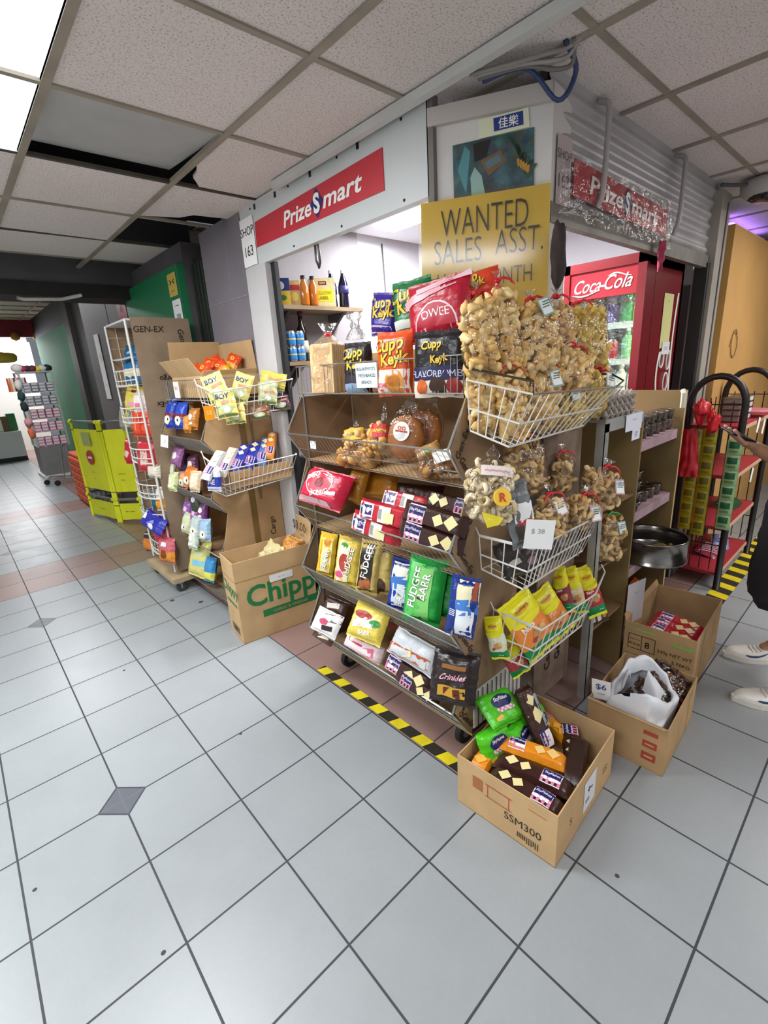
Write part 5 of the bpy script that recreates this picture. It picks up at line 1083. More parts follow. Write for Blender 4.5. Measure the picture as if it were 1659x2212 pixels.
# wave print on the fridge side
m = MB(); ys = FY0 - .003
def side_w(pts, c): m.face([(x, ys, z) for x, z in pts], INK(c))
def ribbon(pts, w): 
    for (x0, z0), (x1, z1) in zip(pts, pts[1:]): m.face([(x0-w, ys, z0), (x0+w, ys, z0), (x1+w, ys, z1), (x1-w, ys, z1)], WHT)
ribbon([(3.03 + .0016*(k-4)**2, 1.53 - .03*k) for k in range(11)], .012); ribbon([(3.27 - .03*math.sin(k*.25+.2), 1.86 - .05*k) for k in range(15)], .012)
for cx, cz, a, b in ((3.09, 1.49, .03, .05), (3.2, 1.48, .025, .055), (3.19, 1.35, .035, .055)):
    pts = [(cx + a*math.cos(k*.35), cz + b*math.sin(k*.35)) for k in range(19)]
    m.tube([(x, ys, z) for x, z in pts], .006, WHT, 5, True)
part('side_print', m, FR_)
note('notice', 'pale yellow list taped to the side of the drinks fridge', 'notice', (3.11, FY0-.004, 1.70), X_, Z_, .15, .30, H('#d6d592', .8), [('....', 0, .11, .03, '#8f8f60')])
note('notice', 'small white card below the yellow list on the fridge side', 'notice', (3.13, FY0-.008, 1.55), X_, Z_, .12, .07, H('#dfe3e6', .8), [('==', 0, 0, .05, '#9aa6ac')])
cans = [('orange', '#d9661f', -.36), ('copper orange', '#b0582a', -.43), ('purple', '#6a4a9a', -.51), ('green', '#1f9a4a', -.59), ('yellow and green', '#b8c42a', -.655)]
for nm, c, y in cans:
    for k in range(2): can('%s can, %s of two stacked on the upper fridge shelf' % (nm, ('lower', 'upper')[k]), c if not (nm == 'copper orange' and k == 0) else '#2a211d', (FX+.105, y, 1.702 + .121*k), ('#e9c04a' if nm.startswith('copper') else '#eef0ee' if k else c), 'cans on the upper fridge shelf')
for k, y in enumerate((-.37, -.445, -.52)):
    can('red can on the middle fridge shelf, ' + ('left of three', 'middle of three', 'right of three')[k], '#cf1f30', (FX+.105, y, 1.502), '#e04a58', 'red cans on the middle fridge shelf', h=.115)
for k, (y, c, lab) in enumerate(((-.60, '#79b58a', 'pale green'), (-.66, '#b9c44a', 'yellow green'))):
    bottle('drink_bottle', lab + ' bottle at the right of the middle fridge shelf', [(0, 0), (.028, 0), (.03, .01), (.03, .11), (.012, .145), (.012, .16)], (FX+.11, y, 1.502), 'bottles on the fridge shelves', mat=FOIL(c), parts=(('cap', [(.013, .155), (.014, .158), (.014, .172), (0, .173)], WHT),))
for k, (y, c, lab) in enumerate(((-.5, '#e0912a', 'orange juice'), (-.58, '#e9e6e0', 'white milk'), (-.65, '#cfd6d8', 'clear water'))):
    bottle('drink_bottle', lab + ' bottle on the lower fridge shelf', [(0, 0), (.03, 0), (.032, .01), (.032, .13), (.013, .165), (.013, .18)], (FX+.11, y, 1.282), 'bottles on the fridge shelves', mat=FOIL(c), parts=(('cap', [(.014, .175), (.015, .178), (.015, .192), (0, .193)], WHT),))

# shop wall shelves with drinks and tea boxes
for z, x1, lab in ((1.915, 2.03, 'upper wooden shelf on the shop wall with tea boxes'), (1.60, 1.68, 'lower wooden shelf on the shop wall with bottles')):
    t = thing('wall_shelf', lab, 'shelf', (1.7, .9, z)); m = MB(); m.box((1.43, .76, z-.022), (x1, .998, z), H('#8a7556', .7, 0, .06, 12, .25, 6)); part('board', m, t)
    m = MB()
    for x in (1.5, x1-.12): m.prism([(x, .99, z-.022), (x, .99, z-.15), (x, .82, z-.022)], (.02, 0, 0), GREYD)
    part('bracket', m, t)
def tbox(name, lab, x, y, z, w, d, h, col, lines=(), grp=None, fy=None):
    mb = MB(); mb.rbox((-w/2, -d/2, 0), (w/2, d/2, h), FOIL(col), .002)
    for l in lines:
        if l[0] == 'e': mb.grid(lambda s, q: V((l[1] + l[3]*q*math.cos(6.28*s), -d/2-.001 - l[6] if len(l) > 6 else -d/2-.001, l[2] + l[4]*q*math.sin(6.28*s))), 16, 1, INK(l[5]))
        elif l[0] == 'q': mb.quad((l[1], -d/2-.0006, l[2]), X_, Z_, l[3], l[4], INK(l[5]))
        else: mb.text(l[0], (l[1], -d/2-.002, l[2]), X_, Z_, l[3], INK(l[4]), .02)
    o = mb.build(name, M=frame((x, y, z), (-.5, -1, 0), Z_)); return tag(o, lab, 'box', grp)
tbox('tea_box', 'blue and yellow tea box at the left end of the upper shop shelf', 1.475, .83, 1.916, .085, .07, .145, '#22356f', [('q', 0, .04, .085, .075, '#d8b23a'), ('e', -.01, .105, .022, .022, '#d9dce6'), ('e', 0, .04, .02, .015, '#3a7a2a')])
tbox('food_box', 'cream food box with picture next to the blue tea box', 1.555, .83, 1.916, .07, .06, .14, '#c9a870', [('q', 0, .1, .06, .03, '#b02a2a'), ('e', 0, .05, .022, .025, '#e6c65a')])
for k, x in enumerate((1.60, 1.665)):
    bottle('juice_bottle', ('amber bottle in front of the food box on the upper shop shelf', 'amber bottle beside the yellow tea box on the upper shop shelf')[k], [(0, 0), (.027, 0), (.03, .012), (.03, .1), (.014, .135), (.013, .15)], (x, .79, 1.916), 'bottles on the upper shop shelf', mat=H('#b8691c', .15, 0, 0, 0, .1, 10), parts=(('cap', [(.0145, .146), (.0145, .166), (0, .167)], BLACK),))
tbox('tea_box', 'large pale yellow tea box in the middle of the upper shop shelf', 1.76, .83, 1.916, .155, .08, .165, '#d8cf9a', [('q', 0, .065, .12, .07, '#e3dc2e'), ('q', 0, .135, .05, .022, '#7a2a1c'), ('YELLOW', 0, .08, .026, '#8f8a1c'), ('LABEL', 0, .052, .026, '#8f8a1c'), ('Lipton', 0, .135, .014, '#f2e4c8')])
for k, x in enumerate((1.875, 1.94)):
    bottle('soda_bottle', ('dark cola bottle behind the tea box on the upper shop shelf', 'dark cola bottle at the right end of the upper shop shelf')[k], [(0, 0), (.03, 0), (.033, .02), (.03, .08), (.033, .12), (.03, .15), (.012, .2), (.012, .215)], (x, .88 - .04*k, 1.916), 'bottles on the upper shop shelf', mat=H('#14112a', .12), parts=(('cap', [(.0135, .21), (.0135, .23), (0, .231)], H('#d8dcea', .4)), ('label', [(.0335, .09), (.034, .09), (.034, .135), (.0335, .135)], H('#2a2f6e', .5))))
for k in range(2):
    for j in range(2): can('blue and yellow can on the lower shop shelf, %s row %s' % (('bottom', 'top')[j], ('left', 'right')[k]), '#2f7fc0', (1.475 + .06*k, .79, 1.602 + .087*j), '#e3c45a', 'blue cans on the lower shop shelf', r=.028, h=.085)
bottle('liquor_bottle', 'clear liquor bottle behind the blue cans', [(0, 0), (.03, 0), (.032, .01), (.032, .15), (.012, .19), (.012, .24)], (1.47, .90, 1.602), mat=H('#8d98a5', .1), parts=(('cap', [(.0135, .225), (.0135, .25), (0, .251)], BLACK), ('label', [(.0325, .04), (.033, .04), (.033, .11), (.0325, .11)], H('#4a79b0', .6))))
bottle('wine_bottle', 'dark brown wine bottle with pale label on the lower shop shelf', [(0, 0), (.033, 0), (.036, .01), (.036, .17), (.014, .22), (.014, .29)], (1.60, .86, 1.602), mat=H('#1c0f0c', .12), parts=(('cap', [(.015, .265), (.016, .266), (.016, .295), (0, .296)], H('#5a1a1a', .5)), ('label', [(.0365, .05), (.037, .05), (.037, .12), (.0365, .12)], H('#c9bfae', .7))))
bottle('beer_bottle', 'green bottle behind the wine bottle on the lower shop shelf', [(0, 0), (.028, 0), (.03, .01), (.03, .13), (.012, .19), (.012, .22)], (1.655, .92, 1.602), mat=H('#12401f', .12), parts=(('cap', [(.0135, .215), (.0145, .222), (.0135, .23), (0, .231)], H('#b0a050', .4, .5)),))

# ---------------------------------------------------------------- black hoop rack with red shelves
HR = thing('hoop_rack', 'black hoop-framed rack with red shelves near the partition', 'display rack', (3.75, -.95, 0))
BK = H('#161314', .4)
for k, x in enumerate((3.36, 4.17)):
    m = MB(); y0, y1 = -1.11, -.82; yc, R = (y0+y1)/2, (y1-y0)/2
    m.tube([(x, y0, 0)] + [(x, y0, .4), (x, y0, .9), (x, y0, 1.2)] + [(x, yc - R*math.cos(a*math.pi/12), 1.2 + .17*math.sin(a*math.pi/12)) for a in range(1, 12)] + [(x, y1, 1.2), (x, y1, .6), (x, y1, 0)], .02, BK, 10); part('hoop', m, HR, True)
    m = MB()
    for j in range(1, 5): yy = y0 + (y1-y0)*j/5; m.tube([(x, yy, .12), (x, yy, 1.22)], .0035, BK, 5)
    for z in (.3, 1.2): m.tube([(x, y0, z), (x, y1, z)], .0035, BK, 5)
    part('side_wires', m, HR)
m = MB()
for j in range(8): m.tube([(3.36 + .81*j/7, -.82, .1), (3.36 + .81*j/7, -.82, 1.2)], .0035, BK, 5)
for z in (.3, .6, .9): m.tube([(3.36, -.82, z), (4.17, -.82, z)], .0035, BK, 5)
part('back_wires', m, HR)
RS = H('#a52a38', .5, 0, .05, 10, .12, 4)
for z in (.105, .42, .76, 1.07): m = MB(); m.box((3.37, -1.10, z-.02), (4.16, -.825, z), RS); m.box((3.36, -1.105, z-.03), (4.17, -1.10, z-.008), H('#c9a98a', .6)); part('shelf', m, HR)
for k in range(4):
    for j in range(2):
        mb = MB(); mb.rbox((-.07, -.05, 0), (.07, .05, .035), H('#8d7a70', .5, 0, .2, 40, .4, 30), .008); o = tag(mb.build('snack_tray', M=Matrix.Translation((3.62 + .17*j, -1.0, 1.073 + .038*k))), 'clear tray of dried snacks, %s layer of the %s pile on the hoop rack' % (('lowest', 'second', 'third', 'topmost')[k], ('left', 'right')[j]), 'snack tray', 'trays on the top red shelf')
        mb = MB(); mb.rbox((-.075, -.054, .033), (.075, .054, .037), TUBC, .001); mb.box((-.05, -.0545, .004), (.05, -.054, .03), H('#d9d2d2', .35)); mb.build('lid', o)
m = MB(); m.lathe([(0, 0), (.11, .0), (.12, .012), (.1, .02), (0, .015)], H('#c2707c', .5), 20, (3.93, -1.04, 1.10)); tag(m.build('snack_plate', smooth=True), 'round pink plate at the edge of the top red shelf', 'plate')
for k, (x, z) in enumerate(((3.80, 1.03), (3.97, 1.0), (3.86, .68))):
    note('price_tag', ('white price tag under the snack trays on the hoop rack', 'white price tag under the pink plate on the hoop rack', 'tilted white price tag on the second red shelf')[k], 'price tag', (x, -1.113, z), (1, 0, -.3), (.3, 0, 1), .05, .1, PAPER)
def strip(lab, x, y, z0, n, w, h, col, c2, rows=2, name='sachet_strip'):
    S0 = lambda p: V((x - (p.y - y) * -1.0 if False else x + (p.y - y), y - (p.x - x), p.z))
    t = thing(name, lab, 'sachet strip', (x, y, z0), group='sachet strips on the hoop rack')
    for k in range(n):
        z = z0 - h*k
        mb = MB(); P_ = lambda s, q: S0(V((x + w*(s-.5), y - .012*(1-(2*s-1)**2)*(1-(2*q-1)**4) - .002, z - h*q)))
        mb.grid(lambda s, q: P_(1-s, q), 8, 6, FOIL(col)); mb.grid(lambda s, q: P_(s, q) + V((.012, 0, 0)), 2, 2, FOIL(col))
        mb.grid(lambda s, q: P_(.85-.7*s, .12+.42*q) + V((-.0015, 0, 0)), 5, 3, INK(c2)); mb.text('ooo', (x-.018, y, z-h*.72), LB, Z_, h*.3, INK(c2), .01)
        part('sachet', mb, t, True)
    return t
strip('left strip of yellow sachets hanging on the hoop rack', 3.325, -.885, 1.05, 7, .07, .095, '#b3a41a', '#6a6414')
strip('right strip of yellow sachets hanging on the hoop rack', 3.322, -.965, 1.06, 7, .07, .10, '#a89a20', '#5f5c18')
strip('strip of green sachets hanging in front of the post', 3.31, -1.10, 1.0, 6, .075, .095, '#9ac08a', '#1f5f3a')
mb = MB(); sd = V((4, 4, 4))
mb.grid(lambda s, q: V((3.30 - .03*math.sin(3.14*s), -.855 - .16*(s-.5)*(.55+.45*q), 1.05 - .30*q)) + V((noise.noise(V((s*6, q*5, 1)))*.02, 0, 0)), 14, 14, REDF); mb.grid(lambda s, q: V((3.305 + .02*math.sin(3.14*s), -.855 - .16*(.5-s)*(.55+.45*q), 1.05 - .30*q)), 10, 6, REDF)
tag(mb.build('plastic_bag', smooth=True), 'flat red plastic bag hanging at the left of the hoop rack', 'plastic bag')
mb = MB(); blob(mb, (3.31, -.90, 1.17), .06, H('#d2232e', .35, 0, .3, 20), Matrix.Rotation(.6, 3, 'Y'), .9, ICO3, (1.2, .6, 1)); blob(mb, (3.31, -.97, 1.09), .05, H('#d2232e', .35, 0, .3, 20), None, .9, ICO3, (1, .6, 1.2)); tag(mb.build('plastic_bag', smooth=True), 'crumpled bright red plastic bag tied to the top of the hoop rack', 'plastic bag')
packet('snack_packet', 'green and black packet on the third red shelf from the top', 'snack packet', .2, .14, .05, '#2a4a2a', frame((3.9, -1.0, .45), (-.2, -.5, .9), (0, 1, .3)), dec=[('q', -.1, .1, .08, .05, .2, '#7a5a4a')])
packet('snack_packet', 'red striped packet on the bottom red shelf', 'snack packet', .22, .15, .04, '#8f3044', frame((3.72, -.97, .13), (-.1, -.3, 1), (0, 1, .2)), dec=[('q', -.3 + .1*k, 0, .008, .12, .4, '#dcc6cc') for k in range(7)])
packet('snack_packet', 'blue and white packet on the bottom red shelf', 'snack packet', .17, .12, .05, '#8890b8', frame((3.93, -.98, .135), (-.1, -.4, 1), (0, 1, .2), .3), dec=[('q', -.2, .2, .05, .03, .3, '#2a3480'), ('q', .1, 0, .05, .04, .1, '#e4e6f0')])

# ---------------------------------------------------------------- the other bin rack (middle) and its goods
def mid_cards(cb, y):
    cb.text('Gen-Ex', (1.28, y, .35), (0, 0, 1), (-1, 0, 0), .05, INK('#3a2d20'), .012, 0, None, .002); cb.text('Cargo', (1.28, y, .58), (0, 0, 1), (-1, 0, 0), .05, INK('#3a2d20'), .012, 0, None, .002)
    cb.quad((1.16, y, .9), X_, Z_, .04, .9, H('#7b6238', .3), .002); cb.quad((1.22, y, 1.05), X_, Z_, .02, .55, H('#83704a', .3), .0021)
MID = bin_rack('brown-boarded wire snack rack in the middle behind the green lettered carton', (1.22, 1.3, 0), .95, 1.64, .99, .90, 1.35,
    [(1.19, 1.09, 1.38, True), (.84, .73, 1.03, True), (.46, .37, .68, True), (.16, .13, .34, True)], (1.41, 1.53), (.085, .12), mid_cards, nw=24, board=CARD)
note('price_card', 'white price card on the wire front of the upper middle rack', 'price card', (.965, 1.38, 1.475), LB, Z_, .09, .10, H('#e9e3e0', .7), [('$12', 0, .01, .03, '#c9828a'), ('---', 0, -.03, .02, '#c9828a')])
note('price_tag', 'crumpled white price label hanging on the second tier of the middle rack', 'price tag', (.885, 1.55, 1.15), (0, -1, .05), (.2, 0, 1), .15, .08, PAPER, [('--- $3', 0, 0, .03, '#b9b9b9')])
b = carton('carton', 'brown carton with raised lid full of orange packets on top of the middle rack', .36, .50, .13, frame((1.19, 1.30, 1.42), (0, -1, 0), Z_), CARD2, flaps=[('b', .22, -4), ('r', .2, -4), ('l', .12, 35), ('f', .03, 25)])
for k, (x, y, z, r) in enumerate(((1.06, 1.14, 1.57, .1), (1.08, 1.36, 1.57, .4), (1.14, 1.24, 1.60, -.2), (1.22, 1.34, 1.62, .5), (1.29, 1.22, 1.62, -.4), (1.16, 1.12, 1.58, .7))):
    packet('snack_packet', ('lowest orange packet at the front of the lidded carton', 'orange packet at the far side of the lidded carton', 'orange packet in the middle of the lidded carton', 'orange packet near the back of the lidded carton', 'orange packet under the raised lid', 'orange packet at the near side of the lidded carton')[k], 'snack packet', .10, .12, .04, '#dd4a1c', frame((x, y, z), (-.8, -.5, .5), Z_, r), bands=[(-.4, -.05, '#e9a92a')], dec=[('t', 'o', 0, .2, .05, '#e9c23a', 0, .03)], group='orange packets in the lidded carton', wr=.006)
m1 = hang_basket('wire_basket', 'wire basket of pale yellow packets on the end of the middle rack', [(.92, .93, 1.50), (.93, .75, 1.46), (1.43, .75, 1.50), (1.45, .93, 1.52)], [(.94, .92, 1.33), (.96, .79, 1.32), (1.38, .79, 1.33), (1.40, .92, 1.35)], n=10, ns=4)
def boy(lab, px, py, y, w, h, roll, txt='BOY', face=(-.55, -.8, .2), base='#e3d87e', **k):
    return packet('snack_packet', lab, 'snack packet', w, h, .045, base, frame(at(px, py, 'y', y), face, Z_, roll), group='pale yellow packets in the middle rack basket', wr=.006, dec=[('t', txt, -.05, .25, w*.34, '#20306a', .0, .035), ('q', .1, .05, w*.55, h*.1, .1, '#d98a6a'), ('e', .0, -.2, w*.3, h*.16, '#b9c8a0'), ('e', .05, -.22, w*.16, h*.1, '#f0efe0'), ('q', 0, -.42, w*.9, h*.08, 0, '#7f9a5a')], **k)
boy('pale yellow packet standing at the left of the middle rack basket', 466, 838, .83, .115, .16, .30)
boy('pale yellow packet in front of the left one in the basket', 487, 872, .78, .115, .16, .12)
boy('pale yellow packet tilted in the middle of the basket', 522, 838, .83, .105, .17, -.35)
boy('pale yellow packet lying at the lower middle of the basket', 508, 893, .79, .11, .12, .05)
boy('yellow and purple packet on top at the right of the basket', 590, 822, .80, .15, .10, -.25, txt='', base='#d6c45a')
boy('pale green packet below the purple one at the right of the basket', 578, 850, .79, .11, .13, -.1, txt='', base='#c9cfa0')
boy('purple and brown packet at the right end of the basket', 605, 868, .80, .12, .11, .1, txt='', base='#5a3a4a')
boy('brown packet on the floor of the basket, right of the middle', 560, 890, .80, .12, .09, .05, txt='', base='#7a5a3a')
note('price_tag', 'orange price card at the left end of the middle rack basket', 'price tag', at(452, 892, 'y', .74), (1, 0, -.1), Z_, .055, .075, INK('#e8941c'), [('$$', 0, 0, .03, '#f6d36a')])
m2 = hang_basket('wire_basket', 'wire basket of blue cracker packs on the end of the middle rack', [(.89, .93, 1.10), (.915, .75, 1.035), (1.40, .75, 1.05), (1.43, .93, 1.10)], [(.91, .92, .90), (.93, .79, .88), (1.36, .79, .91), (1.38, .92, .92)], n=15, ns=5)
b = MB(); b.box((-.2, -.003, -.05), (.2, .003, .05), CARD); b.text('------------', (0, -.004, .0), X_, Z_, .05, INK('#a0522d'), .01, 0, .3, .001)
tag(b.build('cardboard_strip', M=frame((1.17, .785, .965), (0, -1, 0), Z_)), 'brown cardboard strip lining the front of the blue pack basket', 'cardboard')
BL = '#27349a'
for k, (px, py, col, lab, r) in enumerate(((462, 1005, '#cfd0d4', 'silver white cracker pack at the left end of the blue pack basket', .5), (492, 998, '#d9cfc2', 'cream cracker pack beside the silver one', .5), (520, 990, BL, 'blue cracker pack, left of two with pink check', .55), (546, 983, BL, 'blue cracker pack, right of two with pink check', .6), (570, 975, '#5a7ab8', 'pale blue cracker pack with window panel', .65), (585, 962, '#d9822a', 'orange cracker pack with navy logo at the right of the blue pack basket', .7))):
    slug(lab, .22, .06, .05, col, frame(at(px, py, 'y', .85), (-.35, -.55, .75), (.8, -.2, .4), -.95 + .05*k), 'cracker packs in the blue pack basket', pale='#e9d9b0', flip=True)
packet('cracker_pack', 'white and blue pack edge visible through the left wires of the blue pack basket', 'biscuit pack', .1, .14, .04, '#d6d8e2', frame(at(462, 1035, 'y', .82), (-.9, -.4, .1), Z_), bands=[(-.3, .1, BL)], dec=[('t', 'NE', 0, -.1, .04, '#f4f2ee')])
def mp(lab, px, py, x, w, h, col, dec=(), face=(-1, -.3, .35), roll=0, bands=()): w, h = w*1.25, h*1.15; return packet('snack_packet', lab, 'snack packet', w, h, .06, col, frame(at(px, py, 'x', x), face, Z_, roll), dec=dec, group='small packets in the middle rack bins', wr=.006, bands=bands)
eyes = [('e', 0, -.22, .03, .03, '#e3d9b8'), ('e', 0, -.22, .017, .019, '#f2f0ea'), ('e', .06, -.2, .008, .01, '#2a2018')]
mp('left blue packet with pale round print in the second bin, middle rack', 371, 896, .96, .075, .16, '#1f3fa5', eyes, bands=[(-.15, .05, '#6a2340')])
mp('right blue packet with pale round print in the second bin, middle rack', 393, 898, .96, .075, .15, '#2347b0', eyes, bands=[(-.15, .05, '#6a2340')])
mp('cream packet at the back of the second bin of the middle rack', 405, 885, 1.06, .08, .12, '#cbb78c')
mp('orange packet beside the board in the second bin of the middle rack', 408, 915, .97, .05, .1, '#d98a3c')
for k, (px, py, c, lab) in enumerate(((385, 985, '#8c5a8a', 'purple packet at the top left of the third bin'), (378, 1015, '#b9cf9a', 'pale green packet at the left of the third bin'), (400, 1000, '#4a2a5a', 'dark purple packet in the middle of the third bin'), (412, 1030, '#d9762a', 'orange eyed packet at the front of the third bin'), (398, 1035, '#e0a080', 'pink orange packet at the front left of the third bin'), (418, 1005, '#5a2f4a', 'plum packet at the right of the third bin'))):
    mp(lab + ' of the middle rack', px, py, .95 + .03*(k % 3), .08, .12, c, eyes if k in (3, 4) else [('e', 0, 0, .025, .025, '#d9cfc9')], roll=.2*((k % 3)-1))
for k, (px, py, c, lab) in enumerate(((408, 1100, '#8a5aa0', 'violet packet at the upper left of the fourth bin'), (425, 1108, '#a0508a', 'magenta packet at the upper right of the fourth bin'), (425, 1080, '#33402a', 'dark green packet at the back of the fourth bin'), (406, 1130, '#c9cfa8', 'pale round-print packet at the front left of the fourth bin'), (425, 1138, '#b7c3c0', 'pale round-print packet in the middle of the fourth bin'), (445, 1145, '#9ab8d0', 'pale blue round-print packet at the right of the fourth bin'))):
    mp(lab + ' of the middle rack', px, py, .94 + .05*(k < 3), .075, .13, c, eyes if k > 2 else [('e', 0, 0, .02, .02, '#d8c0d8')], roll=.15*((k % 3)-1))
for px, py, x, c, lab in ((420, 905, 1.0, '#b9752f', 'tan packet behind the orange one in the second bin'), (384, 872, 1.05, '#3a4f9a', 'indigo packet at the back left of the second bin'), (394, 968, 1.05, '#7a3f7a', 'mauve packet at the back of the third bin'), (424, 1040, .93, '#e3c9a8', 'cream packet at the right front of the third bin'), (376, 1040, .92, '#d0d8a0', 'lime cream packet at the left front of the third bin'), (440, 1105, 1.0, '#6f3a78', 'deep violet packet at the right back of the fourth bin'), (420, 1165, .91, '#cfd8c8', 'pale mint packet at the front lip of the fourth bin')):
    mp(lab + ' of the middle rack', px, py, x, .07, .12, c, [('e', 0, .05, .02, .02, '#efe8da'), ('q', 0, -.25, .04, .015, .2, '#f2e9c9')])
mp('big pale yellow snack bag leaning in the lowest bin of the middle rack', 432, 1205, .93, .15, .24, '#cfc772', [('q', .1, -.12, .12, .04, .1, '#7fb8d0'), ('q', .05, .12, .1, .03, .2, '#b9c9a0'), ('t', 'oo', 0, .3, .03, '#5a6a3a')], roll=-.1)
mp('blue and yellow snack bag at the right of the lowest bin of the middle rack', 455, 1230, .93, .08, .15, '#3a86b8', [], bands=[(-.4, -.1, '#d2cf5a')])

# green-lettered carton
wH, dH, hH = .50, .235, .52
gG = '#1e7a44'
pH = [('Chippy', (.07, -dH/2, .265), FR, Z_, .185, gG, .022), ('#', (.07, -dH/2, .155), FR, Z_, (.36, .045), gG), ('GARLIC & VINEGAR', (.07, -dH/2-.0015, .155), FR, Z_, .026, '#b99a70'), ('Chippy', (-wH/2, .0, .32), LB, Z_, .095, gG, .022), ('#', (-wH/2, 0, .235), LB, Z_, (.18, .018), gG), ('- - - -', (-wH/2, .02, .17), LB, Z_, .03, '#8b6a48'), ('#', (-wH/2, .0, .06), LB, Z_, (.13, .05), '#6f5334'), ('llllll', (-wH/2-.001, .0, .06), LB, Z_, .04, '#3a2a1a'), ('#', (.03, -dH/2-.002, .365), FR, Z_, (.15, .045), '#e6e6e4'), ('~ ~', (.03, -dH/2-.0032, .365), FR, Z_, .03, '#8a8fa8'), ('#', (.0, -dH/2, .40), FR, Z_, (.5, .0025), '#86683f'), ('#', (-wH/2, 0, .40), LB, Z_, (.23, .0025), '#86683f')]
HB = carton('carton', 'tall brown carton with green lettering standing before the middle rack', wH, dH, hH, frame((1.105, .745, 0), (-.13, -1, 0), Z_), CARD2, flaps=[('r', .14, 8)], prints=flat_prints(pH), inner=CARD)
bpy.context.view_layer.update(); HM = HB.matrix_world.copy()
mb = MB(); M_ = HM @ Matrix.Translation((wH/2-.012, 0, hH+.07)); R3 = M_.to_3x3()
mb.text('$3.00', M_ @ V((-.002, .0, .012)), R3 @ V((0, -1, 0)), R3 @ V((0, .0, 1)), .085, INK('#3a2f26'), .0, .1, None, .002); mb.text('each', M_ @ V((-.002, -.03, -.035)), R3 @ V((0, -1, 0)), R3 @ V((0, 0, 1)), .03, INK('#3a2f26'), 0, .1, None, .002)
o = mb.build('price_lettering'); o.parent = HB; o.matrix_parent_inverse = HB.matrix_basis.inverted()
packet('snack_packet', 'silver and gold crinkled packet just showing in the green lettered carton', 'snack packet', .12, .16, .06, '#b9ad7a', frame(HM @ V((.02, 0, .47)), (-.7, -.5, .6), Z_, -.5), wr=.014, group='crinkled packets in the green lettered carton')
packet('snack_packet', 'orange gold crinkled packet at the right end of the green lettered carton', 'snack packet', .12, .14, .06, '#c98a3a', frame(HM @ V((.16, 0, .48)), (-.7, -.5, .6), Z_, -.3), wr=.016, group='crinkled packets in the green lettered carton')
packet('snack_packet', 'gold packet below the crinkled ones inside the green lettered carton', 'snack packet', .36, .26, .11, '#a8895a', frame(HM @ V((.06, 0, .28)), (-.4, -.9, .1), Z_), wr=.01, group='crinkled packets in the green lettered carton')

# ---------------------------------------------------------------- left cage rack
CG = thing('cage_rack', 'tall white wire cage rack with a brown cardboard side on a wheeled board', 'display rack', (1.0, 2.0, 0))
cx0, cx1, cy0, cy1, cz0, cz1 = .85, 1.24, 1.76, 2.26, .17, 1.93
m = MB()
for x in (cx0, cx1):
    for y in (cy0, cy1): m.tube([(x, y, cz0-.02), (x, y, cz1)], .008, WIREW, 8)
part('post', m, CG)
m = MB()
for k in range(9): m.tube([(cx1, cy0 + (cy1-cy0)*k/8, cz0), (cx1, cy0 + (cy1-cy0)*k/8, cz1)], .0025, WIREW, 5)
for k in range(24): z = cz0 + (cz1-cz0)*k/23; m.tube([(cx1, cy0, z), (cx1, cy1, z)], .0025, WIREW, 5)
for k in range(7): m.tube([(cx0 + (cx1-cx0)*k/6, cy1, cz0), (cx0 + (cx1-cx0)*k/6, cy1, cz1)], .0025, WIREW, 5)
for k in range(24): z = cz0 + (cz1-cz0)*k/23; m.tube([(cx0, cy1, z), (cx1, cy1, z)], .0025, WIREW, 5)
part('back_grid', m, CG)
m = MB(); m.box((cx1+.004, cy0, cz0), (cx1+.009, cy1, cz1), CARDD); m.box((cx0, cy1+.004, cz0), (cx1, cy1+.008, cz1), CARDD); part('back_board', m, CG)
m = MB(); m.box((cx0, cy0, cz1-.006), (cx1, cy1, cz1+.006), WHITEP); part('top_board', m, CG)
m = MB(); pts = [(cx0+.015, cz0-.02), (cx1+.06, cz0-.02), (cx1+.02, cz1+.01), (cx0+.03, cz1+.015)]
m.prism([(x, cy0-.012, z) for x, z in pts], (0, .005, 0), H('#957f68', .9, 0, .12, 30, .2, 8)); yy = cy0-.0135
m.text('GEN-EX', (.985, yy, 1.87), X_, Z_, .055, INK('#2b2118'), .012, .1, None, .002); m.text('Gen-Ex Cargo', (1.20, yy, 1.72), (.12, 0, -1), (1, 0, .12), .055, INK('#2b2118'), .012, .05, .3, .002)
m.text('cargo', (1.05, yy, 1.56), (-1, 0, 0), (0, 0, -1), .05, INK('#2b2118'), .012, .1, None, .002); m.text('Gen-Ex', (1.02, yy, 1.38), (-1, 0, 0), (0, 0, -1), .05, INK('#2b2118'), .012, .1, None, .002); m.text('EXC', (1.03, yy, 1.31), X_, Z_, .04, INK('#2b2118'), .012, .1, None, .002)
part('side_board', m, CG)
for z, dp in ((1.70, .0), (1.52, .05), (1.27, .06), (.98, .05), (.72, .06), (.50, .07), (.26, .04)):
    m = MB(); xf_ = cx0 - dp
    for zz in ((z, z+.035, z+.1) if dp else (z,)):
        m.tube([(cx0, cy1, zz)] + [(cx0 - dp*math.sin(math.pi*k/8), cy1 - (cy1-cy0)*k/8, zz - .008*math.sin(math.pi*k/8)) for k in range(1, 8)] + [(cx0, cy0, zz)], .0045 if zz > z else .006, WIREW, 6)
    for k in range(1, 8):
        if dp: m.tube([(cx0 - dp*math.sin(math.pi*k/8), cy1 - (cy1-cy0)*k/8, z), (cx0 - dp*math.sin(math.pi*k/8), cy1 - (cy1-cy0)*k/8, z+.1)], .002, WIREW, 5)
        m.tube([(cx0 - dp*math.sin(math.pi*k/8), cy1 - (cy1-cy0)*k/8, z), (cx1, cy1 - (cy1-cy0)*k/8, z)], .0025, WIREW, 5)
    part('wire_shelf', m, CG)
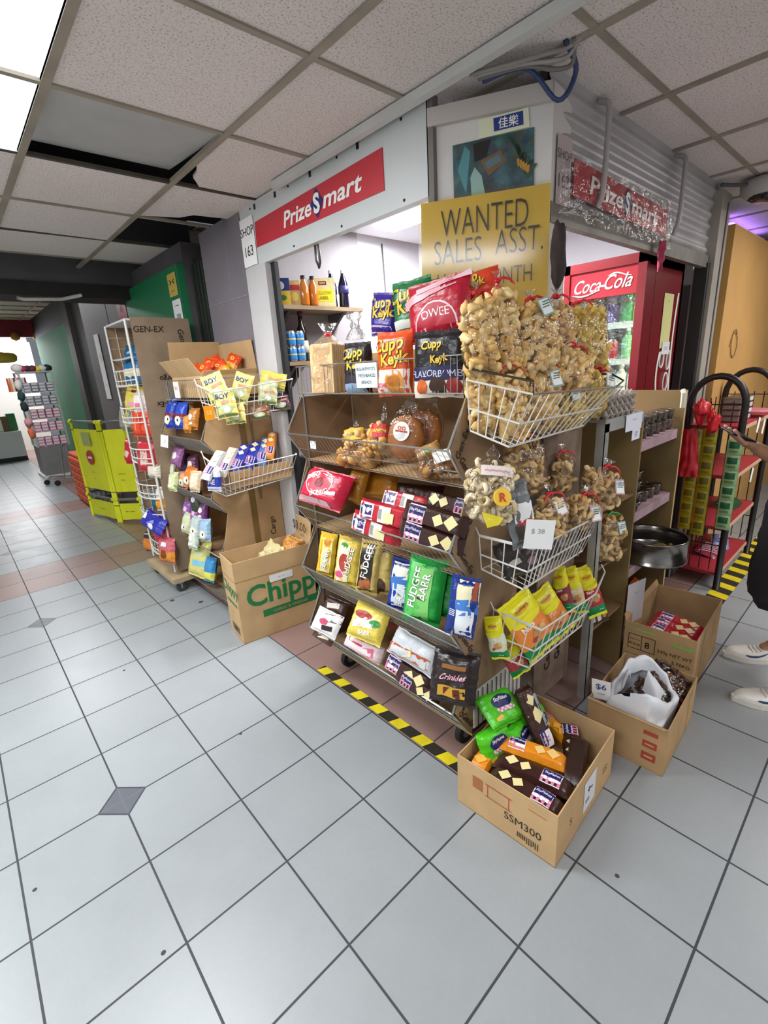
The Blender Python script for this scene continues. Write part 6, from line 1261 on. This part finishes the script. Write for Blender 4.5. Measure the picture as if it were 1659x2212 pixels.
m = MB(); m.box((.80, 1.68, .085), (1.27, 2.30, .12), H('#b9a27d', .7, 0, .05, 12, .14, 6)); part('base_board', m, CG)
for x in (.86, 1.2):
    for y in (1.72, 2.22):
        m = MB(); m.lathe([(0, -.013), (.034, -.013), (.038, -.006), (.038, .006), (.034, .013), (0, .013)], H('#3b3f42', .5), 16, (x, y, .038), Matrix.Rotation(math.pi/2, 3, 'X')); m.box((x-.02, y-.02, .07), (x+.02, y+.02, .086), CHROME); m.box((x-.006, y-.018, .03), (x+.006, y-.014, .075), CHROME); part('caster', m, CG)
def lp(lab, px, py, x, w, h, col, dec=(), face=(-1, -.35, .2), roll=0, bands=(), t=.06): return packet('snack_packet', lab + ' of the cage rack', 'snack packet', w*1.5, h*1.2, t*1.2, col, frame(at(px, py, 'x', x), face, Z_, roll), dec=dec, bands=bands, group='snack packets on the cage rack', wr=.007)
lp('teal packet at the top of the first basket', 290, 768, .95, .12, .13, '#1d5f86', [('q', 0, .1, .06, .02, .3, '#a9c6d2')])
lp('blue and white packet in the first basket', 290, 795, .90, .13, .17, '#2a6a98', [('e', 0, -.2, .04, .03, '#e3d8b0'), ('q', 0, .2, .07, .02, .3, '#12283a')], bands=[(-.3, -.05, '#e6dcc6')])
lp('yellow packet edge beside the blue ones in the first basket', 274, 800, .95, .04, .16, '#c9cf4a')
lp('yellow and pink packet standing in the second basket', 293, 862, .90, .13, .16, '#dfcf5a', [('q', 0, -.2, .09, .03, .1, '#e0a0b0'), ('q', .1, .3, .05, .02, 0, '#7a2a5a')], roll=-.2)
lp('white and pink packet at the right of the second basket', 307, 872, .88, .09, .13, '#e6d6d2', [('q', 0, -.1, .05, .03, 0, '#d2708a')])
lp('grey and yellow packet at the left of the third basket', 276, 905, .88, .11, .14, '#8a8a7a', [('q', .2, .0, .03, .12, .1, '#e0d42a')])
lp('orange red packet at the right of the third basket', 308, 912, .86, .13, .17, '#d9452a', [('q', -.15, 0, .012, .13, 0, '#e98a5a'), ('q', .15, 0, .012, .13, 0, '#a82a1c')], roll=.0)
lp('red packet at the left of the fourth basket', 285, 975, .88, .10, .17, '#b8202f', [('e', -.1, -.1, .03, .03, '#e2b9a8')])
lp('red packet with pale panel in the fourth basket', 320, 985, .86, .14, .19, '#c0303a', [('q', 0, -.05, .08, .11, 0, '#e2b0a8'), ('e', 0, -.05, .025, .03, '#a8b08a')])
lp('second red packet behind in the fourth basket', 303, 965, .96, .12, .15, '#a01c2c')
lp('pale lace packet low at the right of the fourth basket', 335, 1018, .86, .08, .08, '#d2c9b8')
lp('teal packet at the left of the fifth basket', 340, 1080, .95, .06, .12, '#1a6f8a')
lp('orange packet with white top in the fifth basket', 352, 1078, .88, .08, .15, '#e6dcd0', bands=[(-.4, .05, '#d9912e')])
lp('blue and white packet jutting from the lowest basket', 333, 1128, .80, .19, .11, '#2a2f9a', [('q', -.36, .15, .05, .06, .2, '#f0f0f4'), ('q', .05, -.1, .08, .03, .6, '#8f8ad0'), ('e', .12, -.25, .04, .02, '#e0e0ea')], roll=-.25, face=(-1, -.3, .7))
lp('red packet under the blue one in the lowest basket', 352, 1150, .84, .11, .14, '#c02a3c', [('q', .1, .1, .05, .05, 0, '#e9b9b4')])
lp('orange rings packet standing at the foot', 362, 1188, .82, .11, .16, '#c0606a', [('e', 0, -.15, .03, .035, '#7a3a14'), ('q', 0, .25, .06, .03, 0, '#e3e3ea')], bands=[(-.42, -.02, '#d98a2a')])
lp('orange rings packet at the left of the foot', 324, 1170, .87, .08, .14, '#3a2a2a', bands=[(-.42, .2, '#cf7a2c')])

# ---------------------------------------------------------------- yellow barrier, crates, trolley
YB = H('#eef228', .5, 0, .1, 14, .05, 5)
BR = thing('folding_barrier', 'bright yellow folding work barrier with a no-entry mark', 'barrier', (1.04, 4.2, 0))
PTS = [V((.90, 4.82, 0)), V((1.045, 4.17, 0)), V((1.26, 3.93, 0))]
for i in range(2):
    a, b = PTS[i], PTS[i+1]; d = (b - a).normalized(); nrm = V((d.y, -d.x, 0))
    if nrm.x > 0: nrm = -nrm
    m = MB(); L = (b - a).length; sd = V((i*7, 2, 3))
    m.grid(lambda s, q: a + d*(.04+s*(L-.08)) + V((0, 0, .36 + q*.70)) + nrm*(.008*noise.noise(V((s*4, q*6, i*9)))), 14, 14, YB, i == 9); m.grid(lambda s, q: a + d*(.04+(1-s)*(L-.08)) + V((0, 0, .36 + q*.70)) - nrm*.012, 4, 4, YB)
    if i == 0:
        q_ = a + d*L*.5 - V((0, 0, 0)); 
        for rr, c, of in ((.085, '#b8372c', .016), ): m.grid(lambda s, q: q_ + d*(rr*q*math.cos(6.28*s)) + V((0, 0, .74 + rr*q*math.sin(6.28*s))) + nrm*of, 20, 1, INK(c))
        m.quad(q_ + V((0, 0, .74)), d, Z_, .1, .025, INK('#f1ece4'), .018 if d.cross(V(Z_)).dot(nrm) > 0 else -.018); m.quad(q_ + V((0, 0, .95)), d, Z_, .2, .15, INK('#a8b86a'), .016 if d.cross(V(Z_)).dot(nrm) > 0 else -.016)
    for z, s in ((.57, '-----'), (.50, '---')):
        sgn = 1 if d.cross(V(Z_)).dot(nrm) > 0 else -1
        m.text(s, a + d*L*.5 + V((0, 0, z)) + nrm*.016, d*sgn, Z_, .05, INK('#6f7a1c'), .01)
    part('panel', m, BR, True)
    m = MB(); m.grid(lambda s, q: a + d*(.04+s*(L-.08)) + V((0, 0, .03 + q*.19)) + nrm*.004*math.sin(s*9), 10, 4, YB); m.grid(lambda s, q: a + d*(.04+(1-s)*(L-.08)) + V((0, 0, .03 + q*.19)) - nrm*.01, 3, 2, YB); m.text('-- ---', a + d*L*.5 + V((0, 0, .13)) + nrm*.014, d*(1 if d.cross(V(Z_)).dot(nrm) > 0 else -1), Z_, .06, INK('#6f7a1c'), .01); part('skirt', m, BR, True)
    for z in (1.145, .27):
        m = MB(); m.tube([a + V((0, 0, z)), b + V((0, 0, z))], .016, H('#77766f', .5), 8); part('rail', m, BR, True)
    for p in (a + d*.02, b - d*.02):
        m = MB(); m.tube([p + V((0, 0, .0)), p + V((0, 0, 1.165))], .017, YB, 8)
        for z in (1.145, .27): m.tube([p - d*.03 + V((0, 0, z)), p + d*.03 + V((0, 0, z))], .024, YB, 8)
        for z in (.36, 1.05, .2): m.tube([p + V((0, 0, z-.004)), p + V((0, 0, z+.004))], .0185, BLACK, 8)
        part('post', m, BR, True)
GC = H('#74777c', .5, 0, .05, 10, .1, 4); OR = H('#e05a1f', .5, 0, .05, 10, .1, 4)
for k in range(6):
    z = .03 + .1*k; t = thing('folded_crate', 'grey folded crate with orange face, ' + ('lowest of the stack behind the yellow barrier', 'second from the bottom of the stack', 'third from the bottom of the stack', 'fourth from the bottom of the stack', 'fifth from the bottom of the stack', 'topmost of the stack behind the yellow barrier')[k], 'crate', (1.13, 5.45, z), group='folded crates behind the yellow barrier')
    m = MB(); m.rbox((.99, 5.15, z), (1.27, 6.0, z+.092), GC, .008)
    for j in range(5): m.box((1.0+.055*j, 5.146, z+.015), (1.035+.055*j, 5.152, z+.075), H('#a9b2b6', .4))
    part('body', m, t)
    m = MB(); m.rbox((.955, 5.25+.0*k, z+.004), (.99, 5.98, z+.088), OR, .006)
    for j in range(3): m.box((.95, 5.35+.22*j, z+.03), (.956, 5.45+.22*j, z+.06), H('#b5441a', .6))
    part('face_panel', m, t)
m = MB(); m.rbox((.98, 5.13, .632), (1.28, 6.02, .672), H('#e46a34', .5, 0, .05, 10), .01); tag(m.build('crate_lid'), 'flat orange lid on the stack of folded crates', 'crate lid')
t = thing('trolley', 'chrome folding trolley with black wheels beside the display cabinet', 'trolley', (.95, 7.4, 0))
m = MB(); m.tube([(.84, 7.6, .1), (1.2, 7.3, .1), (1.25, 7.5, .1), (.9, 7.8, .1)], .012, CHROME, 6, True); m.tube([(1.05, 7.45, .1), (1.1, 7.45, .6), (1.15, 7.5, .62)], .01, CHROME, 6); m.tube([(1.15, 7.45, .1), (1.2, 7.45, .6)], .01, CHROME, 6); part('frame', m, t)
for x, y in ((.82, 7.62), (.93, 7.38)):
    m = MB(); m.lathe([(0, -.02), (.04, -.02), (.045, 0), (.04, .02), (0, .02)], BLACK, 14, (x, y, .045), Matrix.Rotation(math.pi/2, 3, 'X')); part('wheel', m, t)

# ---------------------------------------------------------------- far display cabinet and far shop
DC = thing('display_cabinet', 'glass display cabinet of hair accessories far down the corridor', 'cabinet', (1.05, 8.6, 0))
m = MB(); m.box((.90, 8.3, .05), (1.36, 8.95, .55), H('#7d7d7c', .5, 0, .03, 6, .1)); m.box((.86, 8.27, .0), (1.38, 8.97, .05), H('#d9d9d7', .5)); part('base', m, DC)
m = MB()
for x in (.90, 1.36):
    for y in (8.3, 8.95): m.box((x-.014, y-.014, .55), (x+.014, y+.014, 1.8), H('#b9bab8', .4, .4))
m.box((.88, 8.29, 1.79), (1.38, 8.96, 1.81), H('#b9bab8', .4, .4)); part('frame', m, DC)
for z in (.8, 1.02, 1.24, 1.46): m = MB(); m.box((.91, 8.31, z), (1.35, 8.94, z+.01), H('#c2c6c6', .3)); part('shelf', m, DC)
m = MB(); m.box((.898, 8.31, .56), (.902, 8.94, 1.79), GLASSY); part('glass', m, DC)
pal = ['#c98aa0', '#b9778f', '#8a8a92', '#6f6f78']
for k, z in enumerate((.56, .811, 1.031, 1.251, 1.471)):
    for j in range(4):
        mb = MB(); c = pal[0] if k < 2 else pal[1] if k < 3 else pal[2 + j % 2]
        mb.rbox((-.048, -.06, 0), (.048, .06, .16), H(c, .5, 0, .1, 30, .2, 20), .006)
        for q in range(3): mb.box((-.04, -.062, .02+.05*q), (.04, -.06, .05+.05*q), H('#e0d2d6' if k < 3 else '#c9cacf', .5))
        tag(mb.build('accessory_box', M=Matrix.Translation((.965+.11*j, 8.38, z))), '%s accessory box, %s on the %s shelf of the display cabinet' % ('pink' if k < 3 else 'grey', ('first', 'second', 'third', 'fourth', 'fifth', 'sixth')[j] + ' from the left', ('lowest', 'second', 'third', 'fourth', 'top')[k]), 'box', 'boxes in the display cabinet')
hats = [('#f0ece6', .92, 'white knitted hat on top of the display cabinet', .09), ('#c92f52', .99, 'red cap on top of the display cabinet', .07), ('#2f3550', 1.06, 'navy cap on top of the display cabinet', .07), ('#7a2a3a', 1.13, 'maroon cap on top of the display cabinet', .07), ('#e3e21f', 1.2, 'yellow ball on top of the display cabinet', .06), ('#d7d7de', 1.27, 'pale cap on top of the display cabinet', .07), ('#24242c', 1.34, 'black cap at the right end of the display cabinet top', .07)]
for c, x, lab, r in hats: mb = MB(); blob(mb, (x, 8.45, 1.812 + r*.7), r, H(c, .7, 0, .2, 30), None, .25, ICO2, (1, 1, .8)); tag(mb.build('hat', smooth=True), lab, 'hat', 'hats on the display cabinet')
for k, (c, z, lab) in enumerate((('#e9e6e2', 1.6, 'white plush hanging at the left of the display cabinet'), ('#2a4a4c', 1.42, 'dark green bag hanging at the left of the display cabinet'), ('#24383c', 1.25, 'dark teal bag below the green one at the display cabinet'), ('#e0a0a8', .98, 'pink cloth hanging at the display cabinet corner'), ('#e8784a', .8, 'orange cloth hanging below the pink one at the display cabinet'))):
    mb = MB(); blob(mb, (.86, 8.3, z), .08, H(c, .8, 0, .3, 30), None, .4, ICO2, (.7, .8, 1.1)); tag(mb.build('hanging_bag', smooth=True), lab, 'bag')
mb = MB()
for k in range(9): mb.prism([(0.72+.03*k, 8.35, 1.72), (0.745+.03*k, 8.35, 1.72), (0.75+.03*k, 8.35, 1.5), (0.718+.03*k, 8.35, 1.5)], (0, .02, 0), H(('#c9554a', '#d98a3a', '#e8d9c9', '#7a3040', '#e0b0b0')[k % 5], .7))
tag(mb.build('scarf_row'), 'row of coloured scarves hanging beside the display cabinet', 'scarves', None, 'stuff')
mb = MB(); mb.box((-2.5, 11.6, 2.62), (1.8, 11.75, 2.97), H('#7d1d30', .6, 0, .1, 8, .2)); mb.box((-2.5, 13.6, 0), (1.8, 13.7, 2.97), H('#e6e2dc', .7)); struct('wall_far', mb)
mb = MB()
mb.box((-2.5, 11.5, .1), (1.0, 11.9, .64), H('#c3c6c8', .6, 0, .02, 5)); mb.box((-2.5, 11.53, 0), (1.0, 11.88, .1), BLACK); mb.box((-2.5, 11.5, .64), (1.0, 11.95, .66), H('#d9dad8', .4))
tag(mb.build('far_counter'), 'long pale counter at the far end of the corridor', 'counter')
for k in range(9):
    mb = MB(); c = ('#c9a06a', '#e8e6da', '#6a5a3a', '#3a7a4a', '#d9d2c2')[k % 5]; mb.rbox((-.08, -.08, 0), (.08, .08, .28 + .05*(k % 3)), H(c, .6, 0, .1, 20), .02)
    tag(mb.build('goods_box', M=Matrix.Translation((-.1+.125*k, 11.7, .661))), '%s goods box on the far counter, place %s from its near end' % (('tan', 'white', 'brown', 'green', 'cream')[k % 5], ('one', 'two', 'three', 'four', 'five', 'six', 'seven', 'eight', 'nine')[k]), 'box', 'goods on the far counter')
t = thing('light_box', 'glaring white light box in the far shop', 'lamp', (1.1, 13.0, 2.2)); m = MB(); m.box((.3, 12.9, 2.05), (1.75, 12.95, 2.6), emit('#f4f8ff', 6)); part('panel', m, t)
m = MB(); blob(m, (.9, 10.6, 2.15), .22, H('#cfae3a', .6, 0, .2, 10), None, .2, ICO3, (1.4, .6, .5)); tag(m.build('hanging_lantern', smooth=True), 'yellow hanging decoration in front of the far shop', 'decoration')
for k, x in enumerate((.9, 1.35, 1.75)): m = MB(); m.lathe([(0, -.09), (.08, -.05), (.09, 0), (.06, .07), (0, .09)], H('#b5802f', .5, .3), 14, (x, 11.5, 2.62)); tag(m.build('lantern', smooth=True), ('left', 'middle', 'right')[k] + ' gold lantern under the far dark red fascia', 'lantern', 'gold lanterns')
m = MB(); m.tube([(.9, 2.96, 2.24), (.75, 2.94, 2.2), (.5, 2.94, 2.19), (.46, 2.94, 2.2)], .014, H('#b9b5ad', .4), 7); tag(m.build('door_closer', smooth=True), 'pale metal bar fixed under the dark lintel', 'bar')
for k, (px, py) in enumerate(((315, 1266), (372, 1297), (434, 1300), (520, 1585), (268, 1448), (75, 1922), (1333, 1892), (353, 2058))):
    p = at(px, py, 'z', 0); mb = MB(); mb.lathe([(0, .0014), (.014 if 0 < k < 3 else .005, .0012), (.017 if 0 < k < 3 else .007, 0)], H('#3c3d40', .8), 12, (p.x, p.y, 0)); tag(mb.build('floor_stain'), ('small dark spot near the cage rack', 'larger dark spot before the middle rack', 'dark spot at the foot of the green lettered carton', 'dark scuff on the tiles before the main rack', 'grey speck among the left tiles', 'dark speck near the lower left tile', 'dark green speck at the lower right tiles', 'dark dot on the front tile')[k], 'spot')

m = MB(); sd = V((2, 2, 2)); q_ = at(1428, 550, 'y', -.83)
m.grid(lambda s, q: q_ + V((.035*(s-.5)*(1+.6*math.sin(q*5)), .012*math.sin(s*6), .06 - .13*q)) + V((noise.noise(V((s*3, q*4, 1)))*.012,)*3), 10, 14, H('#a83a55', .8, 0, .2, 40)); tag(m.build('cloth_strip', smooth=True), 'dull pink cloth strip tied under the shutter edge', 'cloth')
m = MB(); q_ = at(1206, 555, 'y', -.86); blob(m, q_, .05, H('#3a2f2c', .8, 0, .4, 50, .4, 30), None, .3, ICO3, (.6, .5, 2.1)); tag(m.build('mesh_bag', smooth=True), 'dark mesh bag hanging at the right edge of the yellow sign', 'bag')

# ---------------------------------------------------------------- shopper at the right edge
PER = thing('person', 'person in black clothes and white shoes looking down at a phone', 'person', (2.50, -1.58, 0))
SKIN = H('#b98a6c', .55, 0, .05, 40, .08, 12); CLOTH = H('#17161a', .85, 0, .15, 30, .1, 8)
D = V((-.48, .88, 0)).normalized(); Rr = V((D.y, -D.x, 0))
hip = V((2.51, -1.585, .93)); vs, rs, es = [], [], []
def sv(p, r, par=None):
    vs.append(V(p)); rs.append(r if isinstance(r, tuple) else (r, r)); i = len(vs) - 1
    if par is not None: es.append((par, i))
    return i
pel = sv(hip, (.15, .11)); ab = sv(hip + V((0, 0, .16)), (.135, .10), pel); ch = sv(hip + V((0, 0, .32)) + D*.01, (.155, .11), ab); up = sv(hip + V((0, 0, .46)) + D*.0, (.12, .09), ch)
nk = sv(hip + V((0, 0, .54)) + D*.03, .052, up); hd0 = sv(hip + V((0, 0, .60)) + D*.065, .065, nk); hd = sv(hip + V((0, 0, .68)) + D*.085, (.078, .095), hd0); hd2 = sv(hip + V((0, 0, .755)) + D*.075, (.06, .075), hd)
sv(hip + V((0, 0, .655)) + D*.185, .012, hd)
for s in (1, -1): sv(hip + V((0, 0, .675)) + D*.075 + Rr*.085*s, .014, hd)
def hand(par, wrist, f, pn, side):
    """palm along f, palm normal pn, thumb on `side`"""
    f, pn, side = f.normalized(), pn.normalized(), side.normalized()
    w_ = sv(wrist, .025, par); pm = sv(wrist + f*.05, (.03, .018), w_)
    for k in range(4):
        off = side*(.028 - .019*k); L = (.07, .08, .075, .058)[k]; b = pm
        for q, bend in ((.045, .0), (.045 + L*.4, .010), (.045 + L*.75, .026), (.045 + L*.95, .044)):
            b = sv(wrist + f*(.05+q) + off + pn*bend, .0085 - .0006*(q > .08), b)
    t1 = sv(wrist + f*.03 + side*.034 + pn*.008, .011, w_); t2 = sv(wrist + f*.065 + side*.055 + pn*.02, .0095, t1); sv(wrist + f*.09 + side*.05 + pn*.036, .008, t2)
for s in (1, -1):
    sh = sv(hip + V((0, 0, .45)) + Rr*.17*s, .055, up)
    if s == 1:
        el = sv(V((2.53, -1.44, 1.03)), .041, sh); mid = sv(V((2.50, -1.385, 1.07)), .036, el)
        hand(mid, V((2.475, -1.35, 1.10)), V((-.10, .07, .05)), V((-.1, .2, 1)), V((.6, .6, .2)))
    else:
        el = sv(hip + V((0, 0, .19)) - Rr*.30, .042, sh); mid = sv(hip + V((0, 0, .08)) - Rr*.31 + D*.04, .038, el); hand(mid, hip + V((0, 0, -.04)) - Rr*.31 + D*.07, V((0, 0, -1)), Rr, D)
feet = [(V((2.545, -1.352, 0)), V((2.672, -1.586, 0))), (V((2.185, -1.470, 0)), V((2.318, -1.700, 0)))]
for (toe, heel), s in zip(feet, (1, -1)):
    fd = (toe - heel).normalized(); ank = heel + fd*.06
    th = sv(hip + Rr*.09*s - V((0, 0, .10)), .088, pel); kn = sv((hip + Rr*.1*s).lerp(ank + V((0, 0, .1)), .52).xy.to_3d() + V((0, 0, .49)) + D*.03, .058, th)
    cf = sv(V((ank.x, ank.y, .31)).lerp(vs[kn], .25) - D*.015, .052, kn); an = sv(ank + V((0, 0, .09)), .036, cf); sv(ank + fd*.06 + V((0, 0, .05)), .034, an)
me = bpy.data.meshes.new('body'); me.from_pydata(vs, es, []); body = bpy.data.objects.new('body', me); C.objects.link(body)
sk = body.modifiers.new('skin', 'SKIN'); sk.use_smooth_shade = True
for i, q in enumerate(me.skin_vertices[0].data if me.skin_vertices else []): q.radius = rs[i]; q.use_root = (i == 0)
ss = body.modifiers.new('sub', 'SUBSURF'); ss.levels = 2; ss.render_levels = 2
me.materials.append(SKIN); body.parent = PER; body.matrix_parent_inverse = PER.matrix_basis.inverted()
def loop_cloth(name, rings, n=28, rip=.012):
    m = MB(); sd = V((len(rings), 3, 8))
    def fn(s, q):
        k = q*(len(rings)-1); i = min(int(k), len(rings)-2); t = k - i; a = 6.2832*s
        c = rings[i][0].lerp(rings[i+1][0], t); rx = rings[i][1]*(1-t) + rings[i+1][1]*t; ry = rings[i][2]*(1-t) + rings[i+1][2]*t
        p = c + Rr*rx*math.cos(a) + D*ry*math.sin(a); d = noise.noise(p*9+sd)*rip*(1+q); return p + (Rr*math.cos(a) + D*math.sin(a))*d
    m.grid(fn, n, 26, CLOTH, True); return part(name, m, PER, True)
loop_cloth('shirt', [(hip + V((0, 0, .515)), .07, .065), (hip + V((0, 0, .47)), .19, .10), (hip + V((0, 0, .40)), .215, .125), (hip + V((0, 0, .28)), .185, .135), (hip + V((0, 0, .1)), .18, .135), (hip + V((0, 0, -.04)), .20, .155)])
for s in (1, -1):
    a_ = hip + V((0, 0, .44)) + Rr*.165*s; b_ = V((2.53, -1.44, 1.03)) if s == 1 else hip + V((0, 0, .19)) - Rr*.30
    m = MB(); m.tube([a_, a_.lerp(b_, .3), a_.lerp(b_, .62)], [.07, .066, .064], CLOTH, 14); part('sleeve', m, PER, True)
loop_cloth('skirt', [(hip + V((0, 0, .05)), .165, .125), (hip + V((0, 0, -.06)), .195, .155), (hip + V((0, 0, -.25)) - Rr*.015, .215, .18), (hip + V((0, 0, -.46)) - Rr*.035, .245, .2), (hip + V((0, 0, -.50)) - Rr*.035, .24, .195)], rip=.02)
m = MB(); blob(m, hip + V((0, 0, .73)) + D*.035, .1, H('#17120f', .5, 0, .3, 60), None, .06, ICO3, (.95, 1.0, .92)); m.grid(lambda s, q: hip + V((0, 0, .72-.26*q)) + D*(.05 - .07*math.sin(3.14*s)) + Rr*.095*math.cos(3.14*s), 14, 8, H('#17120f', .5, 0, .3, 60)); part('hair', m, PER, True)
m = MB()
for s in (1, -1): blob(m, hip + V((0, 0, .69)) + D*.152 + Rr*.032*s, .011, H('#1a1411', .3), None, 0, ICO2)
part('eyes', m, PER, True)
m = MB(); blob(m, hip + V((0, 0, .62)) + D*.145, .02, H('#9a5a50', .5), None, 0, ICO2, (1.1, .5, .35)); part('lips', m, PER, True)
def shoe(toe, heel, k):
    f = (toe - heel).normalized(); L = (toe - heel).length + .012; sdv = V((f.y, -f.x, 0)); o = heel - f*.006
    SW = H('#e9e6df', .5, 0, .05, 40, .05, 20)
    def wid(s): return .038*(1 - max(0, (.12 - s)/.12)**2*.55)*(1 - max(0, (s-.62)/.38)**2.4*.62) + .012*math.sin(math.pi*max(0, min(1, (s-.35)/.6)))
    def top(s): return .10 - .035*max(0, min(1, (s-.22)/.3)) - .012*max(0, min(1, (s-.5)/.3)) - .03*max(0, (s-.85)/.15)**2 - .02*max(0, (.06-s)/.06)
    def fn(s, q):
        a = math.pi*q; c = math.cos(a); h = top(s) - .022
        return o + f*(L*s) + sdv*wid(s)*math.copysign(abs(c)**.6, c) + V((0, 0, .022 + h*math.sin(a)**.55))
    m = MB(); m.grid(fn, 26, 18, SW); m.face([fn(1, q/18) for q in range(19)], SW); m.face([fn(0, q/18) for q in range(19)][::-1], SW); up_ = part('shoe', m, PER, True)
    m = MB(); n = 30
    out = [o + f*(L*(.5+.5*math.cos(6.2832*i/n))*1.02) + sdv*(wid(max(0, min(1, .5+.5*math.cos(6.2832*i/n))))*1.08*(1 if math.sin(6.2832*i/n) >= 0 else -1)*(abs(math.sin(6.2832*i/n))**.3)) + V((0, 0, .001)) for i in range(n)]
    m.prism(out, (0, 0, .026), H('#dcd8cf', .6)); m.build('sole', up_)
    m = MB(); 
    for sg in (1, -1):
        pts_t = [(.62, .35), (.52, .28), (.42, .24), (.34, .25), (.30, .30), (.33, .36)]
        P2 = lambda s, hq: fn(s, (hq*.5) if sg > 0 else 1 - hq*.5) + sdv*.002*sg + V((0, 0, .0))
        top_ = [(.70, .78), (.58, .52), (.48, .42), (.38, .42), (.30, .54)]; bot_ = [(.70, .76), (.55, .28), (.45, .14), (.35, .16), (.27, .36)]
        for (a, b), (c_, d_2) in zip(zip(top_, top_[1:]), zip(bot_, bot_[1:])): m.face([P2(1-a[0]+0, a[1]*.6), P2(1-b[0], b[1]*.6), P2(1-d_2[0], d_2[1]*.6), P2(1-c_[0], c_[1]*.6)], INK('#1f3f63'))
    m.build('side_mark', up_)
    m = MB()
    for j in range(5): s = .36 + .06*j; m.tube([fn(s, .3 + .0*j) + V((0, 0, .002)), fn(s+.02, .5) + V((0, 0, .004)), fn(s, .7) + V((0, 0, .002))], .003, H('#cfccc4', .7), 5)
    m.build('laces', up_)
for k, (tq, hq) in enumerate(feet): shoe(tq, hq, k)
PH = thing('phone', 'dark phone held in the hand of the person at the right edge', 'phone', (2.36, -1.285, 1.19)); Mx = frame((2.40, -1.288, 1.163), (.15, -.5, 1), (-.78, .42, .30)); m = MB(); m.rbox((-.036, -.004, -.075), (.036, .004, .075), H('#1d2530', .25), .003); o = m.build('case', PH); o.matrix_parent_inverse = PH.matrix_basis.inverted(); o.matrix_basis = Mx
m = MB(); m.box((-.033, -.0048, -.07), (.033, -.0042, .07), H('#26384a', .1)); o = m.build('screen', PH); o.matrix_parent_inverse = PH.matrix_basis.inverted(); o.matrix_basis = Mx
